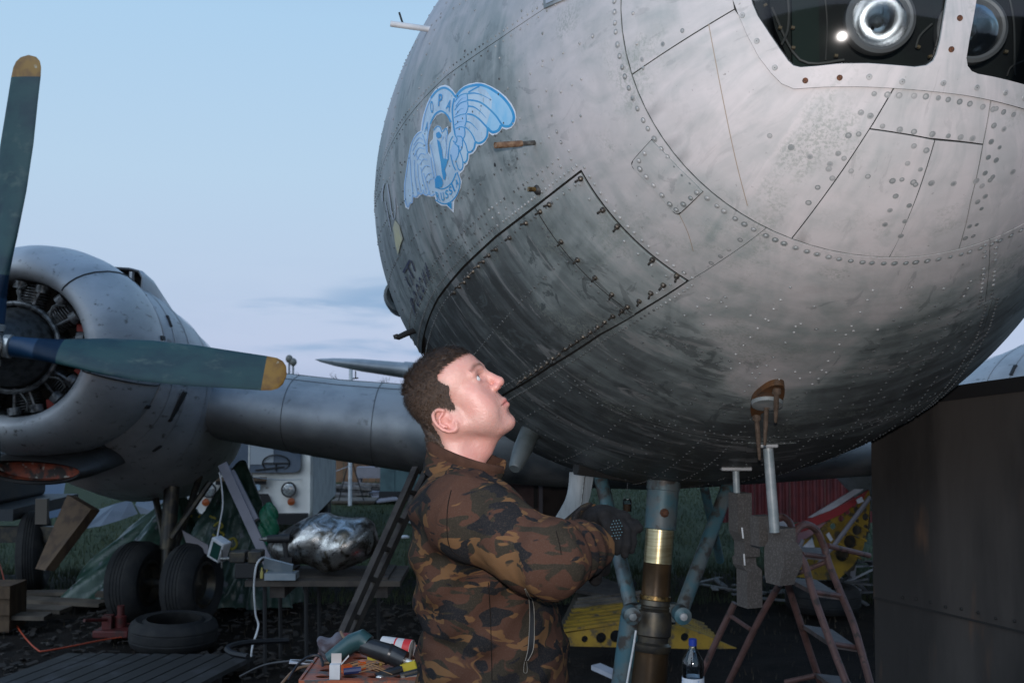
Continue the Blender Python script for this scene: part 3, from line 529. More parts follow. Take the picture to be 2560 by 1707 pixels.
strokes('wing_outline', [([(795, 285), (850, 215), (920, 170), (1030, 145), (1100, 152), (1180, 185), (1280, 250), (1360, 330), (1415, 420), (1435, 500), (1415, 560), (1380, 590), (1330, 590), (1295, 570)], 22), ([(930, 310), (1000, 315), (1080, 340), (1160, 400), (1240, 480), (1300, 570)], 14),
    ([(1295, 580), (1270, 630), (1220, 655), (1180, 645), (1148, 610)], 22), ([(925, 460), (985, 470), (1050, 510), (1110, 570), (1150, 615)], 14), ([(1148, 620), (1140, 700), (1100, 755), (1050, 775), (1015, 760)], 17), ([(900, 600), (950, 640), (990, 700), (1015, 760)], 10), ([(1012, 765), (1000, 830), (965, 870), (930, 870)], 15), ([(880, 735), (910, 790), (930, 870)], 9), ([(930, 880), (925, 950), (900, 985), (875, 975)], 13),
    ([(845, 865), (865, 920), (878, 975)], 8), ([(878, 985), (875, 1040), (850, 1070), (825, 1050)], 9), ([(800, 970), (815, 1010), (825, 1050)], 7), ([(930, 240), (1010, 235), (1100, 260), (1195, 310)], 15, 1), ([(930, 375), (1000, 385), (1070, 435), (1135, 505)], 15, 1), ([(915, 540), (970, 560), (1045, 635)], 13, 1), ([(940, 225), (1000, 190), (1060, 160)], 12),
    ([(925, 240), (930, 290), (925, 320)], 8), ([(930, 325), (935, 390), (915, 455)], 8), ([(915, 465), (915, 540), (900, 595)], 8), ([(895, 605), (902, 680), (880, 735)], 8), ([(875, 740), (872, 820), (845, 865)], 8), ([(835, 800), (830, 900), (800, 965)], 8),
    ([(790, 330), (850, 260), (925, 235)], 8), ([(790, 420), (850, 345), (922, 320)], 8), ([(785, 500), (850, 470), (915, 458)], 7), ([(790, 580), (840, 545), (890, 540)], 7, 1), ([(800, 620), (850, 600), (895, 605)], 8), ([(815, 700), (860, 705), (880, 735)], 8), ([(790, 780), (825, 810), (845, 865)], 8), ([(800, 380), (860, 300), (910, 285)], 6, 1), ([(800, 470), (850, 410), (890, 400)], 6, 1),
    ([(785, 290), (765, 400), (770, 500), (780, 600), (795, 690)], 12), ([(770, 700), (740, 760), (725, 860), (720, 960)], 8), ([(795, 690), (815, 730), (800, 770), (770, 750)], 8), ([(745, 900), (770, 1000), (800, 1070)], 8)], BLUE)
strokes('arch_outline', [([(795, 270), (750, 215), (690, 180), (640, 185), (580, 225), (530, 290)], 16), ([(750, 550), (710, 475), (650, 430), (600, 445), (560, 490), (525, 570)], 13), ([(575, 1250), (640, 1270), (700, 1255), (760, 1200), (805, 1100)], 10), ([(580, 1390), (640, 1425), (700, 1430), (770, 1390), (825, 1310), (848, 1190), (815, 1090)], 9), ([(560, 640), (600, 595), (635, 610), (655, 655), (700, 615), (715, 690)], 8)], BLUE)
strokes('faded_outline', [([(530, 290), (490, 380), (455, 500), (435, 640)], 9), ([(525, 570), (500, 680), (490, 780), (492, 880)], 9), ([(430, 655), (380, 680), (330, 760), (300, 870), (270, 1050), (245, 1230), (250, 1400), (275, 1470)], 8), ([(440, 680), (470, 780), (490, 890)], 8), ([(330, 1345), (325, 1420), (300, 1425), (285, 1470)], 7), ([(300, 900), (310, 1100), (335, 1330)], 7), ([(330, 1335), (360, 1360), (390, 1335), (395, 1300)], 9), ([(395, 1310), (420, 1330), (445, 1310), (445, 1280)], 9), ([(445, 1310), (480, 1340), (505, 1320), (510, 1290)], 9), ([(505, 1325), (540, 1345), (570, 1325)], 9),
    ([(350, 960), (355, 1150), (385, 1330)], 6), ([(385, 1000), (395, 1160), (425, 1300)], 6), ([(420, 1040), (440, 1160), (480, 1310)], 6), ([(450, 1100), (480, 1200), (520, 1320)], 6), ([(340, 800), (400, 720), (440, 740)], 6), ([(330, 860), (390, 770), (450, 790)], 6), ([(345, 920), (400, 830), (460, 840)], 6), ([(380, 960), (420, 890), (470, 900)], 6), ([(410, 1010), (450, 950), (490, 960)], 6), ([(430, 1080), (470, 1020), (520, 1030)], 6), ([(470, 1160), (500, 1110), (540, 1100)], 6), ([(500, 1210), (525, 1170), (555, 1160)], 6), ([(365, 850), (380, 930), (420, 960)], 5), ([(520, 790), (560, 950), (590, 1150)], 7), ([(530, 930), (545, 1060), (580, 1200)], 7), ([(665, 700), (660, 820), (690, 950)], 6), ([(705, 690), (700, 820), (715, 950)], 6)], FADE)
decal('emblem_helmet', [(590, 670), (620, 650), (650, 690), (640, 715), (610, 725), (592, 705)], BLUE, step=6); decal('emblem_figure', [(600, 735), (630, 760), (655, 850), (665, 940), (720, 950), (705, 1010), (685, 1060), (700, 1120), (685, 1175), (668, 1165), (650, 1080), (640, 980), (618, 860)], BLUE, step=6)
decal('emblem_globe', [(578, 1165), (600, 1128), (630, 1125), (655, 1160), (665, 1215), (650, 1252), (610, 1260), (578, 1240)], BLUE, step=6); decal('emblem_spike', [(705, 1438), (757, 1415), (758, 1492)], BLUE, step=6)
decal('emblem_ray', [(655, 760), (690, 700), (700, 830), (690, 930), (668, 900)], PALE, step=6)
def letter(name, ch, o, ex, ey, m, parent, cv):        # one letter laid on the skin by an oblique frame (o, ex, ey)
    c = bpy.data.curves.new('t', 'FONT'); c.body = ch; c.resolution_u = 3; c.offset = .018; t = bpy.data.objects.new('t', c); me = bpy.data.meshes.new_from_object(t)
    v = np.array([q.co[:2] for q in me.vertices]); ff = [tuple(p.vertices) for p in me.polygons]; bpy.data.objects.remove(t); bpy.data.curves.remove(c); bpy.data.meshes.remove(me)
    if not len(v): return
    w = v[:, 0].max() - v[:, 0].min(); v[:, 0] = (v[:, 0] - v[:, 0].min()) / w; v[:, 1] /= .70
    P = cv(np.array(o) + v[:, :1] * np.array(ex) + v[:, 1:] * np.array(ey)); U = hits(P); _z[0] += .00002; me2 = bpy.data.meshes.new(name); me2.from_pydata([tuple(p) for p in nose(U[:, 0], U[:, 1], _z[0])], [], ff); me2.materials.append(m)
    return link(bpy.data.objects.new(name, me2), parent)
for ch, o, ex, ey in (('A', (462, 655), (32, -12), (16, -105)), ('O', (530, 455), (32, -18), (-8, -125)), ('P', (612, 375), (40, -4), (8, -130)), ('A', (695, 400), (42, 38), (30, -110)), ('R', (600, 1390), (36, 6), (-20, -90)), ('U', (650, 1398), (32, -6), (-14, -88)), ('S', (694, 1378), (32, -20), (-8, -86)), ('S', (738, 1340), (32, -28), (-14, -80)), ('I', (786, 1300), (12, -12), (-32, -80)), ('A', (808, 1260), (28, -44), (-14, -70))): letter('emblem_letter', ch, o, ex, ey, BLUE, EMB, C7)
CT = lambda pts: np.array([(940 + x / 3.918, 460 + y / 3.918) for x, y in np.asarray(pts, float)])
INK = mat('faded_ink', (.022, .026, .07), .6, c2=(.07, .08, .11), sc=30, lo=.5, hi=.65); YEL = mat('faded_yellow', (.50, .48, .30), .6, c2=(.36, .36, .30), sc=14); PALEM = mat('pale_scuff', (.30, .33, .38), .5)
for i, ch in enumerate('РОССИИ'): letter('side_letter', ch, (398 + i * 28, 1270 - i * 66), (12, -48), (-46, -128), INK, PLANE, CT)
strokes('side_mark', [([(285, 862), (318, 800), (352, 738)], 24), ([(320, 790), (350, 850), (385, 912)], 14), ([(362, 745), (380, 790), (398, 848)], 12), ([(305, 900), (330, 960), (355, 1000)], 9), ([(340, 880), (362, 935), (378, 985)], 8)], INK, PLANE, CT)
decal('flag_mark', [(205, 350), (245, 400), (282, 530), (262, 575), (232, 690), (210, 600), (185, 430)], YEL, PLANE, 7, 0, CT)
strokes('pale_mark', [([(128, 0), (150, 130), (170, 280), (190, 350)], 14), ([(95, 0), (80, 80), (82, 170)], 12), ([(200, 130), (208, 240), (200, 340)], 8), ([(110, 170), (140, 330), (165, 460)], 8)], PALEM, PLANE, CT)
# ---------------------------------------------------------------- things that stick out of the nose
def spine(base_px, ln, aim=None, off=0.0): h = hits([base_px]); p = nose(h[:, 0], h[:, 1], off)[0]; n = nrm(h[:, 0], h[:, 1])[0]; n = n if aim is None else np.asarray(aim, float) / np.linalg.norm(aim); return p, n
p, n = spine((1340, 357), .1, (-.86, -.50, -.17)); b = MB(); b.tube([p, p + n * .05], .0065, 10); pr = b.build('probe_rod', STEEL, PLANE); b = MB(); b.tube([p + n * .045, p + n * .125], .0085, 12, caps=False); b.tube([p + n * .124, p + n * .046], .006, 12); b.build('sleeve', mat('brown_sleeve', (.11, .06, .035), .5, c2=(.2, .13, .08), sc=60), pr)
b = MB(); b.lathe([(-.002, .02), (.002, .019), (.003, .008)], p, nrm(*hits([(1340, 357)]).T)[0], 14); b.build('base_flange', RIVET, pr)
p, n = spine((1347, 474), .03, (-.88, -.42, -.05)); b = MB(); b.lathe([(-.003, .016), (.006, .015), (.012, .010)], p, n, 10, 0, (False, True)); dn = b.build('drain_nipple', BLACK, PLANE); b = MB(); b.tube([p + n * .010, p + n * .032], .0065, 10); b.build('tip', BRASS, dn)
for q in ((1240, 412), (1150, 300)):
    p, n = spine(q, .01); b = MB(); b.lathe([(-.002, .010), (.003, .009), (.005, .004)], p, n, 6, 0, (False, True)); b.build('small_fitting', BLACK if q[0] > 1200 else RIVET, PLANE)
h = hits([(1078, 67)]); p0 = nose(h[:, 0], h[:, 1], -.03)[0]; yb_ = p0[1]; p1 = at(976, 60, yb_ - .03); b = MB(); b.tube([p0, p1], .014 * yb_ / 5, 12); mt = b.build('pitot_boom', WHITEP, PLANE); b = MB(); b.tube([at(1007, 60, yb_ - .02), at(998, 32, yb_ - .02)], .004, 6); b.build('needle', BLACK, mt)
b = MB(); h = hits([(1040, 826)]); yv_ = nose(h[:, 0], h[:, 1])[0][1]; sv_ = yv_ / 5.4; b.tube([at(p_, q_, yv_ - d_) for p_, q_, d_ in ((1044, 823, -.02), (1015, 834, .02), (996, 843, .04), (990, 842, .045), (988, 836, .045))], [.016 * sv_, .015 * sv_, .014 * sv_, .014 * sv_, .012 * sv_], 10); b.build('vent_pipe', BLACK, PLANE)
c = at(1004, 738, 7.3); b = MB(); b.lathe([(-.02, .075), (-.05, .098), (-.045, .112), (.02, .122), (.3, .125), (.9, .02)], c, AX, 24); sc = b.build('air_scoop', mat('scoop_paint', (.075, .09, .095), .5, c2=(.04, .05, .05), sc=8), PLANE); b = MB(); b.lathe([(-.03, .085), (.1, .08), (.12, .001)], c, AX, 20); b.build('scoop_throat', BLACK, sc)
for y0, a in ((0, 0), ):
    q = hits([(1367, 24), (1440, -8), (1440, -70), (1366, -70)]); patch('cabin_window', q, RIVET, PLANE, off=.009, thick=.008, gap=0, dom=Pix if False else Cyl, step=.04); q = hits([(1373, 13), (1436, -14), (1436, -64), (1373, -64)]); patch('cabin_window_pane', q, mat('cabin_pane', (.30, .32, .36), .2), PLANE, off=.0105, thick=0, gap=0, dom=Cyl, step=.05)
# ---------------------------------------------------------------- rear fuselage
ROLL = radians(3.2); E1R = E1 * cos(ROLL) - E2 * sin(ROLL); E2R = E2 * cos(ROLL) + E1 * sin(ROLL)
def PL(x, y, z): return O3 + np.asarray(x)[..., None] * E1R + np.asarray(y)[..., None] * AX + np.asarray(z)[..., None] * E2R
GREY = mat('worn_aluminium', (.31, .325, .335), .48, .15, c2=(.21, .225, .235), sc=2.6, lo=.38, hi=.66, c3=(.13, .135, .135), sc3=9, lo3=.60, hi3=.74, bump=.002, bs=3, stretch=(1, 1, 1))
rf = Rn(np.array([2.9]))[0]; TH = np.linspace(0, 2 * pi, 72, endpoint=False)
b = MB(); secs = []
for y, k, dz in ((2.895, 1, 0), (5, 1, 0), (10, 1, 0), (13, .93, .05), (16, .72, .2), (19, .42, .42), (21, .14, .6)): secs.append([PL(rf * k * cos(t), y, rf * k * SZ * sin(t) + dz) for t in TH])
b.loft(secs, True, 0, True); b.build('fuselage', GREY, PLANE)
# airfoil sections: leading edge, chord, thickness, centre height (aircraft axes: x to port, y aft, z up)
def airfoil(x, yle, ch, t, zc, n=26):
    s = (1 - np.cos(np.linspace(0, pi, n))) / 2; yt = 5 * (.2969 * np.sqrt(s) - .1260 * s - .3516 * s ** 2 + .2843 * s ** 3 - .1036 * s ** 4) * t
    up = [PL(x, yle + ch * a, zc + h * 1.06) for a, h in zip(s, yt)]; lo = [PL(x, yle + ch * a, zc - h * .94) for a, h in zip(s[::-1], yt[::-1])]; return up + lo[1:-1]
def wing(name, secs, mats, parent=PLANE): b = MB(); b.loft([airfoil(*q) for q in secs], True, 0, True); return b.build(name, mats, parent, 50)
WN = [(0.0, 7.2, 4.6, .90, -1.27), (1.05, 7.4, 4.5, .90, -1.26), (1.45, 7.5, 4.4, .84, -1.24), (2.1, 7.58, 4.3, .785, -1.20), (3.4, 7.68, 4.0, .70, -1.08), (6, 7.9, 3.3, .46, -.78), (10, 7.6, 2.4, .30, -.36), (15, 8.3, 1.2, .12, .16), (15.7, 8.7, .4, .03, .24)]
wing('wing', [(-x, *r) for x, *r in WN], GREY); wing('wing', [(x, *r) for x, *r in WN], GREY)
for sx in (-1, 1):                              # wing root fillets
    b = MB()
    secs = []
    for y, k in ((7.4, .02), (7.9, .55), (8.7, 1), (10, 1), (11.5, .6), (12.3, .05)):
        x0, x1 = 1.15, 1.15 + .55 * k; z0, z1 = -1.24 + .82 * k, -1.24 + .32 * k
        secs.append([PL(sx * (x0 + (x1 - x0) * q), y, z0 + (z1 - z0) * q - .22 * k * sin(pi * q)) for q in np.linspace(0, 1, 8)] + [PL(sx * x0, y, -1.35), PL(sx * (x0 - .2), y, -.55)])
    b.loft(secs, True, 0, True); b.build('wing_fillet', GREY, PLANE)
T = at(1045, 930, 20.0) - O3; ty, tz = T @ AX, T @ E2R; tx = T @ E1R; T2 = at(790, 899, 20.0) - O3; tx2, tz2 = T2 @ E1R, T2 @ E2R
m_ = (tz2 - tz) / (tx2 - tx)
for sx in (-1, 1): wing('tailplane', [(sx * x, ty - .5 + .12 * x, max(.25, 2.5 - .32 * x), th_, tz + m_ * (-x - tx)) for x, th_ in ((0, .36), (2, .33), (-tx2 - 1.6, .29), (-tx2 - .8, .23), (-tx2 - .3, .14), (-tx2 - .06, .06), (-tx2, .015))], GREY)
b = MB(); q = at(889, 927, 20.2); b.tube([q, q + [0, 0, -.13]], .012, 6); b.tube([q + [-.05, 0, -.14], q + [.05, 0, -.13]], .015, 6); b.build('static_wick', BLACK, PLANE)
# wing panel joints along the ribs
JNT = mat('joint_grey', (.10, .105, .11), .6)
for xw in (1.70, 2.50):
    q = [np.interp(xw, [w[0] for w in WN], [w[i] for w in WN]) for i in (1, 2, 3, 4)]; b = MB(); lp = airfoil(-xw, q[0] - .003, q[1], q[2] * 1.008 + .004, q[3]); b.tube(lp + lp[:1], .003, 4, 0, False); b.build('wing_joint', JNT, PLANE)
for zz in (6, 9): 
    b = MB(); lp = [airfoil(-x_, *[np.interp(x_, [w[0] for w in WN], [w[i] for w in WN]) + (0, 0, .006, 0)[i - 1] for i in (1, 2, 3, 4)])[zz] for x_ in np.linspace(1.5, 3.2, 12)]; b.tube(lp, .0035, 4); b.build('wing_joint', JNT, PLANE)
# ---------------------------------------------------------------- engine nacelles
HUBW = at(-24, 861, 7.05); HB_ = HUBW - O3; hx, hy, hz = HB_ @ E1R, HB_ @ AX, HB_ @ E2R
COWLM = mat('cowling_metal', (.47, .48, .495), .45, .12, c2=(.32, .335, .35), sc=2.2, lo=.35, hi=.68, c3=(.13, .125, .115), sc3=12, lo3=.58, hi3=.72, bump=.003, bs=2.5, stretch=(1.6, .45, 1.6))
DKIN = mat('cowling_inside', (.018, .018, .018), .7); ENG = mat('engine_grey', (.055, .058, .058), .5, .3, c2=(.02, .02, .019), sc=20); FIN = mat('cylinder_metal', (.15, .155, .16), .45, .5, c2=(.04, .04, .04), sc=25); REDP = mat('red_lead', (.28, .03, .02), .6)
def sec(y, cz, rx, rzu, rzd, k=2.2, n=56): return [PL(hx + SG[0] * 0 + np.sign(cos(t)) * rx * abs(cos(t)) ** (2 / k), hy + y, hz + cz + np.sign(sin(t)) * (rzu if sin(t) > 0 else rzd) * abs(sin(t)) ** (2 / k)) for t in np.linspace(0, 2 * pi, n, endpoint=False)]
SG = [0]
def nacelle(sign):
    global hx
    keep = hx
    if sign > 0: hx = -keep + .30
    c0 = PL(hx, hy, hz)
    b = MB(); prof = [(.95, .55), (.75, .46), (.45, .465), (.35, .480), (.305, .505), (.29, .535), (.305, .58), (.35, .625), (.42, .665), (.55, .71), (.75, .752), (.95, .772), (1.15, .772), (1.32, .755), (1.40, .735), (1.40, .70)]
    b.lathe(prof, c0, AX, 72); cw = b.build('cowling', COWLM, PLANE, 60)
    b = MB(); b.lathe([(1.0, .60), (.95, .001)], c0, AX, 40); b.build('firewall', DKIN, PLANE)
    # cowl joints and fasteners as raised strips
    for a in (52, 180 - 52, 345, 195):
        t = radians(a); b = MB(); uu, vv, dd = frame(AX)
        pts = [c0 + AX * y + (r + .002) * (cos(t) * E1R + sin(t) * E2R) for y, r in prof[4:15]]; b.tube(pts, .006, 5); b.build('cowl_joint', DKIN, cw)
    b = MB(); b.lathe([(1.395, .742), (1.41, .748), (1.43, .742), (1.43, .70)], c0, AX, 64); b.build('gill_ring', COWLM, cw)
    for a in (12, -28, 168, 208, -62):
        t = radians(a); d = cos(t) * E1R + sin(t) * E2R; b = MB(); b.box(c0 + AX * 1.22 + d * .772, (.03, .10, .02), np.stack([np.cross(d, AX), AX, d], 1)); b.build('cowl_latch', DKIN, cw)
    # nacelle behind the cowling
    b = MB(); S_ = [(1.36, 0, .70, .70, .70), (1.6, -.01, .755, .70, .80), (2.0, -.05, .80, .69, .93), (2.6, -.13, .83, .66, 1.02), (3.4, -.26, .83, .62, 1.04), (4.6, -.42, .74, .54, .95), (6.0, -.55, .50, .36, .70), (7.2, -.62, .28, .18, .36), (8.0, -.66, .06, .04, .08)]
    b.loft([sec(*q) for q in S_], True, 0, True); nc = b.build('nacelle', COWLM, PLANE, 50)
    # chin scoop with its red lead primed throat
    b = MB(); pr_ = [(.66, .325, .05, .085), (.61, .345, .06, .100), (.66, .365, .075, .110), (.95, .37, .14, .10), (1.4, .34, .2, .065), (1.9, .28, .2, .03), (2.3, .2, .15, .01)]
    def chin(y, rx, ru, rd, zc=-.83): return [PL(hx + .08 + rx * cos(t), hy + y, hz + zc + (ru if sin(t) > 0 else rd) * sin(t)) for t in np.linspace(0, 2 * pi, 40, endpoint=False)]
    b.loft([chin(*q) for q in pr_], True); ch_ = b.build('oil_cooler_scoop', mat('shaded_scoop', (.05, .048, .047), .6, c2=(.025, .025, .024), sc=5), PLANE, 50)  # dark shell colour stands in for the shade under the cowl
    b = MB(); b.loft([chin(.665, .32, .045, .08), chin(.80, .30, .04, .075), chin(.81, .01, .004, .004)], True); b.build('scoop_throat', mat('flaking_orange', (.33, .065, .025), .6, c2=(.03, .022, .018), sc=9, lo=.45, hi=.6, c3=(.45, .42, .36), sc3=26, lo3=.6, hi3=.68), ch_)
    # dorsal intake, open to the front, with a divider
    def dor(y, w, h, zb): return [PL(hx + .27 + w * .85 * x, hy + y, hz + zb + .03 + h * .72 * z) for x, z in ((-1, 0), (-1, .6), (-.85, .9), (-.5, 1), (.5, 1), (.85, .9), (1, .6), (1, 0))]
    b = MB(); b.loft([dor(1.55, .23, .19, .53), dor(1.50, .26, .235, .51), dor(1.56, .275, .255, .50), dor(1.9, .27, .24, .47), dor(2.6, .2, .14, .40), dor(3.2, .1, .02, .35)], True); di = b.build('carburettor_intake', COWLM, PLANE, 50)
    b = MB(); b.loft([dor(1.54, .225, .185, .532), dor(1.75, .2, .15, .53), dor(1.76, .01, .01, .56)], True); b.build('intake_throat', DKIN, di); b = MB(); b.box(PL(hx + .40, hy + 1.53, hz + .62), (.02, .06, .12)); b.build('intake_divider', COWLM, di)
    # recess, handle and drain on the side
    for y, a, w, h, m, nm in ((1.86, -23, .11, .27, DKIN, 'access_recess'), (1.62, 24, .05, .10, DKIN, 'side_vent'), (1.95, -52, .06, .08, DKIN, 'drain_port')):
        t = radians(a if sign < 0 else 180 - a); d = cos(t) * E1R + sin(t) * E2R; q = sec(y, *[np.interp(y, [s[0] for s in S_], [s[i] for s in S_]) for i in (1, 2, 3, 4)]); q = np.array(q); k = np.argmax(((q - PL(hx, hy + y, hz)) @ d) / np.linalg.norm(q - PL(hx, hy + y, hz), axis=1)); b = MB(); R = np.stack([np.cross(d, AX), AX, d], 1); R = np.stack([np.cross(AX, d), AX, d], 1); b.box(q[k], (h, w, .02), R); b.build(nm, m, nc, bevel=.008)
    for y in (1.62, 1.95, 2.5, 3.1):
        v_ = [np.interp(y, [s[0] for s in S_], [s[i] for s in S_]) for i in (1, 2, 3, 4)]; b = MB(); q0 = np.array(sec(y, v_[0], v_[1] + .004, v_[2] + .004, v_[3] + .004)); q1 = np.array(sec(y + .03, v_[0], v_[1] + .005, v_[2] + .005, v_[3] + .005)); b.loft([q0, q1], True); b.build('joint_strip', COWLM, nc)
    # engine: crankcase, nine finned cylinders with pushrods, ignition ring
    b = MB(); b.lathe([(-.02, .10), (.05, .15), (.16, .18), (.30, .26), (.42, .28), (.7, .28)], c0, AX, 28, 0, (True, False)); en = b.build('crankcase', ENG, PLANE)
    b = MB(); uu = E1R; vv = E2R
    b.tube([c0 + AX * .36 + .30 * (cos(t) * uu + sin(t) * vv) for t in np.linspace(0, 2 * pi, 40)], .018, 8); b.build('ignition_ring', FIN, en)
    for i in range(9):
        t = 2 * pi * i / 9 + radians(42); d = cos(t) * uu + sin(t) * vv; sd = -sin(t) * uu + cos(t) * vv; b = MB(); pr = [(.20, .065)]
        for j in range(11): r = .085 if j < 7 else .10; pr += [(.22 + j * .019, .072), (.226 + j * .019, r), (.232 + j * .019, r), (.236 + j * .019, .072)]
        pr += [(.44, .09), (.46, .001)]; b.lathe(pr, c0 + AX * .52, d, 16); cy = b.build('cylinder', FIN if i in (0, 1, 8) else ENG, en)
        for s in (-1, 1):
            b = MB(); b.tube([c0 + AX * .40 + d * .2 + sd * .03 * s, c0 + AX * .42 + d * .42 + sd * .07 * s], .012, 8); b.lathe([(0, .045), (.05, .045), (.055, .02)], c0 + AX * .43 + d * .40 + sd * .075 * s, d, 12, 0, (True, True)); b.build('pushrod', FIN, cy)
        b = MB(); b.tube(smooth([c0 + AX * .36 + d * .30, c0 + AX * .34 + d * .38 + sd * .05, c0 + AX * .40 + d * .43 + sd * .02], 4), .007, 6); b.build('ignition_lead', WIRE, cy)
        if i in (6, 7, 8): b = MB(); b.box(c0 + AX * .50 + d * .41 + sd * .15, (.05, .04, .07), np.stack([sd, AX, d], 1)); b.build('red_plate', REDP, cy)
    # propeller
    b = MB(); b.lathe([(-.20, .001), (-.20, .075), (-.15, .085), (-.10, .085), (-.09, .11), (.09, .11), (.1, .08), (.12, .08)], c0, AX, 28); pp = b.build('propeller_hub', STEEL, PLANE)
    PB = mat('propeller_blue' if sign < 0 else 'propeller_blue_port', (.016, .062, .064), .55, 0, c2=(.006, .032, .045), sc=6, lo=.35, hi=.68, c3=(.075, .115, .10), sc3=11, lo3=.54, hi3=.78, bump=.001, bs=20, stretch=(.5, 1, 1)); PT = mat('blade_tip_ochre', (.34, .17, .02), .5, c2=(.22, .10, .015), sc=12, c3=(.5, .42, .28), sc3=9, lo3=.66, hi3=.7); PD = mat('blade_root_blue', (.006, .036, .085), .5)
    for q in range(4):
        ph = radians(2.4 if sign < 0 else -3.0) - pi / 2 * q; rad = sin(ph) * uu + cos(ph) * vv; tan = np.cross(rad, AX); tan = tan if True else -tan
        st = [(.14, .068, .068, 0, 60), (.22, .07, .068, 0, 55), (.30, .085, .06, 0, 50), (.45, .125, .045, .0, 44), (.7, .17, .032, -.0, 38), (1.0, .185, .024, -.005, 32), (1.3, .175, .018, -.008, 27), (1.6, .152, .013, -.01, 24), (1.755, .142, .011, -.012, 22)]
        tip = [(1.755, .142, .011, -.012, 22), (1.82, .134, .010, -.012, 22), (1.86, .114, .008, -.012, 22), (1.888, .074, .006, -.012, 22), (1.90, .012, .003, -.012, 22)]
        def bs(r, hw, ht, sw, tw):
            w = radians(tw); hw = hw * (.86 if r > .4 else 1); ca = cos(w) * tan - sin(w) * AX * -1; cn = np.cross(rad, ca); return [c0 + rad * r + ca * (sw + hw * cos(a)) + cn * ht * sin(a) for a in np.linspace(0, 2 * pi, 20, endpoint=False)]
        b = MB(); b.loft([bs(*z) for z in st[2:]], True, 0, True); bl = b.build('blade', PB, pp, 60); b = MB(); b.loft([bs(*z) for z in tip], True, 0, True); b.build('blade_tip', PT, bl, 60)
        b = MB(); b.loft([bs(*z) for z in st[:4]], True, 0, True); b.v = [tuple(np.array(p_) * 1.0) for p_ in b.v]; b.build('blade_root', PD, bl, 60)
        b = MB(); b.lathe([(.09, .075), (.13, .078), (.135, .07)], c0, rad, 18, 0, (False, True)); b.build('blade_cuff', mat('cuff', (.5, .5, .48), .3, .6), bl)
    hx = keep
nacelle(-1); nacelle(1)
# ---------------------------------------------------------------- undercarriage
TYRE = mat('tyre_rubber', (.012, .012, .013), .8, c2=(.024, .023, .022), sc=7, bump=.002, bs=40); GEARB = mat('gear_paint', (.040, .105, .130), .5, .1, c2=(.085, .105, .11), sc=9, lo=.40, hi=.60, c3=(.035, .030, .026), sc3=14, lo3=.50, hi3=.64, bump=.001, bs=60); DKST = mat('greasy_steel', (.05, .048, .045), .45, .6, c2=(.10, .085, .06), sc=14)
def wheel(c, axis, R, w, parent, name='wheel'):
    h = w / 2; b = MB(); p = [(-h * .75, R * .55), (-h * .95, R * .66), (-h, R * .80), (-h * .82, R * .93), (-h * .45, R * .99)]
    for g in (-.3, -.1, .1, .3): p += [(h * (g - .08), R), (h * (g - .05), R * .985), (h * (g + .05), R * .985), (h * (g + .08), R)]
    p += [(h * .45, R * .99), (h * .82, R * .93), (h, R * .80), (h * .95, R * .66), (h * .75, R * .55)]; b.lathe(p, c, axis, 48); o = b.build(name, TYRE, parent, 40)
    b = MB(); b.lathe([(-h * .8, R * .56), (-h * .85, R * .5), (-h * .4, R * .42), (-h * .45, .05), (-h * .6, .001)], c, axis, 32); b.lathe([(h * .8, R * .56), (h * .85, R * .5), (h * .4, R * .42), (h * .45, .05), (h * .6, .001)], c, axis, 32); b.lathe([(-h * .8, R * .56), (h * .8, R * .56)], c, axis, 32); b.build('rim', DKST, o); return o
for sx in (0, 1):
    def gp(px, py, Y):
        p = at(px, py, Y)
        if sx: v = p - O3; a_ = v @ E1; p = p - 2 * a_ * E1
        return p
    wl, wr = gp(342, 1452, 10.0), gp(482, 1462, 10.0); wl[2] = wr[2] = .365; axl = (wr - wl) / np.linalg.norm(wr - wl); axl = axl + np.array([0, -.22, 0]); axl /= np.linalg.norm(axl); mid = (wl + wr) / 2; wl, wr = mid - axl * .27, mid + axl * .27
    wheel(wl, axl, .365, .32, PLANE); wheel(wr, axl, .365, .32, PLANE)
    top = gp(430, 1215, 10.1); b = MB(); b.tube([top, top * .35 + mid * .65], .07, 14); b.tube([top * .36 + mid * .64, mid], .05, 14); gs = b.build('main_gear_leg', DKST, PLANE); b = MB(); b.tube([wl, wr], .045, 12); b.build('axle', DKST, gs)
    for a, c in ((gp(385, 1225, 10.4), mid + [0, 0, .35]), (gp(525, 1205, 10.2), mid + [.05, 0, .40]), (gp(500, 1190, 10.6), mid + [.02, 0, .1])): b = MB(); b.tube([a, c], .032, 8); b.build('drag_brace', DKST, gs)
# nose leg
CH_ = mat('chrome_sleeve', (.52, .45, .27), .30, .85, c2=(.38, .31, .17), sc=9, stretch=(1, 1, 14)); OILB = mat('oily_brown_sleeve', (.045, .028, .014), .3, .4, c2=(.10, .06, .03), sc=6, lo=.45, hi=.7)
a0, a1 = at(1659, 1205, 4.5), at(1620, 1730, 4.42); sd = a1 - a0; LN = np.linalg.norm(sd); sdn = sd / LN
tpar = lambda py: (py - 1205) / 525 * LN
def ring(py0, py1, r0, r1=None): return [(tpar(py0), r0), (tpar(py1), r1 or r0)]
b = MB(); b.lathe(ring(1170, 1225, .068) + ring(1226, 1324, .064) , a0, sdn, 28); nl = b.build('nose_leg', GEARB, PLANE)
def collar(name, prof, m, n=28): b = MB(); b.lathe(prof, a0, sdn, n); return b.build(name, m, nl)
p_ = []
for k in range(16): p_ += [(tpar(1326 + k * 5.4), .0563), (tpar(1329 + k * 5.4), .0570)]
collar('threaded_sleeve', p_, CH_); collar('oiled_sleeve', ring(1411, 1412, .0575, .057) + ring(1490, 1492, .057), OILB); collar('brass_ring', [(tpar(1490), .056), (tpar(1491), .063), (tpar(1501), .063), (tpar(1503), .058)], BRASS)
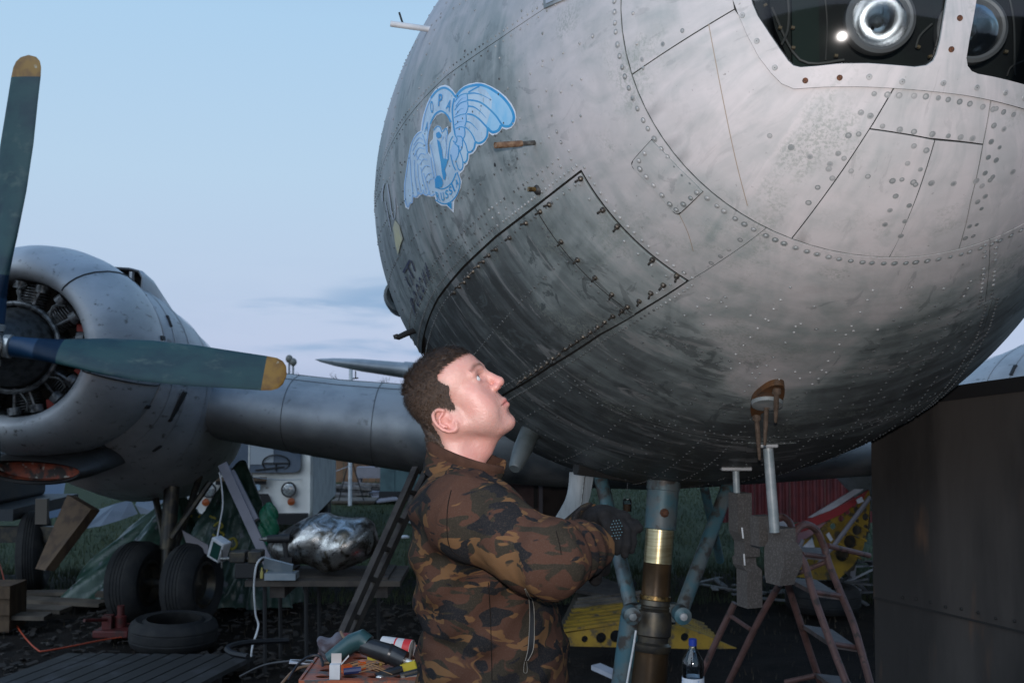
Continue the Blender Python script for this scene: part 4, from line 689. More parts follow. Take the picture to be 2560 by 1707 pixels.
collar('lower_collar', [(tpar(1503), .060), (tpar(1515), .064), (tpar(1518), .060), (tpar(1522), .064), (tpar(1526), .060), (tpar(1530), .070), (tpar(1560), .074), (tpar(1588), .074), (tpar(1592), .066), (tpar(1606), .064), (tpar(1612), .078), (tpar(1625), .076), (tpar(1630), .07)], DKST)
collar('lower_barrel', [(tpar(1630), .072), (tpar(1640), .070), (tpar(1720), .072), (tpar(2100), .075)], OILB)
b = MB(); q = a0 + sdn * tpar(1283); b.lathe([(.05, .018), (.072, .018), (.078, .012), (.085, .011)], q, (0.05, -1, .1), 8, 0, (False, True)); b.build('strut_bolt', RUST, nl)
for pts, r in ((((1495, 1165, 4.75), (1577, 1512, 4.42)), .030), (((1832, 1185, 4.75), (1706, 1520, 4.42)), .030), (((1579, 1540, 4.45), (1552, 1740, 4.45)), .045), (((1760, 1215, 4.9), (1800, 1400, 5.4)), .02)):
    b = MB(); b.tube([at(*p) for p in pts], r, 16); b.build('side_brace', GEARB, nl)
for px in (1577, 1702):
    c = at(px, 1534, 4.36); b = MB(); b.lathe([(-.03, .034), (.045, .034), (.05, .02), (.055, .001)], c, (.05, -1, 0), 18); b.box(c * .5 + (a0 + sdn * tpar(1540)) * .5 + [0, .05, 0], (.09, .05, .07)); b.build('brace_lug', GEARB, nl); b = MB(); b.lathe([(.05, .016), (.062, .015), (.065, .006)], c, (.05, -1, 0), 8, 0, (False, True)); b.build('lug_bolt', RIVET, nl)
wheel(np.array([a1[0] - .02, 4.55, .36]), (1, 0.05, 0), .36, .26, PLANE, 'nose_wheel')
b = MB(); b.tube([a1, [a1[0], 4.5, .36]], .07, 14); b.build('nose_fork', DKST, nl)
def plate(pts, Y0, Y1, t=.012):             # curved sheet through photo points, (px, py, weight 0..1 between two depths)
    P = [at(x, y, Y0 + (Y1 - Y0) * w) for x, y, w in pts]; return P
b = MB(); L_ = smooth([at(1424, 1180, 4.72), at(1418, 1235, 4.7), at(1400, 1275, 4.66), at(1368, 1325, 4.6)], 4); R_ = smooth([at(1486, 1180, 4.72), at(1474, 1245, 4.7), at(1455, 1300, 4.66), at(1438, 1350, 4.6)], 4)
b.loft([np.array([p, p * .67 + q * .33 + [0, -.012, 0], p * .33 + q * .67 + [0, -.012, 0], q, q + [0, .02, 0], p + [0, .02, 0]]) for p, q in zip(L_, R_)], True, 0, True); gd = b.build('nose_gear_door', mat('door_grey', (.24, .28, .31), .5, .1, c2=(.17, .20, .22), sc=5, stretch=(8, 1, 1)), PLANE, 30)
b = MB(); b.tube([at(1462, 1185, 4.68), at(1449, 1292, 4.64)], .004, 6); b.build('door_stiffener', STEEL, gd)
b = MB(); b.lathe([(0, .02), (.01, .026), (.10, .038), (.22, .041)], at(1286, 1172, 4.2), at(1312, 1110, 4.3) - at(1282, 1180, 4.2), 16, 0, (True, True)); b.build('belly_fairing', bpy.data.materials['scoop_paint'], PLANE)
b = MB(); b.tube([at(1440, 1170, 4.6), at(1700, 1205, 4.8), at(1800, 1200, 5)], .03, 6); b.build('wheel_well_frame', DKIN, PLANE)
# bronze mast base with three rods under the belly, and two T-headed drain masts
ORNG = mat('bronze_primer', (.14, .06, .02), .45, .3, c2=(.06, .035, .02), sc=20); RODM = mat('brown_rod', (.09, .065, .048), .5, .4, c2=(.14, .10, .075), sc=50)
bs_ = hits(smooth([(1878, 1022), (1880, 985), (1905, 960), (1925, 948), (1945, 944), (1960, 950), (1957, 980), (1940, 1000), (1905, 1015), (1895, 1028)], 4, True)); mb_ = patch('mast_base', bs_, ORNG, PLANE, off=.022, thick=.022, gap=0, dom=Pix if False else Pol, step=.03)
b = MB(); h = hits([(1917, 988)]); c = nose(h[:, 0], h[:, 1], .024)[0]; n_ = nrm(h[:, 0], h[:, 1])[0]; b.lathe([(-.004, .046), (.008, .044), (.010, .030)], c, n_, 24, 0, (False, True)); b.build('mast_disc', RIVET, mb_)
for (x0, y0), (x1, y1), r, dy in (((1891, 1024), (1899, 1148), .0075, -.0), ((1916, 992), (1912, 1112), .007, .02), ((1941, 957), (1939, 1055), .0075, -.02)):
    h = hits([(x0, y0)]); p0 = nose(h[:, 0], h[:, 1], .02)[0]; p1 = at(x1, y1, p0[1] + .05); b = MB(); b.tube([p0, p0 * .5 + p1 * .5, p1], [r, r, r * .6], 10); b.lathe([(-.01, .013), (.012, .013)], p0, p1 - p0, 10, 0, (True, True)); b.build('mast_rod', RODM, mb_)
FOAM = mat('grey_foam', (.058, .053, .050), .9, c2=(.095, .088, .083), sc=150, lo=.5, hi=.62, bump=.003, bs=160)
MASTS = []
for (x0, y0), (x1, y1), r, tw in (((1839, 1172), (1846, 1330), .0125, .055), ((1919, 1114), (1937, 1330), .017, .03)):
    h = hits([(x0, y0 - 4)]); p0 = nose(h[:, 0], h[:, 1], 0.0)[0]; p1 = at(x1, y1, p0[1]); b = MB(); b.tube([p0 + [0, 0, .01], p1], r, 14); m_o = b.build('drain_mast', mat('mast_grey', (.20, .235, .245), .45, .2, c2=(.30, .32, .33), sc=14), PLANE)
    b = MB(); b.box(p0 + [0, -.0, -.004], (tw * 2, .05, .014)); b.build('mast_flange', RIVET, m_o, bevel=.004); MASTS.append((p0, p1, r))
# lap joints that read as dark lines: round the doubler patch and between the hatch leaves
def uvline(name, U, w, parent, off):
    P = nose(U[:, 0], U[:, 1], off); n_ = nrm(U[:, 0], U[:, 1]); t = np.gradient(P, axis=0); s_ = np.cross(t, n_); s_ /= np.linalg.norm(s_, axis=1)[:, None]; b = MB(); k = len(P); b.add(np.vstack([P + s_ * w / 2, P - s_ * w / 2]), [(i, i + 1, k + i + 1, k + i) for i in range(k - 1)]); return b.build(name, DARKGAP, parent, 0)
uvline('leaf_joint', deg(arc(RCC, 207.4, 234.0, 30)), .0035, hatchA, .0068)
uvline('patch_joint', hits(smooth([(1634, 347), (1588, 398), (1584, 412), (1592, 424), (1640, 474), (1682, 522), (1694, 531), (1706, 527), (1760, 475)], 4)), .003, PLANE, .0052)
for pts in ([(1774, 62), (1805, 226), (1839, 390), (1870, 512)], [(1700, 532), (1722, 580), (1735, 625)]): q = hits(smooth(pts, 6)); o = uvline('weld_line', q, .002, PLANE, .0045); o.data.materials[0] = mat('rusty_weld', (.24, .20, .16), .7)
b = MB(); h = hits([(1870, 1102), (1990, 1102), (1990, 1150), (1862, 1150)]); 
patch('belly_plate', h, SKIN, PLANE, off=.008, thick=.004, gap=0, step=.05, attr=dfun(-.05))
# ================================================================ the man: surfaces grown from distance fields (one continuous body), clothes as children
def sminf(a, b, k): h = np.clip(.5 + .5 * (b - a) / k, 0, 1); return b * (1 - h) + a * h - k * h * (1 - h)
def smaxf(a, b, k): return -sminf(-a, -b, k)
def ell(p, c, r): q = p - np.asarray(c, p.dtype); r = np.asarray(r, p.dtype); k0 = np.sqrt(((q / r) ** 2).sum(-1)); k1 = np.sqrt(((q / r ** 2) ** 2).sum(-1)) + 1e-9; return k0 * (k0 - 1) / k1
def cap(p, a, b, ra, rb=None):
    a, b = np.asarray(a, p.dtype), np.asarray(b, p.dtype); rb = ra if rb is None else rb; ba = b - a; t = np.clip(((p - a) @ ba) / (ba @ ba), 0, 1); return np.sqrt(((p - a - t[..., None] * ba) ** 2).sum(-1)) - (ra + (rb - ra) * t)
def grid(lo, hi, h): ax = [np.arange(l, u + h, h, dtype=np.float32) for l, u in zip(lo, hi)]; return np.stack(np.meshgrid(*ax, indexing='ij'), -1), np.array(lo), h
def nets(D, lo, h):                         # naive surface nets
    ins = D < 0; nx, ny, nz = D.shape; c = [(i, j, k) for i in (0, 1) for j in (0, 1) for k in (0, 1)]
    sl = lambda A, i, j, k: A[i:nx - 1 + i, j:ny - 1 + j, k:nz - 1 + k]
    cnt = sum(sl(ins, *q).astype(np.int8) for q in c); act = (cnt > 0) & (cnt < 8); idx = -np.ones(act.shape, np.int64); n = int(act.sum()); idx[act] = np.arange(n)
    I = np.argwhere(act); acc = np.zeros((n, 3)); m = np.zeros(n)
    for a in c:
        for ax in range(3):
            if a[ax]: continue
            b = list(a); b[ax] = 1; da = D[I[:, 0] + a[0], I[:, 1] + a[1], I[:, 2] + a[2]]; db = D[I[:, 0] + b[0], I[:, 1] + b[1], I[:, 2] + b[2]]; k = (da < 0) != (db < 0); t = np.where(k, da / np.where(da == db, 1, da - db), 0); p = np.array(a, float)[None].repeat(n, 0); p[:, ax] = t; acc[k] += p[k]; m[k] += 1
    V = np.asarray(lo) + h * (I + acc / m[:, None]); Fq = []
    for ax in range(3):
        u, v = (ax + 1) % 3, (ax + 2) % 3; s0 = [slice(1, -1)] * 3; s0[ax] = slice(0, -1); s1 = list(s0); s1[ax] = slice(1, None); A, B = ins[tuple(s0)], ins[tuple(s1)]; E = np.argwhere(A != B)
        if not len(E): continue
        off = np.ones(3, int); off[ax] = 0; G = E + off; q = []
        for du, dv in ((-1, -1), (0, -1), (0, 0), (-1, 0)): g = G.copy(); g[:, u] += du; g[:, v] += dv; q.append(idx[g[:, 0], g[:, 1], g[:, 2]])
        q = np.stack(q, 1); fl = A[tuple(E.T)]; q[~fl] = q[~fl][:, ::-1]; Fq.append(q)
    return V, np.vstack(Fq)
def biggest(V, Fq):                          # drop stray bubbles: keep the largest connected piece
    lab = np.arange(len(V)); e = np.vstack([Fq[:, [0, 1]], Fq[:, [1, 2]], Fq[:, [2, 3]], Fq[:, [3, 0]]])
    while True:
        n = lab.copy(); np.minimum.at(n, e[:, 0], lab[e[:, 1]]); np.minimum.at(n, e[:, 1], lab[e[:, 0]]); n = n[n]
        if (n == lab).all(): break
        lab = n
    k = lab == np.bincount(lab).argmax(); mp = np.cumsum(k) - 1; return V[k], mp[Fq[k[Fq].all(1)]]
def sdf_mesh(name, V, Fq, m, parent, relax=2, attrs=None):
    V, Fq = (biggest(V, Fq) if name in ('body', 'jacket', 'glove', 'metal_fairing', 'green_tarpaulin') else (V, Fq)); V = V.copy()
    e = np.vstack([Fq[:, [0, 1]], Fq[:, [1, 2]], Fq[:, [2, 3]], Fq[:, [3, 0]]])
    for _ in range(relax):
        s = np.zeros_like(V); k = np.zeros(len(V)); np.add.at(s, e[:, 0], V[e[:, 1]]); np.add.at(k, e[:, 0], 1); np.add.at(s, e[:, 1], V[e[:, 0]]); np.add.at(k, e[:, 1], 1); V = V * .5 + .5 * s / np.maximum(k, 1)[:, None]
    me = bpy.data.meshes.new(name); me.from_pydata([tuple(p) for p in V], [], [tuple(map(int, f)) for f in Fq]); me.materials.append(m); me.polygons.foreach_set('use_smooth', [True] * len(me.polygons))
    if attrs:
        for a, fn in attrs.items(): at_ = me.attributes.new(a, 'FLOAT_COLOR', 'POINT'); at_.data.foreach_set('color', fn(V).astype(np.float32).ravel())
    me.update(); return link(bpy.data.objects.new(name, me), parent), V
MAN = thing('person', 'man in a camouflage fleece and black gloves looking up at the airplane nose', 'person', (-.06, 2.5, .42))
HR = np.array([[0.8362915, 0.13856223, -0.53048754], [-0.17263331, 0.98487342, -0.01490235], [0.52039818, 0.10404253, 0.84756173]]); HS = 1.003; HC = np.array([-.13120251, 2.5, 2.07053109])
def toloc(p): return ((p - HC) @ HR) / HS
def toworld(q): return np.asarray(q) * HS @ HR.T + HC
NB = toloc(at(1150, 1225, 2.50)); NB2 = toloc(at(1160, 1330, 2.5))
def head_field(p):
    d = ell(p, (.000, 0, .042), (.0905, .074, .0775)); d = sminf(d, ell(p, (.032, 0, .05), (.064, .061, .058)), .02); d = sminf(d, ell(p, (.040, 0, -.022), (.056, .057, .078)), .025)
    for s in (-1, 1):
        d = sminf(d, ell(p, (.052, s * .047, -.008), (.024, .016, .020)), .02); d = sminf(d, cap(p, (-.004, s * .055, -.045), (.060, s * .024, -.095), .017, .016), .022); d = sminf(d, ell(p, (.052, s * .040, -.052), (.032, .022, .036)), .03); d = sminf(d, cap(p, (.079, s * .038, .034), (.090, s * .012, .036), .010, .011), .014)
    d = sminf(d, ell(p, (.078, 0, -.100), (.021, .024, .018)), .016); d = sminf(d, ell(p, (.074, 0, -.060), (.029, .031, .034)), .016)
    for s in (-1, 1): d = smaxf(d, -ell(p, (.099, s * .033, .020), (.016, .018, .0125)), .010)
    d = sminf(d, cap(p, (.091, 0, .030), (.1125, 0, -.011), .0085, .0115), .009); d = sminf(d, ell(p, (.113, 0, -.013), (.0115, .0120, .0105)), .006)
    for s in (-1, 1):
        d = sminf(d, ell(p, (.101, s * .0125, -.019), (.0125, .0075, .0085)), .005); d = smaxf(d, -ell(p, (.1105, s * .0062, -.0265), (.0055, .0035, .0045)), .0025)
        e = ell(p, (.0745, s * .032, .0195), (.0150, .0155, .0150)); e = smaxf(e, -ell(p, (.0895, s * .0325, .0185), (.013, .0135, .0058)), .002); d = sminf(d, e, .004)
        d = smaxf(d, -ell(p, (.0885, s * .0325, .0185), (.0125, .0128, .0054)), .0015)
    for s in (-1, 1): d = sminf(d, cap(p, (.1005, s * .004, -.053), (.088, s * .023, -.0595), .0062, .0038), .005); d = sminf(d, cap(p, (.0995, 0, -.0655), (.087, s * .021, -.0625), .0070, .0040), .005); d = smaxf(d, -cap(p, (.1085, 0, -.0592), (.0915, s * .0255, -.0605), .0016, .0012), .002)
    d = smaxf(d, -ell(p, (.106, 0, -.082), (.010, .02, .007)), .010); d = smaxf(d, -cap(p, (.112, 0, -.030), (.1115, 0, -.047), .0035), .006)
    d = sminf(d, cap(p, (-.030, 0, -.035), NB, .056, .062), .028); d = sminf(d, cap(p, NB, NB2, .062, .075), .02); d = sminf(d, cap(p, (.055, 0, -.085), (.0, 0, -.115), .022, .03), .03)
    for s in (-1, 1):
        d = sminf(d, ell(p, (-.020, s * .046, -.022), (.034, .021, .040)), .02); c = np.array([-.0215, s * .066, -.0215]); a = np.linspace(-2.3, 2.6, 11); tilt = .32; hl = []
        for t in a: x, z = -.0175 * cos(t) * 1.0, .031 * sin(t); hl.append(c + [(x * cos(tilt) - z * sin(tilt)), s * (.008 + .010 * max(0, cos(t)) ), x * sin(tilt) + z * cos(tilt)])
        ear = np.full(p.shape[:-1], 9., p.dtype)
        for q0, q1 in zip(hl[:-1], hl[1:]): ear = np.minimum(ear, cap(p, q0, q1, .0042))
        ah = [c + [x_, s * y_, z_] for x_, y_, z_ in ((.004, .008, .016), (-.008, .0125, .010), (-.012, .013, -.002), (-.004, .010, -.014))]
        for q0, q1 in zip(ah[:-1], ah[1:]): ear = np.minimum(ear, cap(p, q0, q1, .0035))
        ear = sminf(ear, ell(p, c + [.007, s * .006, -.026], (.009, .0045, .009)), .004); ear = sminf(ear, ell(p, c + [-.002, s * .003, 0], (.017, .0035, .028)), .004); ear = sminf(ear, ell(p, c + [.011, s * .005, -.004], (.004, .005, .006)), .004); d = sminf(d, ear, .004)
    return d
HPOLY = np.array([(.11, .086), (.090, .083), (.066, .085), (.042, .082), (.0215, .078), (.0125, .064), (.018, .053), (.0262, .040), (.020, .026), (.0145, .014), (.0115, -.014), (.000, -.008), (-.008, .006), (-.022, .012), (-.040, .006), (-.054, -.012), (-.053, -.046), (-.060, -.085), (-.14, -.105), (-.15, .2), (.12, .2)])
def polyd(x, z, poly):
    d = np.full(x.shape, 9., np.float32); ins_ = np.zeros(x.shape, bool)
    for (x0, z0), (x1, z1) in zip(poly, np.roll(poly, -1, 0)):
        ex, ez = x1 - x0, z1 - z0; t = np.clip(((x - x0) * ex + (z - z0) * ez) / (ex * ex + ez * ez), 0, 1); d = np.minimum(d, np.hypot(x - x0 - t * ex, z - z0 - t * ez))
        if z0 != z1: ins_ ^= ((z0 > z) != (z1 > z)) & (x < ex * (z - z0) / (ez if ez else 1) + x0)
    return np.where(ins_, -d, d)
def skin_paint(V):
    q = toloc(V); g = lambda c, r: np.exp(-(((q - np.array(c)) / np.array(r)) ** 2).sum(-1)); c = np.tile([.53, .285, .235], (len(q), 1))
    def mixc(w, k): nonlocal c; c = c * (1 - w[:, None]) + np.array(k) * w[:, None]
    ay = q * [1, 0, 1] + np.stack([0 * q[:, 0], np.abs(q[:, 1]), 0 * q[:, 0]], 1); ga = lambda cc, r: np.exp(-(((ay - np.array(cc)) / np.array(r)) ** 2).sum(-1))
    mixc(.55 * ga((.108, .008, -.014), (.014, .012, .014)), (.62, .20, .18)); mixc(.40 * ga((.06, .05, -.02), (.03, .03, .025)), (.64, .28, .25)); mixc(.60 * ga((-.0215, .085, -.0215), (.02, .02, .035)), (.66, .24, .21))
    mixc(.35 * ga((-.0, .05, -.12), (.06, .05, .04)), (.62, .26, .23)); mixc(.38 * np.clip(ga((.07, .02, -.095), (.035, .035, .028)) + ga((.03, .05, -.075), (.04, .02, .025)) + ga((.105, .01, -.042), (.012, .022, .008)), 0, 1), (.30, .21, .19))
    lip = np.exp(-((np.abs(q[:, 2] + .0592 + .05 * (.10 - q[:, 0])) / .0075) ** 4)) * (q[:, 0] > .083) * np.exp(-(q[:, 1] / .021) ** 4); mixc(.75 * lip, (.50, .12, .11)); ml = np.exp(-((q[:, 2] + .0592 + .04 * (.105 - q[:, 0])) / .0016) ** 2) * (q[:, 0] > .083) * (np.abs(q[:, 1]) < .027); mixc(.85 * ml, (.13, .03, .03))
    br = np.exp(-((ay[:, 2] - .0425 - .004 * np.sin((ay[:, 1] - .012) / .032 * pi)) / .0052) ** 2) * (ay[:, 1] > .010) * (ay[:, 1] < .05) * (q[:, 0] > .055); mixc(.92 * br, (.10, .055, .032)); t_ = np.clip((-.020 - q[:, 2]) / .040, 0, 1); fx_ = np.abs(ay[:, 1] - (.017 + .015 * t_)); mixc(.40 * np.exp(-(fx_ / .0022) ** 2) * (q[:, 2] < -.018) * (q[:, 2] > -.062) * (q[:, 0] > .07), (.33, .15, .12)); mixc(.35 * np.exp(-((q[:, 2] - .006 - .1 * (ay[:, 1] - .03)) / .0016) ** 2) * (ay[:, 1] > .016) * (ay[:, 1] < .044) * (q[:, 0] > .05), (.33, .15, .13)); st = RNG.random(len(q)); mixc(np.where(st > .72, .28, 0) * np.clip(ga((.06, .03, -.09), (.045, .045, .04)) * 1.6, 0, 1), (.20, .13, .11)); mixc(.8 * ga((.088, .0325, .0250), (.016, .014, .0024)), (.10, .045, .04)); mixc(.35 * ga((.086, .032, .011), (.02, .014, .005)), (.42, .18, .17)); mixc(.5 * ga((.086, .016, .018), (.008, .004, .005)), (.35, .13, .12))  # nose folds, under-eye creases and mouth line: crease shade painted as darker lines
    hr = polyd(q[:, 0].astype(np.float32), q[:, 2].astype(np.float32), HPOLY); nzz = .5 + .5 * np.sin(q[:, 0] * 900 + q[:, 2] * 700) * np.sin(q[:, 2] * 1100 - q[:, 0] * 500); mixc(np.clip(.75 * np.exp(-np.maximum(hr, 0) / .005) * (.55 + .45 * nzz), 0, 1) * (np.abs(q[:, 1]) > .0) * (q[:, 0] < .10), (.17, .105, .075))
    for m_ in ((.052, -.05, -.045), (.005, -.06, -.058), (.062, -.03, .062)): mixc(.5 * g(m_, (.0028, .004, .0028)), (.25, .10, .08))
    return np.hstack([c, np.ones((len(q), 1))])
k = Nodes('skin'); a_ = k.n('ShaderNodeAttribute'); a_.attribute_name = 'paint'; ob = k.coord(); nv = k.noise(ob, 45, 5, .6); k.col(k.mix(k.math('ADD', k.math('MULTIPLY', k.rng(nv, .40, .68), .30), k.math('MULTIPLY', k.rng(k.noise(ob, 260, 3, .6), .5, .75), .30)), a_.outputs['Color'], (.55, .22, .18))); k.put(Roughness=.42, Subsurface_Weight=.12, Subsurface_Scale=.006); k.b.inputs['Subsurface Radius'].default_value = (1, .35, .2); k.bump(k.math('ADD', k.noise(ob, 420, 3), k.math('MULTIPLY', k.noise(ob, 60, 3), 2.5)), .0011, .6); SKINM = k.m
P_, lo, h_ = grid((-.115, -.105, -.30), (.135, .105, .135), .0021); D_ = head_field(P_); V, Fq = nets(D_, lo, h_)
# local -> world while keeping the grid axes of the head
body, V_h = sdf_mesh('body', toworld(V), Fq, SKINM, MAN, 1, {'paint': skin_paint})
# hair: a close cropped shell with strands
def hairmat():
    k = Nodes('brown_hair'); a = k.n('ShaderNodeTexCoord').outputs['Object']; n1 = k.noise(a, 170, 4, .65); n2 = k.noise(a, 26, 4); k.col(k.mix(k.rng(n1, .35, .7), k.mix(k.rng(n2, .4, .65), (.016, .0095, .0065), (.032, .019, .012)), (.058, .034, .021))); k.put(Roughness=.65); k.bump(n1, .004, .8); return k.m
HAIR = hairmat(); sub = P_; reg = polyd(sub[..., 0], sub[..., 2], HPOLY); ear_gap = -ell(sub, (-.0215, -.085, -.0215), (.023, .03, .033)); ear_gap = np.maximum(ear_gap, -ell(sub, (-.0215, .085, -.0215), (.023, .03, .033)))
thick = .0055 * np.clip(-reg / .024, 0.10, 1); wob = .0012 * (np.sin(sub[..., 0] * 310 + sub[..., 2] * 190) + np.sin(sub[..., 1] * 280 - sub[..., 2] * 230)); reg = reg + .0010 * (np.sin(sub[..., 0] * 410 + sub[..., 2] * 230) + np.sin(sub[..., 2] * 530 - sub[..., 0] * 170)); Hd = np.maximum(np.maximum(D_ - thick - wob * (reg < -.01), reg), ear_gap); VH, FH = nets(Hd, lo, h_); hair, VH = sdf_mesh('hair', toworld(VH), FH, HAIR, MAN, 2)
ql = toloc(VH); keep = np.where((polyd(ql[:, 0].astype(np.float32), ql[:, 2].astype(np.float32), HPOLY) < -.0008) & (np.abs(ql[:, 1]) > 0))[0]; cen = np.array([-.01, 0, .03]); b = MB(); edge_ = keep[polyd(ql[keep, 0].astype(np.float32), ql[keep, 2].astype(np.float32), HPOLY) > -.010]; pick = np.concatenate([RNG.choice(keep, 15000), RNG.choice(edge_, 7000)]); near_ = set(edge_.tolist())
for i in pick:
    p = ql[i] + RNG.normal(0, .0012, 3); n = p - cen
    if n @ n < .0030: continue
    n /= np.linalg.norm(n); t = np.array([-.55, 0, -.75]) if p[2] < .075 else np.array([.75, .15 * np.sign(p[1]), -.1]); t = t - n * (t @ n); t = t / (np.linalg.norm(t) + 1e-6) + RNG.normal(0, .22, 3); lf_ = .35 if i in near_ else 1.0; Ln = RNG.uniform(.006, .012) * (1.25 if p[2] > .07 else 1); w = np.cross(n, t); w = w / np.linalg.norm(w) * .00055; e_ = p + t * Ln + n * Ln * (.22 if p[2] < .08 else .5) * lf_; mid_ = p + t * Ln * .5 + n * Ln * .34 * lf_; b.add(toworld(np.array([p - w, p + w, mid_ + w * .8, mid_ - w * .8, e_])), [(0, 1, 2, 3), (3, 2, 4)])
me = bpy.data.meshes.new('hair_strands'); me.from_pydata(b.v, [], b.f); me.materials.append(HAIR); st_ = link(bpy.data.objects.new('hair_strands', me), hair); st_['kind'] = 'stuff'
# eyes looking up and to the side
EYEW = mat('eye_white', (.55, .53, .52), .5); IRIS = mat('iris', (.07, .10, .13), .2); PUP = mat('pupil', (.004, .004, .004), .1)
for s in (-1, 1):
    c = np.array([.0745, s * .032, .0195]); g_ = np.array([.93, .10, .34]); g_ /= np.linalg.norm(g_); b = MB(); prof = []; r = .0134; u, v, d = frame(g_); vs = []; k = 20; rings = [0, .12, .24, .34, .46, .52, .6, .9, 1.3, 1.8, 2.4, pi]; bm_ = MB()
    for i, t in enumerate(rings): vs += [toworld(c + r * (cos(t) * d + sin(t) * (cos(a) * u + sin(a) * v))) for a in np.linspace(0, 2 * pi, k, endpoint=False)]
    for i in range(len(rings) - 1): bm_.add([], []); bm_.f += [(i * k + j, i * k + (j + 1) % k, (i + 1) * k + (j + 1) % k, (i + 1) * k + j) for j in range(k)]; bm_.m += [(2 if rings[i] < .24 else 1 if rings[i] < .52 else 0)] * k
    bm_.v = [tuple(p) for p in vs]; bm_.build('eye', [EYEW, IRIS, PUP], MAN, 60)
# ---------------------------------------------------------------- camouflage fleece
def camo():
    k = Nodes('camouflage_fleece'); ob = k.coord((.85, .9, 1.8)); wv = k.n('ShaderNodeTexNoise'); wv.inputs['Scale'].default_value = 9; wv.inputs['Detail'].default_value = 1; k.l(ob, wv.inputs['Vector'])
    ad = k.n('ShaderNodeVectorMath', operation='MULTIPLY_ADD'); k.l(wv.outputs['Color'], ad.inputs[0]); ad.inputs[1].default_value = (.10, .10, .10); k.l(ob, ad.inputs[2]); v = ad.outputs[0]
    def lay(sc, off, t, w=.012):
        mp = k.n('ShaderNodeMapping'); mp.inputs['Location'].default_value = off; mp.inputs['Rotation'].default_value = (.3, .45, .2); k.l(v, mp.inputs[0]); return k.rng(k.noise(mp.outputs[0], sc, 2.6, .48, .9), t, t + w * 2.2)
    c = k.mix(lay(13.5, (3, 1, 2), .50), (.054, .028, .020), (.024, .021, .016)); c = k.mix(lay(14.5, (7, 4, 1), .565), c, (.110, .060, .029)); c = k.mix(lay(13.5, (1, 8, 5), .555), c, (.0115, .0125, .0145))
    fz = k.noise(k.coord(), 420, 3, .7); c = k.mix(k.math('MULTIPLY', k.rng(fz, .45, .75), .30), c, (.10, .075, .06)); k.col(c); k.put(Roughness=.95); k.b.inputs['Specular IOR Level'].default_value = .06
    k.bump(k.noise(k.coord((1, 1, .6)), 14, 2, .5, .3), .02, .55); return k.m
CAMO = camo(); BROWNF = mat('brown_fleece', (.062, .032, .022), .95, c2=(.045, .024, .017), sc=30, bump=.001, bs=260, spec=.1)
A = lambda x, y, Y: at(x, y, Y)
zc_ = [(A(1150, y, 2.5)[2], c, a, bw) for y, c, a, bw in ((1150, 1158, .050, .06), (1180, 1156, .070, .10), (1215, 1153, .092, .165), (1260, 1155, .108, .195), (1320, 1168, .122, .20), (1400, 1188, .138, .195), (1480, 1212, .152, .19), (1560, 1230, .160, .19), (1640, 1238, .167, .19), (1720, 1238, .163, .19), (1780, 1238, .15, .18))][::-1]
zc_ = np.array(zc_); ZX = A(0, 853, 2.5)
def px2x(c): return (c - 1280) / F * 2.5
def jacket(p):
    z = p[..., 2]; cx = px2x(np.interp(z, zc_[:, 0], zc_[:, 1])).astype(np.float32); a = np.interp(z, zc_[:, 0], zc_[:, 2]).astype(np.float32); bw = np.interp(z, zc_[:, 0], zc_[:, 3]).astype(np.float32); dx, dy = p[..., 0] - cx, p[..., 1] - 2.5; yaw = .12; dx, dy = dx * cos(yaw) - dy * sin(yaw), dx * sin(yaw) + dy * cos(yaw)
    q = (np.abs(dx / a) ** 2.3 + np.abs(dy / bw) ** 2.3) ** (1 / 2.3); d = (q - 1) * np.minimum(a, bw); zt, zb = zc_[-1, 0], zc_[0, 0]; d = smaxf(d, np.maximum(z - zt, zb - z), .02)
    # folds: sag above the hip and drag lines towards the arm
    zz = z - A(0, 1640, 2.5)[2]; d = d - .010 * np.exp(-(zz / .022) ** 2) * (.5 + .5 * np.tanh(-dx * 14)) + .011 * np.exp(-((zz - .040 + .22 * dx) / .014) ** 2) * (.5 + .5 * np.tanh(-dx * 9)) - .007 * np.exp(-((zz + .03 - .1 * dx) / .016) ** 2) * (dx < .1)
    d = d + .0045 * np.sin(z * 46 + dx * 34 + 2.2 * np.sin(dy * 11 + z * 7)) * np.exp(-((z - 1.66) / .17) ** 2) + .0042 * np.sin(z * 75 - dx * 60 + np.sin(dy * 20))
    sh, el, wr = A(1163, 1283, 2.31), A(1372, 1402, 2.19), A(1478, 1362, 2.40); arm = cap(p, sh, el, .092, .074); arm = sminf(arm, cap(p, el, wr, .070, .052), .03); ax = (el - sh) / np.linalg.norm(el - sh); t = (p - sh) @ ax.astype(np.float32); t2 = (p - el) @ ((wr - el) / np.linalg.norm(wr - el)).astype(np.float32)
    arm = arm + .005 * np.sin(t * 62 + p[..., 2] * 30 + 1.3 * np.sin(p[..., 1] * 25)) * (t > .0) * (t < .25) + .006 * np.sin(t2 * 95 + p[..., 2] * 22) * np.exp(-((t2 - .10) / .09) ** 2)
    # crease inside the elbow
    arm = smaxf(arm, -cap(p, A(1404, 1318, 2.10), A(1412, 1352, 2.12), .010), .02)
    d = sminf(d, arm, .022); shl = A(1165, 1280, 2.69); ell_, wrl = A(1395, 1400, 2.72), A(1484, 1310, 2.52); d2 = sminf(cap(p, shl, ell_, .085, .07), cap(p, ell_, wrl, .066, .052), .03); d = sminf(d, d2, .02); return d
P2, lo2, h2 = grid((-.27, 2.07, 1.36), (.27, 2.83, 1.96), .0062); DJ = jacket(P2)
NBW, NB2W = at(1150, 1225, 2.50), at(1160, 1330, 2.5)
neckhole = cap(P2, at(1150, 1120, 2.5), at(1157, 1195, 2.5), .066, .066); DJ = np.maximum(DJ, -neckhole)
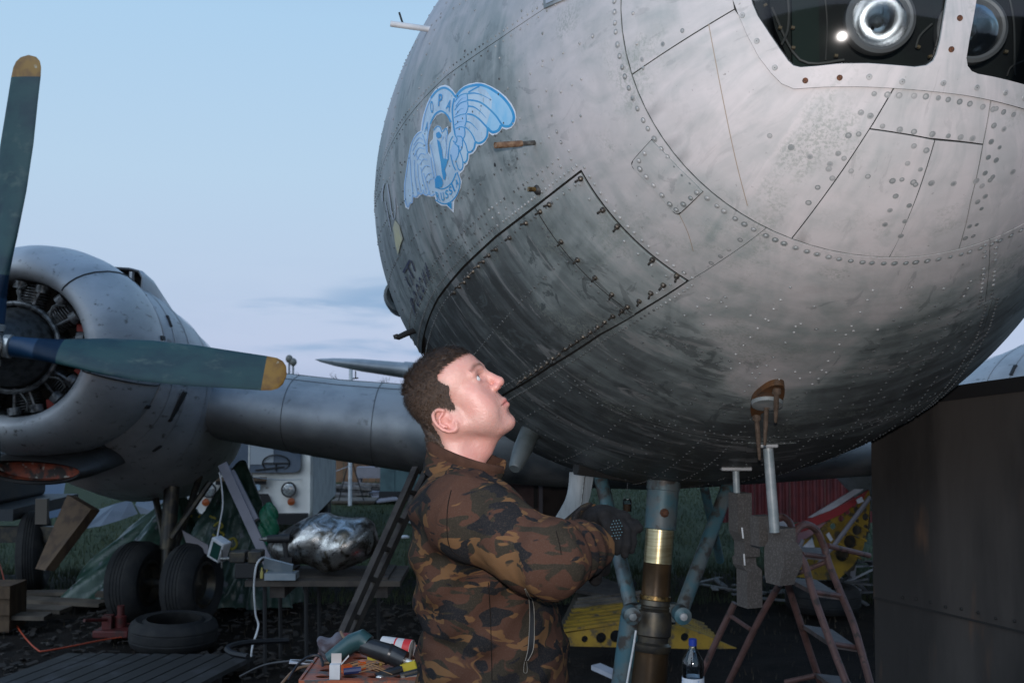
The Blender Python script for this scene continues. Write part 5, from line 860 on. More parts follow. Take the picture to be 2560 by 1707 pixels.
for a_c, b_c, r_c in ((A(1478, 1362, 2.40), A(1535, 1342, 2.46), .046), (A(1484, 1310, 2.52), A(1530, 1262, 2.46), .046)): ax = (b_c - a_c) / np.linalg.norm(b_c - a_c); t = (P2 - a_c) @ ax.astype(np.float32); rr_ = np.sqrt(np.maximum(((P2 - a_c) ** 2).sum(-1) - t * t, 0)); DJ = np.where((t > .012) & (rr_ < .10), np.maximum(DJ, t - .018), DJ)
VJ, FJ = nets(DJ, lo2, h2); VJ, FJ = biggest(VJ, FJ); jk, VJ = sdf_mesh('jacket', VJ, FJ, CAMO, MAN, 3)
from mathutils.bvhtree import BVHTree
bv = BVHTree.FromPolygons([Vector(v) for v in VJ], [tuple(map(int, f)) for f in FJ])
def onj(px, py, off=.001):
    d = Vector(ray(px, py)).normalized(); r = bv.ray_cast(Vector((0, 0, CH)), d)
    if r[0] is None: return None
    return np.array(r[0]) + np.array(r[1] if r[1].dot(d) < 0 else -r[1]) * off
def jline(name, pts, r, m, off=.001): q = [onj(*p, off) for p in smooth(pts, 6)]; q = [x for x in q if x is not None]; b = MB(); b.tube(q, r, 5); return b.build(name, m, jk)
BLKF = mat('black_tape', (.008, .008, .009), .6); ZIPL = mat('zip_edge', (.13, .125, .11), .5)
def jribbon(name, l, r, m, off):
    a = [onj(*p, off) for p in smooth(l, 6)]; c = [onj(*p, off) for p in smooth(r, 6)]; ok = [i for i in range(len(a)) if a[i] is not None and c[i] is not None]; b = MB(); b.loft([[a[i], c[i]] for i in ok], False); return b.build(name, m, jk)
zl = [(1313, 1470), (1321, 1500), (1323, 1560), (1319, 1620), (1312, 1650)]; zr = [(1315, 1470), (1331, 1505), (1335, 1560), (1332, 1620), (1318, 1650)]; jribbon('pocket_zip', zl, zr, BLKF, .0012); jline('zip_edge', zl, .0009, ZIPL, .0015); jline('zip_edge', zr, .0009, ZIPL, .0015); jline('zip_puller', [(1310, 1652), (1308, 1668), (1309, 1680), (1316, 1680), (1317, 1668), (1315, 1652)], .0007, ZIPL, .002)
SEAM = mat('dark_seam', (.012, .010, .009), .9, spec=.05)
jline('side_seam', [(1221, 1455), (1226, 1540), (1229, 1640), (1230, 1700)], .0012, SEAM, -.0002); jline('armhole_seam', [(1128, 1225), (1119, 1270), (1118, 1330), (1126, 1370), (1150, 1392)], .0013, SEAM, -.0002); jline('elbow_seam', [(1390, 1326), (1400, 1365), (1403, 1385)], .0013, SEAM, -.0003)
# stand-up collar
cc = at(1158, 1172, 2.5); tl = radians(19); ca = np.array([sin(tl), -.10, cos(tl)]); ca /= np.linalg.norm(ca); cu = np.array([cos(tl), 0, -sin(tl)]); cv_ = np.cross(ca, cu)
b = MB(); n = 60; secs = []
for i in range(n + 1):
    a = radians(18) + 2 * pi * (1 - 36 / 360) * i / n; fr = abs(2 * i / n - 1); ra_ = .083; rb_ = .074; d_ = cos(a) * cu * ra_ + sin(a) * cv_ * rb_; o_ = cos(a) * cu + sin(a) * cv_; fl = .006 + .006 * fr ** 3; hgt = .044 + .006 * sin(3 * a) + .010 * fr ** 6; lowr = -.038
    secs.append([cc + d_ * (1.06) + ca * lowr, cc + d_ * 1.05 + o_ * fl * .5 + ca * .0, cc + d_ + o_ * (fl + .004) + ca * (hgt * .55), cc + d_ + o_ * fl + ca * (hgt * .78), cc + d_ * .97 + o_ * fl * .6 + ca * (hgt * .84), cc + d_ * .93 + o_ * fl * .3 + ca * (hgt * .7), cc + d_ * .93 + ca * lowr])
b.loft(secs, True, 0, True); co = b.build('collar', CAMO, jk, 80); sb = co.modifiers.new('round', 'SUBSURF'); sb.levels = sb.render_levels = 1
b = MB(); b.loft([[cc + (cos(a) * cu * .083 + sin(a) * cv_ * .074) * k_ + ca * h__ + (cos(a) * cu + sin(a) * cv_) * .005 for k_, h__ in ((1.10, .026), (1.105, .036), (1.06, .042), (.98, .041), (.95, .03), (.95, .0))] for a in np.linspace(radians(24), radians(336), 50)], True, 0, True); b.build('collar_lining', BROWNF, jk, 80)
# ---------------------------------------------------------------- gloves
GLV = mat('black_glove', (.006, .006, .0065), .9, c2=(.010, .010, .011), sc=60, bump=.0012, bs=300, spec=.2); DOT = mat('glove_grip_dot', (.20, .42, .50), .35)
def glove(wr, kn, nrm_, curl, side):           # wrist, knuckles, back-of-hand normal; four unequal fingers curled, thumb from the side of the palm
    wr, kn, nb = map(lambda x: np.asarray(x, float), (wr, kn, nrm_)); f = kn - wr; f /= np.linalg.norm(f); nb = nb - f * (nb @ f); nb /= np.linalg.norm(nb); sd_ = np.cross(f, nb) * side; lo = np.minimum(wr, kn) - .13; hi = np.maximum(wr, kn) + .13; P, l, h = grid(lo, hi, .0036); d = cap(P, wr - f * .045, wr + f * .01, .040, .034); d = sminf(d, cap(P, wr + f * .02 + sd_ * .018, kn + sd_ * .026, .021, .018), .02); d = sminf(d, cap(P, wr + f * .02 - sd_ * .018, kn - sd_ * .026, .022, .017), .02); d = sminf(d, ell(P, (wr + kn) / 2, (.042, .040, .040)) + .012, .02)
    tips = []
    for i, (o, L_) in enumerate(((-.030, .082), (-.010, .094), (.011, .088), (.031, .070))):
        p0 = kn + sd_ * o; q = p0; dirs = [0, curl, curl * 1.9, curl * 2.5]; ang = .35
        for j, ff in enumerate((.45, .32, .23)): ang += (curl, curl * .9, curl * .6)[j]; e = q + (f * cos(ang) - nb * sin(ang)) * L_ * ff; d = sminf(d, cap(P, q, e, .0125 - .0012 * j, .0118 - .0012 * j), .006); q = e
        tips.append((q, ang))
    t0 = wr + f * .028 - sd_ * .034; t1 = t0 + f * .035 - sd_ * .022 - nb * .014; t2 = t1 + f * .028 + sd_ * .012 - nb * .012; d = sminf(d, cap(P, t0, t1, .016, .0135), .010); d = sminf(d, cap(P, t1, t2, .0132, .0115), .005); V, Fq = nets(d, l, h); o, V = sdf_mesh('glove', V, Fq, GLV, MAN, 2); return o, V, f, nb, sd_
g1, VG, f_, nb_, sd1 = glove(at(1494, 1303, 2.52), at(1535, 1292, 2.47), (.25, -.15, 1), .62, 1); g2, VG2, *_ = glove(at(1490, 1368, 2.42), at(1507, 1392, 2.50), (.8, -.25, .1), .75, -1)
bvg = BVHTree.FromPolygons([Vector(v) for v in VG], [tuple(f.vertices) for f in g1.data.polygons]); b = MB()
for i in range(9):
    for j in range(9):
        x, y = 1516 + i * 7 + (j % 2) * 3.5, 1296 + j * 7.5 - i * .8
        if (x - 1541) ** 2 / 15 ** 2 + (y - 1322) ** 2 / 26 ** 2 > 1 or (y > 1334 and x < 1530 - 0 * j): continue
        dd = Vector(ray(x, y)).normalized(); r = bvg.ray_cast(Vector((0, 0, CH)), dd)
        if r[0] is not None: nn_ = r[1] if r[1].dot(dd) < 0 else -r[1]; dome_at(b, np.array(r[0]) + np.array(nn_) * .0003, np.array(nn_), .0008, .0008, 6)
if b.v: o = b.build('grip_dots', DOT, g1); o['kind'] = 'stuff'
# trousers and boots stand on the low platform, below the picture
TRS = mat('dark_trousers', (.03, .03, .028), .9, c2=(.05, .045, .04), sc=9, bump=.002, bs=20); b = MB()
for s in (-1, 1):
    y = 2.5 + s * .10; b.tube([(-.05, y, 1.42), (-.04, y, 1.25), (-.03, y, .98), (-.05, y, .70), (-.06, y, .50)], [.13, .12, .085, .07, .06], 20)
trs = b.build('trousers', TRS, MAN); 
for s in (-1, 1): b = MB(); y = 2.5 + s * .10; b.loft([[(x, y + w * cos(t), .425 + max(0, hh * (1 + sin(t)) / 2)) for t in np.linspace(0, 2 * pi, 14, endpoint=False)] for x, w, hh in ((-.13, .03, .06), (-.11, .042, .12), (-.03, .045, .13), (.05, .048, .085), (.12, .047, .06), (.16, .025, .04))], True, 0, True); b.build('boot', BLACK, MAN)
# ================================================================ setting: ground, far trees
def gmat():
    k = Nodes('yard_ground'); g = k.n('ShaderNodeNewGeometry'); s = k.n('ShaderNodeSeparateXYZ'); k.l(g.outputs['Position'], s.inputs[0]); ob = k.coord()
    n1 = k.noise(ob, .6, 6); n2 = k.noise(ob, 5, 7, .65); n3 = k.noise(ob, 40, 5, .7)
    soil = k.mix(k.rng(n2, .35, .68), (.009, .007, .0058), (.020, .015, .012)); soil = k.mix(k.rng(n3, .62, .74), soil, (.045, .035, .028)); soil = k.mix(k.rng(n3, .40, .30), soil, (.008, .007, .006))
    gr = k.mix(k.rng(n2, .3, .7), (.022, .035, .014), (.045, .060, .025)); gr = k.mix(k.rng(n3, .5, .75), gr, (.07, .07, .038))
    d = k.math('ADD', s.outputs[1], k.math('MULTIPLY', k.math('SUBTRACT', n1, .5), 14)); k.col(k.mix(k.rng(d, 12.0, 16.0), soil, gr)); k.put(Roughness=.9); k.b.inputs['Specular IOR Level'].default_value = .2; k.bump(k.math('ADD', k.math('MULTIPLY', n2, 1.0), k.math('MULTIPLY', n3, .35)), .05, .8); return k.m
def gh(x, y): return .030 * np.sin(x * 1.7 + y * .9) * np.sin(y * 1.3 - x * .6) + .016 * np.sin(x * 5.1 - y * 3.7) * np.sin(y * 4.3 + x * 2.2)
def gfall(y): f = min(1, max(0, (y - 12) / 4)); return .4 * f * f * (3 - 2 * f)
b = MB(); xs = np.linspace(-9, 7, 130); ys = np.linspace(1, 22, 150); vs = [(x, y, (gh(x, y) - .035) * min(1, (22 - y) / 4, (x + 9) / 2, (7 - x) / 2) - gfall(y)) for y in ys for x in xs]; nx_ = len(xs); b.add(vs, [(j * nx_ + i, j * nx_ + i + 1, (j + 1) * nx_ + i + 1, (j + 1) * nx_ + i) for j in range(len(ys) - 1) for i in range(nx_ - 1)])
R_ = 1500; yb = [1] + list(np.linspace(12, 16, 9)) + [22]
for x0_, x1_ in ((-R_, -9), (7, R_)): b.add([(x, y, -gfall(y)) for y in yb for x in (x0_, x1_)], [(2 * i, 2 * i + 1, 2 * i + 3, 2 * i + 2) for i in range(len(yb) - 1)])
b.add([(-R_, -R_, 0), (R_, -R_, 0), (R_, 1, 0), (-R_, 1, 0), (-R_, 22, -.4), (R_, 22, -.4), (R_, R_, -.4), (-R_, R_, -.4)], [(0, 1, 2, 3), (4, 5, 6, 7)]); GM = gmat(); tag(b.build('ground', GM, None, 60), kind='structure')
def grass(name, x0, x1, y0, y1, n, hgt, cols, seed):
    r = np.random.default_rng(seed); b = MB()
    for _ in range(n):
        y = y0 + (y1 - y0) * r.random() ** 1.5; x = x0 + (x1 - x0) * r.random(); h = hgt * r.uniform(.4, 1.2); a = r.uniform(0, 6.3); w = .006 * y / 12; l = r.normal(0, .4, 2) * h; g = gfall(y); b.add([(x - w * cos(a), y - w * sin(a), -.03 - g), (x + w * cos(a), y + w * sin(a), -.03 - g), (x + l[0], y + l[1], h - g)], [(0, 1, 2)])
    me = bpy.data.meshes.new(name); me.from_pydata(b.v, [], b.f); me.materials.append(cols); return tag(link(bpy.data.objects.new(name, me)), kind='stuff')
grass('grass', -9, 8, 11, 30, 42000, .085, mat('grass_blade', (.024, .040, .015), .8, c2=(.052, .064, .026), sc=3), 3)
grass('dry_straw', -6, 4, 4.5, 12, 5000, .03, mat('straw', (.06, .045, .028), .9, c2=(.02, .016, .012), sc=5), 4)
FARM = mat('far_tree', (.10, .095, .10), .95); rt = np.random.default_rng(11)
for i in range(26):
    x = -70 + i * 4.6 + rt.normal(0, .8); Y = 260 + rt.normal(0, 12); h = rt.uniform(2.6, 5.2); t = thing('bare_tree', 'bare hazy tree in the far row along the horizon', 'tree', (x, Y, 0), 'bare trees along the horizon'); b = MB(); b.tube([(x, Y, 0), (x, Y, h * .7)], .22, 5); b.build('trunk', FARM, t); b = MB()
    for _ in range(70):
        d = rt.normal(0, 1, 3) * [1.0, .8, h * .24]; p = np.array([x, Y, h * .62]) + d; q = p + rt.normal(0, .6, 3) + [0, 0, .6]; b.add([p, p + [.16, 0, .05], q], [(0, 1, 2)])
    for _ in range(9): p = np.array([x, Y, h * rt.uniform(.3, .6)]); b.tube([p, p + rt.normal(0, 1, 3) * [1.2, 1, .5] + [0, 0, h * .35]], [.09, .02], 4)
    b.build('crown', FARM, t, 0)
HAZ = mat('far_ridge', (.10, .10, .12), .95); b = MB(); b.add([(-160, 300, -1), (160, 300, -1), (160, 302, 1.9), (-160, 302, 2.2)], [(0, 1, 2, 3)]); b.box((0, 306, .4), (340, 8, 2.6)); tag(b.build('far_hedge', HAZ, None), kind='structure')
LG = mat('lamp_post_grey', (.25, .25, .26), .6)
for px, py, nm in ((723, 897, 'taller lamp post with round head beyond the propeller tip'), (733, 905, 'shorter lamp post with round head just right of the taller one')):
    p = at(px, py, 90); t = thing('lamp_post', nm, 'lamp post', (p[0], 90, 0), 'far lamp posts'); b = MB(); b.tube([(p[0], 90, 0), (p[0], 90, p[2])], .09, 6); b.build('post', LG, t); b = MB(); b.ball(p, (.3, .3, .34), 10, 8); b.build('lamp_head', mat('lamp_head', (.16, .15, .13), .5), t)
# ================================================================ background yard
WOOD = mat('grey_wood', (.13, .105, .08), .85, c2=(.07, .055, .042), sc=5, bump=.002, bs=30, stretch=(1, 1, 1)); WOODB = mat('brown_wood', (.10, .062, .034), .8, c2=(.055, .033, .02), sc=4, stretch=(3, 3, 1), bump=.002, bs=40); PALEW = mat('pale_timber', (.25, .235, .26), .8, c2=(.22, .21, .23), sc=6)
def one(name, mbld, m, label, cat, group=None, smooth_=35, kind=None): return tag(mbld.build(name, m, None, smooth_), label, cat, group, kind)
# --- delivery van (local axes: x to its left as seen, y back, z up)
VM = mat('van_white', (.70, .68, .63), .45, c2=(.46, .445, .41), sc=2, c3=(.22, .17, .13), sc3=9, lo3=.68, hi3=.76); VS = mat('van_side_grey', (.42, .44, .44), .5, c2=(.30, .31, .32), sc=3); VB = mat('van_black', (.012, .012, .013), .6); VG = mat('van_glass', (.09, .11, .14), .12, c2=(.13, .15, .18), sc=2); CHR = mat('headlamp_glass', (.55, .56, .55), .25, .5, c2=(.2, .2, .2), sc=30); AMB = mat('amber_lens', (.30, .07, .02), .3); PLT = mat('blue_number_plate', (.30, .40, .48), .5)
vx, vy = at(777, 1200, 17.3)[0], 17.3; VAN = thing('parked_van', 'white forward control van parked behind the wing with round headlamps', 'van', (vx - .97, vy, -.4), None, radians(4), True)
def vb(name, mbld, m, par=None, sm=35): return mbld.build(name, m, par or VAN, sm)
def rr(w, h, r, y, n=5, zc=0): return [(sx * (w - r) + r * cos(a) , y, zc + sz * (h - r) + r * sin(a)) for sx, sz, a0 in ((1, 1, 0), (-1, 1, pi / 2), (-1, -1, pi), (1, -1, 3 * pi / 2)) for a in np.linspace(a0, a0 + pi / 2, n)]
b = MB(); b.loft([rr(.86, .62, .18, .05, 5, 1.10), rr(.95, .70, .2, .0, 5, 1.10), rr(.97, .75, .2, .12, 5, 1.15), rr(.97, .85, .22, .5, 5, 1.22), rr(.97, .87, .22, 2.2, 5, 1.24), rr(.97, .87, .22, 4.1, 5, 1.24), rr(.9, .78, .22, 4.3, 5, 1.22)], True, 0, True); vb('body', b, VM)
b = MB(); b.loft([rr(.80, .30, .10, -.012, 5, 1.51), rr(.80, .30, .10, .03, 5, 1.51)], True, 0, True); ws = vb('windscreen', b, VG)
b = MB(); b.box((0, -.016, 1.51), (.02, .012, .58)); vb('windscreen_pillar', b, VM, ws); b = MB(); b.box((.20, -.018, 1.56), (.36, .008, .44)); vb('bright_reflection_panel', b, mat('reflection_grey', (.32, .34, .36), .5), ws)  # grey panel: bright reflection on the glass put in as colour
b = MB(); b.tube([(.42 + .21 * cos(a), -.026 - .03 * sin(a), 1.36 + .13 * sin(a)) for a in np.linspace(0, 2 * pi, 22)], .012, 6); b.tube([(.42, -.03, 1.36), (.42, -.03, 1.24)], .012, 6); b.tube([(.22, -.03, 1.36), (.62, -.03, 1.36)], .012, 6); vb('steering_wheel', b, VB, ws)
for s in (-.5, .1): b = MB(); b.tube([(s, -.022, 1.25), (s + .45, -.024, 1.30)], .012, 5); vb('wiper', b, VB, ws)
b = MB(); b.box((-.12, -.012, 1.06), (.78, .03, .07)); vb('front_grille', b, VB); b = MB(); b.box((-.12, -.045, 1.115), (.80, .05, .06)); vb('grille_board', b, WOODB); b = MB(); b.box((-.10, -.03, .985), (.56, .012, .085)); vb('number_plate', b, PLT); b = MB(); b.prism([(-.66, -.012, .56), (.45, -.012, .56), (.30, -.012, .88), (-.55, -.012, .88)], (0, 1, 0), .02); vb('lower_grille', b, VB); b = MB(); b.box((0, -.09, .50), (1.86, .14, .16)); vb('bumper', b, VB, None)
for s in (-1, 1):
    b = MB(); b.lathe([(.0, .12), (-.02, .122), (-.03, .110), (-.022, .095)], (s * .62, -.0, .945), (0, 1, 0), 24); hl = vb('headlamp', b, VB); b = MB(); b.lathe([(-.022, .095), (-.034, .06), (-.038, .001)], (s * .62, -.0, .945), (0, 1, 0), 20); vb('lens', b, CHR, hl); b = MB(); b.lathe([(.0, .06), (-.03, .058), (-.04, .001)], (s * .66, .0, .755), (0, 1, 0), 16); vb('turn_signal', b, AMB)
    b = MB(); b.box((s * .972, 2.2, .95), (.012, 4.0, .96)); vb('side_panel', b, VS)
    for y0, y1 in ((.35, 1.05), (1.3, 1.75), (1.9, 2.7), (2.85, 3.7)): b = MB(); b.box((s * .975, (y0 + y1) / 2, 1.66), (.016, y1 - y0, .42)); vb('side_window', b, VG)
    b = MB(); b.box((s * 1.10, .22, 1.58), (.15, .05, .30)); b.tube([(s * .97, .25, 1.45), (s * 1.10, .24, 1.45)], .012, 5); vb('mirror', b, VB, None)
    for yy in (.85, 3.35): wh = wheel(np.array([s * .84, yy, .38]), (1, 0, 0), .38, .2, VAN); b = MB(); b.loft([[(s * .976, yy + .45 * cos(a), .42 + .45 * max(0, sin(a)) - (.02 if sin(a) < 0 else 0)) for a in np.linspace(0, pi, 14)], [(s * .965, yy + .45 * cos(a), .42 + .45 * max(0, sin(a))) for a in np.linspace(0, pi, 14)]], False); vb('wheel_arch', b, VB)
b = MB(); b.box((0, 2.2, .45), (1.6, 3.9, .12)); vb('chassis', b, VB)
# --- white post with stays and a washing line
p = at(875, 1258, 24); t = thing('white_post', 'thin white post standing on the grass right of the van', 'post', (p[0], 24, -.4)); b = MB(); b.tube([(p[0], 24, -.4), (p[0], 24, 2.6)], .042, 8); b.build('post', WHITEP, t)
for s in (-1, 1): b = MB(); b.tube([(p[0], 24, .7), (p[0] + s * .3, 24.2, -.4)], .012, 4); b.build('stay', VB, t)
b = MB(); b.tube([at(x, y, Y) for x, y, Y in smooth([(540, 1172, 12), (600, 1186, 13.5), (660, 1196, 15), (730, 1199, 16.5), (800, 1190, 20), (875, 1164, 24)], 5)], .007, 5); one('washing_line', b, WHITEP, 'pale rope line sagging in front of the white van to the post', 'rope')
# --- brown board fence, pieces behind
x0, x1 = at(800, 1150, 30)[0], at(1075, 1150, 30)[0]; FEN = thing('board_fence', 'rusty brown board fence far behind the van and white post', 'fence', ((x0 + x1) / 2, 30, 0)); FM = mat('rust_brown_boards', (.20, .105, .055), .8, c2=(.12, .06, .032), sc=3); k_ = 0
for x in np.arange(x0, x1, .22): b = MB(); b.box((x + .1, 30 + .01 * (k_ % 2), .75), (.205, .03, 2.4)); b.build('board', FM, FEN); k_ += 1
b = MB(); b.box(((x0 + x1) / 2, 30.06, .5), (x1 - x0, .05, .1)); b.build('rail', FM, FEN)
c = at(1015, 1200, 25); CONT = thing('storage_container', 'dark teal storage container standing right of the board fence', 'container', (c[0], 25, 0)); TEALC = mat('container_teal', (.075, .13, .135), .6, c2=(.045, .08, .085), sc=3); b = MB()
for i in range(16): b.box((c[0] - .5 + i * .16, 25 - .015 * (i % 2), .78), (.165, .06, 2.2))
cw_ = b.build('wall', TEALC, CONT); b = MB(); b.box((c[0] + .7, 25.9, .78), (2.5, 1.7, 2.2)); b.build('shell', TEALC, CONT); b = MB(); b.box((c[0] + .7, 24.95, -.28), (2.6, .12, .2)); b.box((c[0] + .7, 24.95, 1.9), (2.6, .1, .1)); tag(b.build('frame', VB, CONT), kind='stuff')
c = at(928, 1178, 26.5); b = MB(); b.box(c, (.66, .4, .22)); b.box(c + [-.26, 0, -.35], (.06, .3, .52)); b.box(c + [.26, 0, -.35], (.06, .3, .52)); b.box(c + [0, 0, -.13], (.66, .44, .03)); one('grey_bench_frame', b, PALEW, 'pale grey box bench in front of the brown board fence', 'bench')
rl = np.random.default_rng(5)
for i in range(16):
    p = at(835 + rl.uniform(0, 85), 1208 + rl.uniform(0, 34), 25.5 + rl.uniform(0, 1)); b = MB(); a = rl.uniform(-.4, .4); L_ = rl.uniform(.25, .55); b.tube([p - [L_ * cos(a), L_ * sin(a), rl.normal(0, .05)], p + [L_ * cos(a), L_ * sin(a), rl.normal(0, .05)]], rl.uniform(.04, .075), 7); one('scrap_log', b, mat('weathered_log', (.14, .13, .125), .85, c2=(.05, .045, .045), sc=9) if i == 0 else bpy.data.materials['weathered_log'], 'weathered grey log lying in the heap behind the white post', 'log', 'logs in the heap')
for i in range(6):
    b = MB(); p0, p1 = at(918 + i * 7, 1226 - i * .5, 27.5), at(948 + i * 9, 1255 - i * 1.2, 24.2); b.bar(p0, p1, .11, .03, 0, (0, 0, 1)); one('plank', b, PALEW, ('leftmost pale plank of the fan before the teal container', 'second pale plank from the left in the fan of planks', 'third pale plank from the left in the fan of planks', 'third pale plank from the right in the fan of planks', 'second pale plank from the right in the fan of planks', 'rightmost pale plank of the fan before the teal container')[i], 'plank', 'pale planks lying on the grass')
b = MB(); b.box(at(888, 1250, 24.5), (.95, .8, .05)); b.box(at(888, 1257, 24.5), (.9, .7, .08)); one('low_pallet', b, WOOD, 'low grey wooden pallet on the grass behind the white post', 'pallet')
for i, (x, y, Y) in enumerate([(1030, 1305, 14), (1012, 1342, 12.5), (1445, 1310, 14), (1660, 1290, 16)]): p = onz(x, y, .03 - .4 * (Y > 13)); b = MB(); b.ball(p, (.07, .05, .03), 7, 5); one('white_scrap', b, WHITEP, 'small white scrap of rubbish lying on the grass', 'rubbish', 'white scraps on the grass')
# --- leaning ladder by the man's back
LD = thing('wooden_ladder', 'dark wooden ladder leaning against the wing behind the man', 'ladder', tuple(onz(950, 1640)), None); la, lb = (at(1046, 1160, 8.1), at(1064, 1172, 8.3)), None
r0, r1 = (at(1040, 1172, 8.0), at(936, 1405, 7.4)), (at(1066, 1180, 8.2), at(958, 1412, 7.6)); DKW = mat('dark_wood', (.05, .042, .036), .85, c2=(.025, .02, .018), sc=8)
for q0, q1 in (r0, r1): d = q1 - q0; q2 = q0 + d * (q0[2] / -(d[2])); b = MB(); b.bar(q0, q2, .042, .055); b.build('rail', DKW, LD)
for f in (.25, .55, .85, 1.15, 1.5, 1.9): b = MB(); b.bar(r0[0] + (r0[1] - r0[0]) * f, r1[0] + (r1[1] - r1[0]) * f, .03, .03); b.build('rung', DKW, LD)
# --- pinkish shed wall with a white strip, seen between the arms
c = at(1330, 1240, 14.5); SH = thing('shed', 'dull pink shed with a white door strip seen beyond the man', 'shed', (c[0], 14.5, 0)); PKM = mat('dull_pink_render', (.17, .115, .11), .85, c2=(.12, .08, .078), sc=5); b = MB(); b.box((c[0] - .35, 14.7, .95), (.92, .3, 1.9)); b.build('wall', PKM, SH); b = MB(); b.box((c[0] + .43, 14.72, .95), (.62, .3, 1.9)); b.build('door', mat('brown_door', (.07, .052, .047), .8, c2=(.045, .034, .03), sc=5), SH); b = MB(); b.box((c[0] + .115, 14.52, .95), (.05, .06, 1.9)); b.build('door_strip', PALEW, SH); b = MB(); b.box((c[0] + .05, 14.53, .80), (.055, .03, .5)); b.build('door_handle', VB, SH); b = MB(); b.box((c[0] + .05, 14.7, 1.94), (1.7, .6, .07)); b.build('roof', VB, SH)
# --- work table with shining fairing and tools
TBL = thing('work_table', 'dark wooden table on thin legs carrying the shining metal fairing', 'table', tuple(onz(830, 1650))); TY = 8.55; zt = at(830, 1432, TY)[2]; xa, xb = at(640, 1430, TY)[0], at(1012, 1430, TY)[0]; TWM = mat('dirty_table', (.060, .047, .036), .7, c2=(.028, .022, .018), sc=6, bump=.001, bs=60)
for i in range(4): b = MB(); b.box(((xa + xb) / 2, TY - .27 + i * .18, zt - .02 + .002 * (i % 2)), (xb - xa, .172, .04)); b.build('board', TWM, TBL)
for x in (700, 955): p = at(x, 1462, TY - .2); b = MB(); b.box((p[0], TY, p[2]), (.11, .6, .15)); b.build('bearer', DKW, TBL)
for x, dy in ((662, -.3), (700, .2), (765, -.25), (797, .25), (893, -.3), (945, .2)): p = at(x, 1450, TY + dy); b = MB(); b.tube([(p[0], TY + dy, zt - .05), (p[0] + .01, TY + dy, -.02)], .016, 6); b.build('leg', VB, TBL)
# shining fairing: distance field with long creases
FC = at(805, 1352, TY); P, l, h = grid(FC - [.50, .34, .30], FC + [.50, .34, .34], .0125); q = P - FC; xs_, ys_, zs_ = q[..., 0], q[..., 1], q[..., 2]; rot = .33; u_ = xs_ * cos(rot) + zs_ * sin(rot); w_ = zs_ * cos(rot) - xs_ * sin(rot)
d = ell(P, FC + [.06, 0, -.01], (.395, .27, .205)); d = sminf(d, ell(P, FC + [-.2, .03, -.04], (.24, .2, .13)), .08); d = sminf(d, ell(P, FC + [.16, -.02, .0], (.27, .26, .19)), .06); cr = w_ * 1.0 - u_ * .25
d = d + .022 * np.sin((xs_ - .80 * zs_) * 15 + 1.2) * (ys_ < .2) + .003 * np.sin((xs_ * .8 - zs_) * 46 + 2 * np.sin(zs_ * 14)); d = smaxf(d, (zt + .006 - P[..., 2]), .03); V, Fq = nets(d.astype(np.float32), l, h)
k = Nodes('polished_metal_skin'); ob = k.coord(); n_ = k.noise(ob, 9, 6, .6, .8); n2 = k.noise(ob, 38, 6, .7); k.col(k.mix(k.rng(n_, .42, .62), (.50, .49, .47), (.10, .085, .065))); k.put(Metallic=.95, Roughness=k.rng(n2, .3, .7, .20, .50)); k.bump(k.math('ADD', k.math('MULTIPLY', n_, .6), k.math('MULTIPLY', n2, .16)), .014, .6); fo_, _ = sdf_mesh('metal_fairing', V, Fq, k.m, None, 2); tag(fo_, 'crumpled shining bare metal fairing lying on the table', 'fairing')
# small things on the table
b = MB(); c = at(618, 1372, TY - .2); VI = thing('bench_vice', 'black bench vice clamped at the left end of the table', 'vice', (c[0], TY - .2, zt)); b.box((c[0], TY - .2, zt + .06), (.16, .12, .12)); b.build('base', VB, VI, bevel=.01); b = MB(); b.box((c[0] - .06, TY - .2, zt + .16), (.12, .14, .08)); b.build('jaw', DKST, VI, bevel=.008); b = MB(); b.box((c[0] + .07, TY - .2, zt + .16), (.10, .14, .09)); b.build('jaw', DKST, VI, bevel=.008); b = MB(); b.tube([(c[0] - .2, TY - .2, zt + .14), (c[0] + .1, TY - .2, zt + .14)], .014, 8); b.tube([(c[0] - .19, TY - .2, zt + .07), (c[0] - .19, TY - .2, zt + .21)], .007, 6); b.build('screw_handle', STEEL, VI)
c = at(702, 1352, TY - .22); DR = thing('cordless_drill', 'black cordless drill standing on the table before the fairing', 'drill', (c[0], TY - .22, zt)); b = MB(); b.tube([c + [-.10, 0, .015], c + [.07, 0, .02]], [.03, .035], 12); b.build('motor', VB, DR); b = MB(); b.tube([c + [.03, 0, .0], c + [.045, 0, -.12]], [.022, .02], 10); b.box(c + [.045, 0, -.145], (.09, .06, .05)); b.build('handle', VB, DR); b = MB(); b.tube([c + [-.16, 0, .015], c + [-.10, 0, .015]], [.008, .022], 10); b.build('chuck', STEEL, DR)
GB = mat('clear_grey_plastic', (.20, .24, .27), .25, c2=(.28, .31, .33), sc=8); c = at(706, 1414, TY - .3); b = MB(); b.box((c[0], TY - .31, zt + .035), (.23, .15, .05)); bx = one('plastic_box', b, GB, 'translucent grey plastic box with open lid on the table edge', 'box'); b = MB(); b.box((c[0] - .03, TY - .30, zt + .10), (.22, .012, .12), rotm(.7, .25, 0)); b.build('lid', GB, bx)
for i, (x, y, h, cc_) in enumerate(((668, 1376, .07, 'YEL'), (735, 1388, .06, 'YEL'), (683, 1365, .05, 'PNK'), (655, 1382, .08, 'YEL'))): p = at(x, y, TY - .24); b = MB(); b.lathe([(0, .012), (h * .6, .012), (h * .7, .006), (h, .006)], (p[0], TY - .24, zt + .002), (0, 0, 1), 8, 0, (True, True)); one('glue_tube', b, mat('tube_yellow', (.42, .36, .10), .5) if i == 0 else bpy.data.materials['tube_yellow'], 'small yellow tube standing among the tools on the table', 'tube', 'yellow tubes on the table')
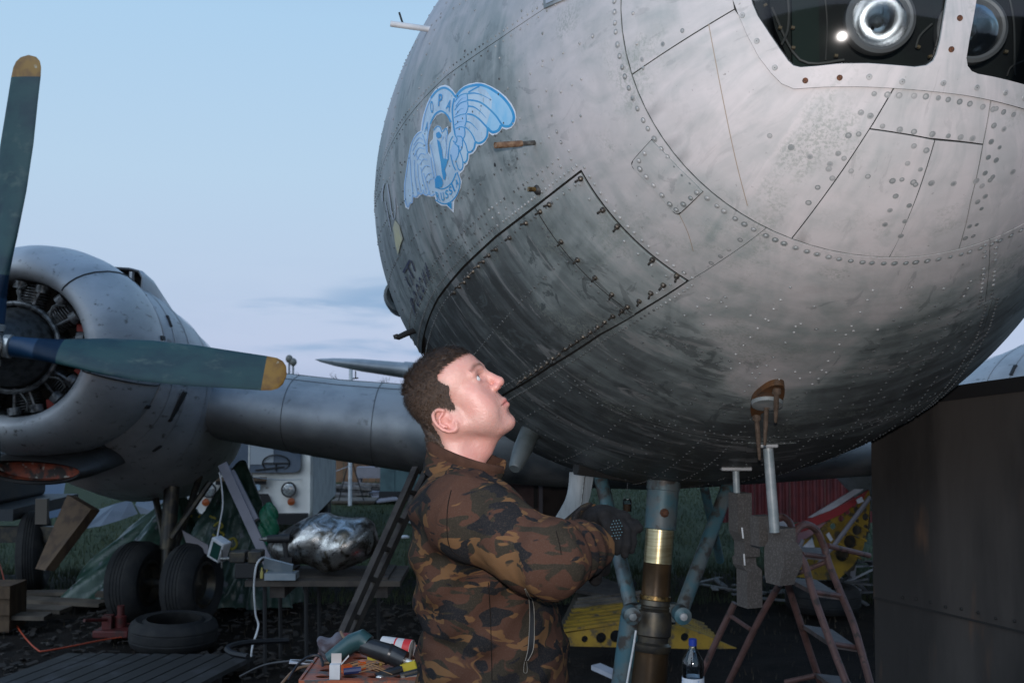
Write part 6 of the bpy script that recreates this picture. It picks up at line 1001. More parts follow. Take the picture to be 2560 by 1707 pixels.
c = at(946, 1414, TY - .2); b = MB(); b.lathe([(0, .045), (.03, .046), (.032, .03)], (c[0], TY - .2, zt + .001), (0, 0, 1), 18, 0, (True, True)); one('red_tape_roll', b, mat('bright_red', (.45, .02, .015), .4), 'red roll of tape lying at the right end of the table', 'tape'); c = at(943, 1398, TY - .1); b = MB(); b.ball((c[0], TY - .1, zt + .03), (.04, .04, .035), 8, 6); one('white_rag', b, PALEW, 'white crumpled rag behind the red tape on the table', 'rag')
b = MB(); b.tube([at(x, y, Y) for x, y, Y in smooth([(662, 1392, 8.3), (650, 1398, 8.22), (640, 1417, 8.2), (635, 1468, 8.2), (639, 1533, 8.25), (646, 1564, 8.25), (632, 1611, 8.2), (628, 1640, 8.2)], 5)], .0075, 6); one('white_cable', b, WHITEP, 'white cable hanging from the table down to the ground', 'cable')
# --- white lantern box on a cord, pale beams, green sheeting heap with yellow marks
c = at(548, 1372, 8.6); LB = thing('hanging_lamp_box', 'white box lamp with green glass hanging on a white cord', 'lamp', tuple(c)); R = rotm(.05, .38, radians(-28)); b = MB(); b.box(c, (.13, .10, .17), R); b.build('case', WHITEP, LB, bevel=.012); b = MB(); b.box(c + R @ np.array([.012, -.052, 0]), (.085, .006, .12), R); b.build('glass', mat('green_glass', (.012, .05, .04), .15), LB); b = MB(); b.tube([at(x, y, 8.6) for x, y in smooth([(543, 1342), (549, 1310), (557, 1260), (553, 1205), (548, 1180)], 4)], .006, 6); b.build('cord', WHITEP, LB)
for i, (q0, q1, w) in enumerate((((565, 1178), (648, 1358), .075), ((585, 1190), (640, 1300), .05))):
    p0, p1 = at(*q0, 9.0 + i * .1), at(*q1, 8.8 + i * .1); d = p1 - p0; b = MB(); b.bar(p0 - d * .1, p1 + d * (i == 0) * ((p1[2] - zt) / -d[2]), w, .04, 0, (0, -1, .2)); one('leaning_beam', b, PALEW, ('long pale beam leaning down to the left end of the table', 'short pale beam lying against the longer leaning beam')[i], 'beam', 'pale beams by the green sheeting')
GRT = mat('green_tarpaulin', (.016, .045, .033), .35, c2=(.06, .10, .08), sc=4, c3=(.16, .17, .19), sc3=7, lo3=.58, hi3=.68, bump=.01, bs=9); P, l, h = grid((-4.9, 10.2, 0), (-2.0, 12.6, 1.72), .03)
def cone(c0, r0, top, lean): z = P[..., 2]; f = np.clip(z / top, 0, 1); x, y = P[..., 0] - (c0[0] + lean[0] * f), P[..., 1] - (c0[1] + lean[1] * f); r = r0 * (1 - f ** 1.3) + .06; a = np.arctan2(y, x); return np.hypot(x, y) - r * (1 + .13 * np.sin(a * 7 + z * 3) + .05 * np.sin(a * 17 - z * 9)) + np.maximum(z - top, 0)
g0 = at(575, 1300, 11); d = sminf(cone((g0[0] - .10, 11.2), .50, 1.36, (.16, 0)), cone((g0[0] + .36, 10.9), .30, .92, (0, 0)), .05); d = sminf(d, cone((g0[0] - .9, 11.6), .8, 1.0, (.2, 0)), .1); V, Fq = nets(d.astype(np.float32), l, h); tp, Vt = sdf_mesh('green_tarpaulin', V, Fq, GRT, None, 1); tag(tp, 'heap under dark green plastic sheeting behind the gear wheels', 'tarpaulin')
bvt = BVHTree.FromPolygons([Vector(v) for v in Vt], [tuple(map(int, f)) for f in Fq]); YM = mat('yellow_stencil', (.38, .33, .06), .6)
def tmark(pts, w):
    q = []
    for x, y in smooth(pts, 4):
        dd = Vector(ray(x, y)).normalized(); r = bvt.ray_cast(Vector((0, 0, CH)), dd)
        if r[0] is not None: q.append(np.array(r[0]) - np.array(dd) * .012)
    if len(q) > 1: b = MB(); b.tube(q, w, 4); b.build('yellow_mark', YM, tp)
for pts in ([(535, 1315), (548, 1305), (556, 1315), (545, 1325), (560, 1335), (548, 1345), (532, 1335)], [(480, 1268), (490, 1258)], [(497, 1292), (505, 1280)], [(470, 1285), (480, 1290)], [(572, 1350), (585, 1345), (592, 1360), (582, 1372), (570, 1366)], [(525, 1290), (540, 1296)]): tmark(pts, .012)
P, l, h = grid(at(672, 1310, 9.6) - [.16, .12, .26], at(672, 1310, 9.6) + [.16, .12, .26], .014); q = P - at(672, 1310, 9.6); a_ = np.arctan2(q[..., 1], q[..., 0]); d = ell(P, at(672, 1310, 9.6), (.085, .06, .19)) + .012 * np.sin(q[..., 2] * 40 + a_ * 4); V, Fq = nets(d.astype(np.float32), l, h); o, _ = sdf_mesh('green_bag', V, Fq, mat('shiny_green_plastic', (.012, .12, .06), .25, c2=(.03, .18, .10), sc=9, bump=.01, bs=30), None, 2); tag(o, 'shiny bright green plastic bag hanging by the pale beams', 'bag')
b = MB(); b.prism([at(455, 1325, 10), at(520, 1362, 9.8), at(520, 1385, 9.8), at(470, 1372, 10)], (0, .02, 0), 1); one('metal_offcut', b, mat('lilac_sheet', (.28, .26, .28), .5), 'pale triangular metal offcut leaning beside the gear wheel', 'sheet')
# --- bent white sheets, thick board, dark lorry at the left edge
ALS = mat('white_sheet_metal', (.46, .48, .54), .4, c2=(.36, .38, .43), sc=3)
def sheet(pts, Y, thick=.012, bend=.12):
    y1_ = max(y for x, y in pts); P = [at(x, y, Y + bend * .5 * sin(i * 1.9) + (y1_ - y) * .009) for i, (x, y) in enumerate(pts)]; b = MB(); b.prism(P, (0, thick, 0), 1); return b
for i, (pts, Y) in enumerate((([(205, 1322), (240, 1275), (290, 1258), (326, 1250), (344, 1284), (300, 1300), (250, 1315)], 12.3), ([(338, 1262), (346, 1238), (392, 1240), (396, 1284), (350, 1284)], 12.7), ([(398, 1242), (424, 1245), (424, 1282), (404, 1284)], 12.5), ([(110, 1186), (165, 1190), (150, 1290), (104, 1300)], 13.2))): one('bent_sheet', sheet(pts, Y), ALS if i < 3 else mat('blue_grey_sheet', (.17, .20, .25), .5), ('large bent white metal sheet lying behind the thick board', 'squarish white sheet right of the large bent sheet', 'narrow white sheet beside the gear leg', 'blue grey upright sheet left of the thick board')[i], 'metal sheet', 'metal sheets behind the landing gear', 0)
b = MB(); b.prism([at(168, 1236, 9.9), at(228, 1272, 9.75), at(112, 1425, 9.35), at(88, 1421, 9.45)], (.05, .08, -.02), 1); one('thick_board', b, WOODB, 'thick brown wooden board leaning up under the engine', 'board')
c = onz(30, 1425); LT = thing('lorry', 'dark lorry standing in shadow at the left edge under the engine', 'lorry', (c[0], 11.2, 0)); DKB = mat('lorry_dark_blue', (.035, .042, .05), .6, c2=(.06, .055, .05), sc=3); x_ = at(40, 1300, 11.2)[0]
b = MB(); b.box((x_ - 1.25, 12.2, .82), (2.3, 1.7, .12)); b.build('flatbed', DKB, LT); b = MB(); b.box((x_ - 1.4, 12.2, 1.15), (1.9, 1.6, .55)); b.build('cab', DKB, LT, bevel=.05); wheel(np.array([x_ + .02, 11.6, .42]), (1, .25, 0), .42, .26, LT); wheel(np.array([x_ - 1.7, 11.6, .42]), (1, .25, 0), .42, .26, LT); b = MB(); b.box((x_ + .2, 11.35, .86), (.12, .06, .26)); b.build('tail_lamp', mat('dull_lamp', (.12, .10, .08), .5), LT); b = MB(); b.box((x_ - .3, 11.4, .62), (1.4, .1, .16)); b.build('bumper', DKST, LT)
c = at(8, 1368, 9.6); b = MB(); b.box((c[0] - .12, 9.8, .2), (.34, .34, .40)); cr_ = one('wooden_crate', b, WOODB, 'small wooden crate at the left edge beside the lorry', 'crate'); 
for z in (.06, .20, .34): b = MB(); b.box((c[0] - .12, 9.62, z), (.36, .02, .09)); b.build('slat', WOODB, cr_)
# --- on the ground at the left
c = np.array([at(432, 1600, 9.12)[0], 9.13, .0]); b = MB(); R0, w_ = .355, .23; pr = [(0, R0 * .62), (.02, R0 * .7), (0, R0 * .85), (.03, R0 * .96), (w_ * .3, R0), (w_ * .32, R0 * .985), (w_ * .36, R0 * .985), (w_ * .38, R0), (w_ * .62, R0), (w_ * .64, R0 * .985), (w_ * .68, R0 * .985), (w_ * .7, R0), (w_ - .03, R0 * .96), (w_, R0 * .85), (w_ - .02, R0 * .7), (w_, R0 * .62), (w_ * .8, R0 * .66), (w_ * .5, R0 * .8), (w_ * .2, R0 * .66), (0, R0 * .62)]; b.lathe(pr, c, (0.03, -.02, 1), 48); one('spare_tyre', b, TYRE, 'worn tyre lying flat on the ground before the gear wheels', 'tyre')
c = np.array([at(293, 1560, 9.5)[0], 9.4, .0]); RJ = thing('floor_jack', 'small red floor jack beside the left gear wheel', 'jack', tuple(c)); RJM = mat('jack_red', (.10, .013, .011), .6, c2=(.05, .015, .012), sc=14); b = MB(); b.box(c + [0, .1, .05], (.30, .34, .06)); b.build('base', RJM, RJ, bevel=.01); b = MB(); b.lathe([(.06, .05), (.17, .05), (.18, .03), (.26, .03)], c + [.03, .1, 0], (0, 0, 1), 14, 0, (True, True)); b.build('ram', RJM, RJ); b = MB(); b.box(c + [-.06, .05, .13], (.08, .08, .12)); b.build('pump', RJM, RJ); b = MB(); b.tube([c + [-.06, .0, .16], c + [-.16, -.22, .20]], .014, 8); b.build('handle', RJM, RJ)
for i, (x0, y0, x1, y1, w) in enumerate(((-60, 1492, 262, 1508, .20), (60, 1482, 250, 1480, .16), (-40, 1515, 165, 1524, .22), (240, 1484, 292, 1486, .14), (-80, 1536, 120, 1540, .2))): p0, p1 = onz(x0, y0, .05 + .02 * i), onz(x1, y1, .05 + .015 * i); b = MB(); b.bar(p0, p1, .035, w, 0, (0, 1, 0)); one('ground_plank', b, WOOD, ('longest grey plank lying on the ground at the left edge', 'thin grey plank furthest back on the ground at left', 'grey plank with a pale torn end near the orange cable', 'short grey plank end beside the gear wheel', 'grey plank nearest the orange cable')[i], 'plank', 'planks on the ground at left')
b = MB(); p = onz(72, 1424, .03); b.box(p, (.10, .05, .015), rotm(0, .1, .2)); one('white_card', b, WHITEP, 'small white card lying at the foot of the thick board', 'card')
ORC = mat('orange_cable', (.42, .06, .02), .5); b = MB(); b.tube([onz(x, y, .03 + .3 * max(0, (1500 - y) / 120)) for x, y in smooth([(-10, 1380), (8, 1440), (22, 1505), (38, 1555), (62, 1592), (92, 1622), (112, 1626), (190, 1612), (260, 1598), (330, 1588)], 5)], .0065, 6); one('orange_cable', b, ORC, 'thin orange cable trailing over the ground at the left', 'cable')
PAL = thing('slatted_pallet', 'dark slatted pallet lying on the ground at the bottom left', 'pallet', tuple(onz(300, 1690)), None); PM = mat('tarred_slat', (.030, .029, .028), .7, c2=(.06, .06, .065), sc=5, lo=.5, hi=.7)
pa, pb_, pc = onz(40, 1712, .10), onz(230, 1638, .10), onz(560, 1640, .10); ex = (pc - pb_) / 7.6; 
for i in range(-1, 10): b = MB(); b.bar(pa + ex * i - (pb_ - pa) * .3, pb_ + ex * i, .034, .115, 0, (ex[0], ex[1], 0)); b.build('slat', PM, PAL)
for f in (.0, .5, 1): b = MB(); q = pa + (pb_ - pa) * f + [0, 0, -.06]; b.bar(q - ex, q + ex * 9, .08, .09, 0, (0, 1, 0)); b.build('bearer', PM, PAL)
rj = np.random.default_rng(9); b = MB()
for _ in range(900):
    p = onz(rj.uniform(0, 1060), rj.uniform(1500, 1700), .0); s = rj.uniform(.008, .045); b.box(p + [0, 0, .012], (s * 2, s, .008), rotm(rj.normal(0, .2), rj.normal(0, .2), rj.uniform(0, 3)))
tag(b.build('ground_litter', mat('litter', (.028, .023, .020), .85, c2=(.075, .066, .058), sc=4, lo=.55, hi=.75), None, 0), kind='stuff')
# ================================================================ right side
b = MB(); c0, c1 = at(1800, 1300, 17.6), at(2330, 1300, 17.6); RF = thing('corrugated_fence', 'dark red corrugated metal fence behind the stepladder', 'fence', ((c0[0] + c1[0]) / 2, 17.6, 0)); REDC = mat('dark_red_sheet', (.13, .022, .022), .6, c2=(.085, .016, .017), sc=4); nps = 6; ww = (c1[0] - c0[0]) / nps
for j in range(nps):
    b = MB(); xs = np.linspace(c0[0] + j * ww, c0[0] + (j + 1) * ww - .004, 60); yy = 17.6 + .022 * np.clip(1.6 * np.sin((xs - c0[0]) * 2 * pi / .11), -1, 1); b.loft([[(x, y, z) for x, y in zip(xs, yy)] for z in (0, 1.75)], False); b.build('corrugated_sheet', REDC, RF)
b = MB(); b.box(((c0[0] + c1[0]) / 2, 17.68, 1.2), (c1[0] - c0[0], .05, .08)); b.build('rail', VB, RF)
YEL2 = mat('zinc_chromate_yellow', (.34, .205, .018), .55, c2=(.20, .12, .015), sc=5, c3=(.07, .055, .035), sc3=12, lo3=.52, hi3=.66); REDS = mat('red_skin', (.36, .022, .025), .5, c2=(.22, .02, .02), sc=5); WHS = mat('white_skin', (.55, .56, .60), .5, c2=(.42, .42, .45), sc=5); PNS = mat('pink_skin', (.34, .17, .18), .6)
C6 = lambda x, y: (1500 + x * .3872, 1100 + y * .3872)
def holed(name, outline, holes, Y, m, parent, thick=.02, tilt=0.0):
    cvt = lambda q: np.asarray(q, float); o = cvt(outline); hs = [np.array([(x + r * cos(a) * .92, y + r * sin(a)) for a in np.linspace(0, 2 * pi, 14, endpoint=False)]) for x, y, r in holes]; vv, ff = triangulate(densify(o, 40), hs, 45); Pf = [at(*C6(*q), Y + tilt * (q[0] - o[:, 0].min())) for q in vv]; b = MB(); n = len(Pf); cnt = {}
    for f in ff:
        for i in range(len(f)): cnt.setdefault(frozenset((f[i], f[(i + 1) % len(f)])), []).append((f[i], f[(i + 1) % len(f)]))
    b.add(Pf + [np.array(p) + [0, thick, 0] for p in Pf], [tuple(f) for f in ff] + [tuple(n + i for i in f[::-1]) for f in ff] + [(e[0][1], e[0][0], n + e[0][0], n + e[0][1]) for e in cnt.values() if len(e) == 1]); return b.build(name, m, parent, 0)
p = at(2080, 1400, 10.5); YW = thing('broken_wing', 'broken yellow wing frame with round holes and red and white skin', 'wing part', (p[0], 10.5, 0)); 
holed('rib_web', [(1740, 325), (1745, 400), (1735, 520), (1700, 700), (1640, 800), (1540, 900), (1400, 900), (1225, 872), (1245, 790), (1300, 650), (1480, 520), (1600, 420)], [(1505, 555, 21), (1557, 505, 21), (1600, 462, 19), (1645, 420, 16), (1565, 735, 48), (1615, 655, 44), (1660, 580, 34), (1715, 495, 23), (1662, 520, 12), (1714, 557, 13), (1420, 640, 18), (1330, 720, 20)], 10.5, YEL2, YW, .03, .0003)
for q0, q1, r in (((1490, 705), (1745, 365), .022), ((1410, 800), (1530, 655), .018), ((1240, 795), (1310, 640), .02), ((1540, 660), (1690, 770), .012), ((1590, 590), (1720, 650), .012), ((1640, 530), (1740, 590), .010)): b = MB(); b.tube([at(*C6(*q0), 10.45), at(*C6(*q1), 10.45)], r, 6); b.build('stringer', PALEW if r > .017 else YEL2, YW)
holed('white_skin', [(1345, 498), (1640, 316), (1705, 316), (1500, 450), (1430, 500)], [], 10.6, WHS, YW, .02); holed('red_skin', [(1215, 560), (1345, 510), (1490, 455), (1650, 372), (1735, 318), (1705, 372), (1560, 478), (1440, 530), (1300, 600), (1215, 640)], [], 10.56, REDS, YW, .02); holed('pink_skin', [(1220, 620), (1330, 585), (1460, 530), (1400, 590), (1300, 655), (1240, 760), (1210, 720)], [], 10.53, PNS, YW, .02); holed('white_panel', [(1150, 530), (1230, 510), (1215, 580), (1160, 560)], [], 10.6, WHS, YW, .02); holed('white_panel', [(1310, 690), (1370, 630), (1395, 720), (1335, 770)], [], 10.42, WHS, YW, .02); holed('white_panel', [(1655, 385), (1690, 365), (1705, 395), (1665, 410)], [], 10.42, WHS, YW, .02); holed('white_panel', [(1460, 610), (1480, 595), (1505, 640), (1490, 655)], [], 10.42, WHS, YW, .02)
holed('dark_backing', [(1500, 620), (1745, 420), (1745, 560), (1640, 840), (1400, 900), (1260, 860)], [], 10.9, DKST, YW, .03)  # dark plate added behind the rib web, stands in for shade in its holes
STR = mat('dull_strip', (.16, .165, .18), .6, c2=(.08, .085, .09), sc=8)
for i in range(18): p = onz(rj.uniform(2060, 2190), rj.uniform(1470, 1500), .05); p[2] = rj.uniform(.1, .40); d = rj.normal(0, 1, 3) * [.32, .2, .10]; b = MB(); b.bar(p - d * .6, p + d * .6, .05, .012); one('metal_strip', b, STR if i % 3 else ALS, 'thin pale metal strip in the scrap heap beside the grey metal cover', 'metal strip', 'metal strips in the scrap heap')
for i in range(14): p = onz(rj.uniform(1760, 1960), rj.uniform(1440, 1500), .03); d = rj.normal(0, 1, 3) * [.3, .2, .02]; b = MB(); b.bar(p - d * .6, p + d * .6, .06, .015); one('metal_strip', b, STR, 'thin pale metal strip lying on the grass behind the nose leg', 'metal strip', 'metal strips on the grass')
p = onz(2080, 1540); b = MB(); b.lathe([(z_, r_ * 1.0) for z_, r_ in pr], (p[0], p[1] + .3, 0), (0, 0, 1), 40); one('old_tyre', b, TYRE, 'dark old tyre lying flat under the scrap heap', 'tyre')
# yellow flap on the ground behind the nose leg
p = at(1600, 1600, 8.2); FL = thing('yellow_flap', 'yellow ribbed flap section with lightening holes lying behind the nose leg', 'flap', (p[0], 8.2, 0)); inv6 = lambda x, y: ((x - 1500) / .3872, (y - 1100) / .3872)
holed('flap_web', [inv6(*q) for q in ((1395, 1585), (1480, 1572), (1560, 1560), (1700, 1563), (1760, 1585), (1842, 1620), (1760, 1622), (1600, 1618), (1395, 1614))], [inv6(x, y) + (r / .3872,) for x, y, r in ((1462, 1597, 9), (1503, 1594, 14), (1540, 1590, 16), (1712, 1592, 11), (1660, 1592, 14), (1600, 1592, 14))], 8.2, YEL2, FL, .03)
for i in range(9):
    x0, x1 = 1400 + i * 6, 1560 + i * 4; y0 = 1578 - i * 10.5; b = MB(); b.bar(at(1405 + i * 5, 1574 - i * 9.5, 8.22 + i * .10), at(1600 + i * 3, 1546 - i * 8.5, 8.28 + i * .10), .06, .022, 0, (0, 0, 1)); b.build('stringer', YEL2 if i < 6 else WOOD, FL)
for i in range(6): b = MB(); b.bar(at(1690, 1560 - i * 5, 8.3 + i * .1), at(1800 - i * 8, 1600 - i * 8, 8.25 + i * .1), .05, .018, 0, (0, 0, 1)); b.build('stringer', YEL2, FL)
b = MB(); b.prism([at(1400, 1560, 8.5), at(1600, 1532, 8.6), at(1580, 1482, 9.6), at(1440, 1480, 9.6)], (0, 0, -.05), 1); b.build('inner_skin', mat('flap_dark', (.06, .05, .035), .8), FL)
for i in range(5): b = MB(); b.bar(at(1430 + i * 4, 1470 - i * 9, 9.4 + i * .15), at(1600 - i * 8, 1500 - i * 6, 8.9 + i * .1), .14, .03, 0, (0, 0, 1)); one('dark_board', b, DKW, ('dark weathered board lying nearest on the yellow flap', 'second dark board from the front on the yellow flap', 'middle dark board of those lying on the yellow flap', 'second dark board from the back on the yellow flap', 'dark weathered board lying furthest back on the yellow flap')[i], 'board', 'boards on the yellow flap')
b = MB(); b.prism([onz(1478, 1662, .25), onz(1500, 1656, .25), onz(1560, 1682, .25), onz(1550, 1694, .25)], (0, 0, -.03), 1); one('grey_plate', b, ALS, 'flat grey plate on the ground at the bottom left of the nose leg', 'plate')
# grey foam blocks threaded on the drain masts
def foam(name, label, blocks, Y, ang):
    t = thing(name, label, 'foam block', tuple(at(*blocks[0][:2], Y)), 'grey foam guards on the drain masts'); R = rotm(0, 0, ang)
    b = MB(); sec = []
    for x, y, w, dd in blocks: c = at(x, y, Y); hw = w / 2 / F * Y / cos(ang); hd = dd; sec.append([c + R @ np.array(q) for q in ((-hw, -hd, 0), (hw, -hd, 0), (hw, hd, 0), (-hw, hd, 0))])
    b.loft(sec, True, 0, True); b.build('foam', FOAM, t, 20); return t
q = MASTS[0][0][1]; f1 = foam('foam_guard', 'tall stepped grey foam guard on the left short drain mast', [(1850, 1231, 38, .03), (1851, 1326, 38, .03), (1858, 1340, 38, .033), (1867, 1352, 40, .034), (1868, 1388, 40, .034), (1860, 1392, 38, .03), (1862, 1410, 38, .03), (1873, 1423, 40, .034), (1874, 1515, 40, .034)], q - .0, .38)
b = MB(); b.tube([at(1855, 1318, q - .05), at(1858, 1345, q - .055)], .003, 6); b.tube([at(1860, 1384, q - .055), at(1862, 1412, q - .05)], .003, 6); o = b.build('wire', WHITEP, f1); o['kind'] = 'stuff'
q = MASTS[1][0][1]; f2 = foam('foam_guard', 'shorter faceted grey foam guard on the right longer drain mast', [(1953, 1318, 42, .035), (1955, 1352, 38, .035), (1958, 1372, 52, .05), (1958, 1405, 52, .05), (1951, 1440, 44, .04), (1950, 1458, 40, .035)], q + .03, .45); b = MB(); b.box(at(1905, 1325, q + .10), (.06, .05, .10), rotm(0, 0, .4)); b.build('foam', FOAM, f2)
# stepladder, dusty pink tube
PKT = mat('pink_paint', (.12, .064, .058), .6, c2=(.085, .045, .04), sc=14, c3=(.04, .028, .025), sc3=26, lo3=.55, hi3=.66); LY = 5.2; SL = thing('stepladder', 'dusty pink tubular stepladder with arched handles under the nose', 'stepladder', (at(1990, 1600, LY)[0], LY, 0))
def tub(name, pts, r=.0165, down=False):
    q = [at(x, y, Y) for x, y, Y in pts]; q = list(smooth(q, 4)) if len(q) > 2 else q
    if down: d = q[-1] - q[-2]; d = d / -d[2]; q.append(q[-1] + d * q[-1][2])
    b = MB(); b.tube(q, r, 10); return b.build(name, PKT, SL)
tub('front_rail', [(1988, 1375, 5.0), (2012, 1410, 4.97), (2034, 1487, 4.9), (2073, 1595, 4.8), (2115, 1704, 4.7)], down=True); tub('front_rail', [(2061, 1367, 5.1), (2073, 1410, 5.08), (2104, 1487, 5.0), (2135, 1564, 4.9), (2166, 1673, 4.8)], down=True); tub('handle_arch', [(1988, 1378, 5.0), (1985, 1340, 5.0), (1999, 1317, 5.02), (2020, 1311, 5.05), (2043, 1328, 5.08), (2061, 1367, 5.1)]); tub('handle_arch', [(1930, 1300, 5.3), (1945, 1292, 5.3), (1962, 1294, 5.28), (1978, 1314, 5.2), (1990, 1375, 5.05)]); tub('grab_bar', [(2069, 1363, 5.1), (2173, 1388, 5.3)], .013); tub('rear_leg', [(1968, 1456, 5.2), (2003, 1564, 5.3), (2042, 1680, 5.4)], down=True); tub('rear_leg', [(1949, 1460, 5.2), (1906, 1533, 5.3), (1860, 1626, 5.4), (1821, 1707, 5.5)], down=True); tub('rear_leg', [(1837, 1506, 5.6), (1794, 1595, 5.65), (1759, 1673, 5.7)], down=True); tub('brace', [(1824, 1537, 5.62), (1876, 1572, 5.4)], .011); tub('brace', [(1964, 1704, 5.4), (2038, 1688, 5.3)], .013); tub('brace', [(1975, 1440, 5.15), (2062, 1405, 5.1)], .011)
STEPM = mat('step_mesh', (.07, .06, .058), .7, c2=(.12, .09, .085), sc=20)
for q in ([(1990, 1366, 5.2), (2006, 1384, 5.0), (2072, 1392, 5.1), (2050, 1368, 5.3)], [(1966, 1442, 5.3), (2038, 1479, 4.92), (2106, 1489, 5.0), (2040, 1448, 5.4)], [(2006, 1560, 5.3), (2078, 1607, 4.8), (2146, 1618, 4.88), (2080, 1572, 5.4)], [(2040, 1682, 5.3), (2116, 1738, 4.72), (2180, 1750, 4.8), (2110, 1690, 5.4)]): b = MB(); b.prism([at(*p) for p in q], (0, 0, -.02), 1); b.build('step', STEPM, SL); tub('step_edge', [q[1], q[2]], .011)
# grey sheet metal cover at the right
CVM = mat('dull_metal_cover', (.066, .060, .056), .55, .1, c2=(.030, .028, .027), sc=3.4, lo=.36, hi=.66, c3=(.13, .075, .045), sc3=5, lo3=.60, hi3=.78, stretch=(1, 1, .22), bump=.012, bs=2.5); CV = thing('metal_cover', 'large dull grey sheet metal cover standing at the right edge', 'metal cover', (at(2380, 1600, 4.2)[0], 4.2, 0))
def cvp(s, z): x = 1.50 + .62 * s + .1 * s * s; y = 4.60 - 1.02 * s - .35 * s * s; return np.array([x, y, z])
ss = np.linspace(0, 1.7, 30); seamz = lambda s: 1.245 - .02 * s; topz = lambda s: 2.045 + .165 * min(s, 1) + .0 * s
b = MB(); b.loft([[cvp(s, z) for z in np.linspace(seamz(s), topz(s), 8)] for s in ss] + [[cvp(s, z) + [.02, .03, 0] for z in np.linspace(seamz(s), topz(s), 8)] for s in ss[::-1]], False); b.build('upper_sheet', CVM, CV, 50); b = MB(); b.loft([[cvp(s, z) + [.006, .008, 0] for z in np.linspace(0, seamz(s) + .02, 8)] for s in ss] + [[cvp(s, z) + [.03, .04, 0] for z in np.linspace(0, seamz(s) + .02, 8)] for s in ss[::-1]], False); b.build('lower_sheet', CVM, CV, 50)
b = MB(); b.loft([[cvp(s, seamz(s)) + q for q in ([-.004, -.005, -.006], [-.004, -.005, .001], [.02, .02, .001], [.02, .02, -.006])] for s in ss], True, 0, True); b.build('lap_joint', DKIN, CV)
b = MB(); b.loft([[cvp(s, topz(s)) + q for q in ([-.012, -.014, -.035], [-.012, -.014, .02], [.05, .06, .02], [.05, .06, -.035])] for s in ss], True, 0, True); b.build('top_rim', VB, CV)
bm_ = MB(); bm_.lathe([(-.002, .007), (.003, .0065), (.005, .003)], (0, 0, 0), (0, 0, 1), 8, 0, (False, True)); me = bm_.mesh('bolt', [DKIN])
for s in np.arange(.12, 1.5, .052):
    p = cvp(s, seamz(s) + .028 + .004 * sin(s * 40)); t = cvp(s + .01, 0) - cvp(s - .01, 0); n = Vector((t[1], -t[0], 0)).normalized(); n = n if n.y < 0 else -n; M = n.to_track_quat('Z', 'Y').to_matrix().to_4x4(); M.translation = Vector(p) + n * .001; o = bpy.data.objects.new('bolt', me); COL.objects.link(o); o.parent = CV; o.matrix_parent_inverse = WM[CV.name].copy(); o.matrix_basis = M
# bottle, hanging jar, white cord
k = emitless_glass('clear_plastic', (.72, .80, .86), .08, 2.2); Yb = 4.0; c = at(1733, 1760, Yb); BT = thing('water_bottle', 'clear plastic water bottle with blue cap beside the nose leg', 'bottle', tuple(c)); s_ = Yb / F; zb = lambda y: (1760 - y) * s_
b = MB(); b.lathe([(0, 26 * s_), (zb(1740), 28 * s_), (zb(1700), 27 * s_), (zb(1690), 26 * s_), (zb(1668), 28 * s_), (zb(1650), 26 * s_), (zb(1632), 15 * s_), (zb(1622), 10 * s_), (zb(1614), 9 * s_)], c, (0, 0, 1), 20, 0, (True, True)); b.build('shell', k, BT); b = MB(); b.lathe([(zb(1616), 10 * s_), (zb(1600), 10 * s_), (zb(1599), 7 * s_)], c, (0, 0, 1), 16, 0, (True, True)); b.build('cap', mat('cap_blue', (.015, .04, .28), .4), BT); b = MB(); b.lathe([(zb(1740), 28.6 * s_), (zb(1692), 27.6 * s_)], c, (0, 0, 1), 20); b.build('label', mat('bottle_label', (.06, .20, .50), .5, c2=(.6, .65, .72), sc=22, lo=.45, hi=.5), BT); b = MB(); b.lathe([(.004, 25 * s_), (zb(1700), 25 * s_), (zb(1699), .001)], c, (0, 0, 1), 16); b.build('water', emitless_glass('water', (.55, .68, .80), .05, 1.0), BT)
DRM = thing('oil_drum', 'dark steel drum standing under the water bottle', 'drum', (c[0], Yb, 0)); b = MB(); b.lathe([(0, .2), (.02, .21), (c[2] * .33, .205), (c[2] * .34, .215), (c[2] * .36, .205), (c[2] * .66, .205), (c[2] * .67, .215), (c[2] * .69, .205), (c[2] - .02, .21), (c[2] - .001, .20), (c[2] - .012, .19)], (c[0], Yb, 0), (0, 0, 1), 32, 0, (True, True)); b.build('shell', DKST, DRM)
c = at(1568, 1262, 5.2); JR = thing('hanging_jar', 'small jar of brown liquid hanging on a wire under the belly', 'jar', tuple(c)); b = MB(); b.lathe([(-.028, .02), (.005, .02), (.006, .001)], c, (0, 0, 1), 14, 0, (True, False)); b.build('liquid', mat('brown_liquid', (.09, .04, .012), .2), JR); b = MB(); b.lathe([(-.03, .021), (.02, .021), (.026, .016), (.03, .016)], c, (0, 0, 1), 14, 0, (True, False)); b.build('glass', k, JR); b = MB(); b.tube([c + [-.016, 0, .028], c + [0, 0, .07], c + [.016, 0, .028]], .0015, 5); b.tube([c + [0, 0, .07], at(1570, 1200, 5.2)], .0015, 5); b.build('wire', STEEL, JR)
b = MB(); b.tube([at(x, y, 4.25) for x, y in smooth([(1590, 1575), (1583, 1620), (1572, 1680), (1562, 1740), (1550, 1800)], 4)], .0042, 8); one('white_cord', b, WHITEP, 'white cord hanging down in front of the nose leg', 'cord')
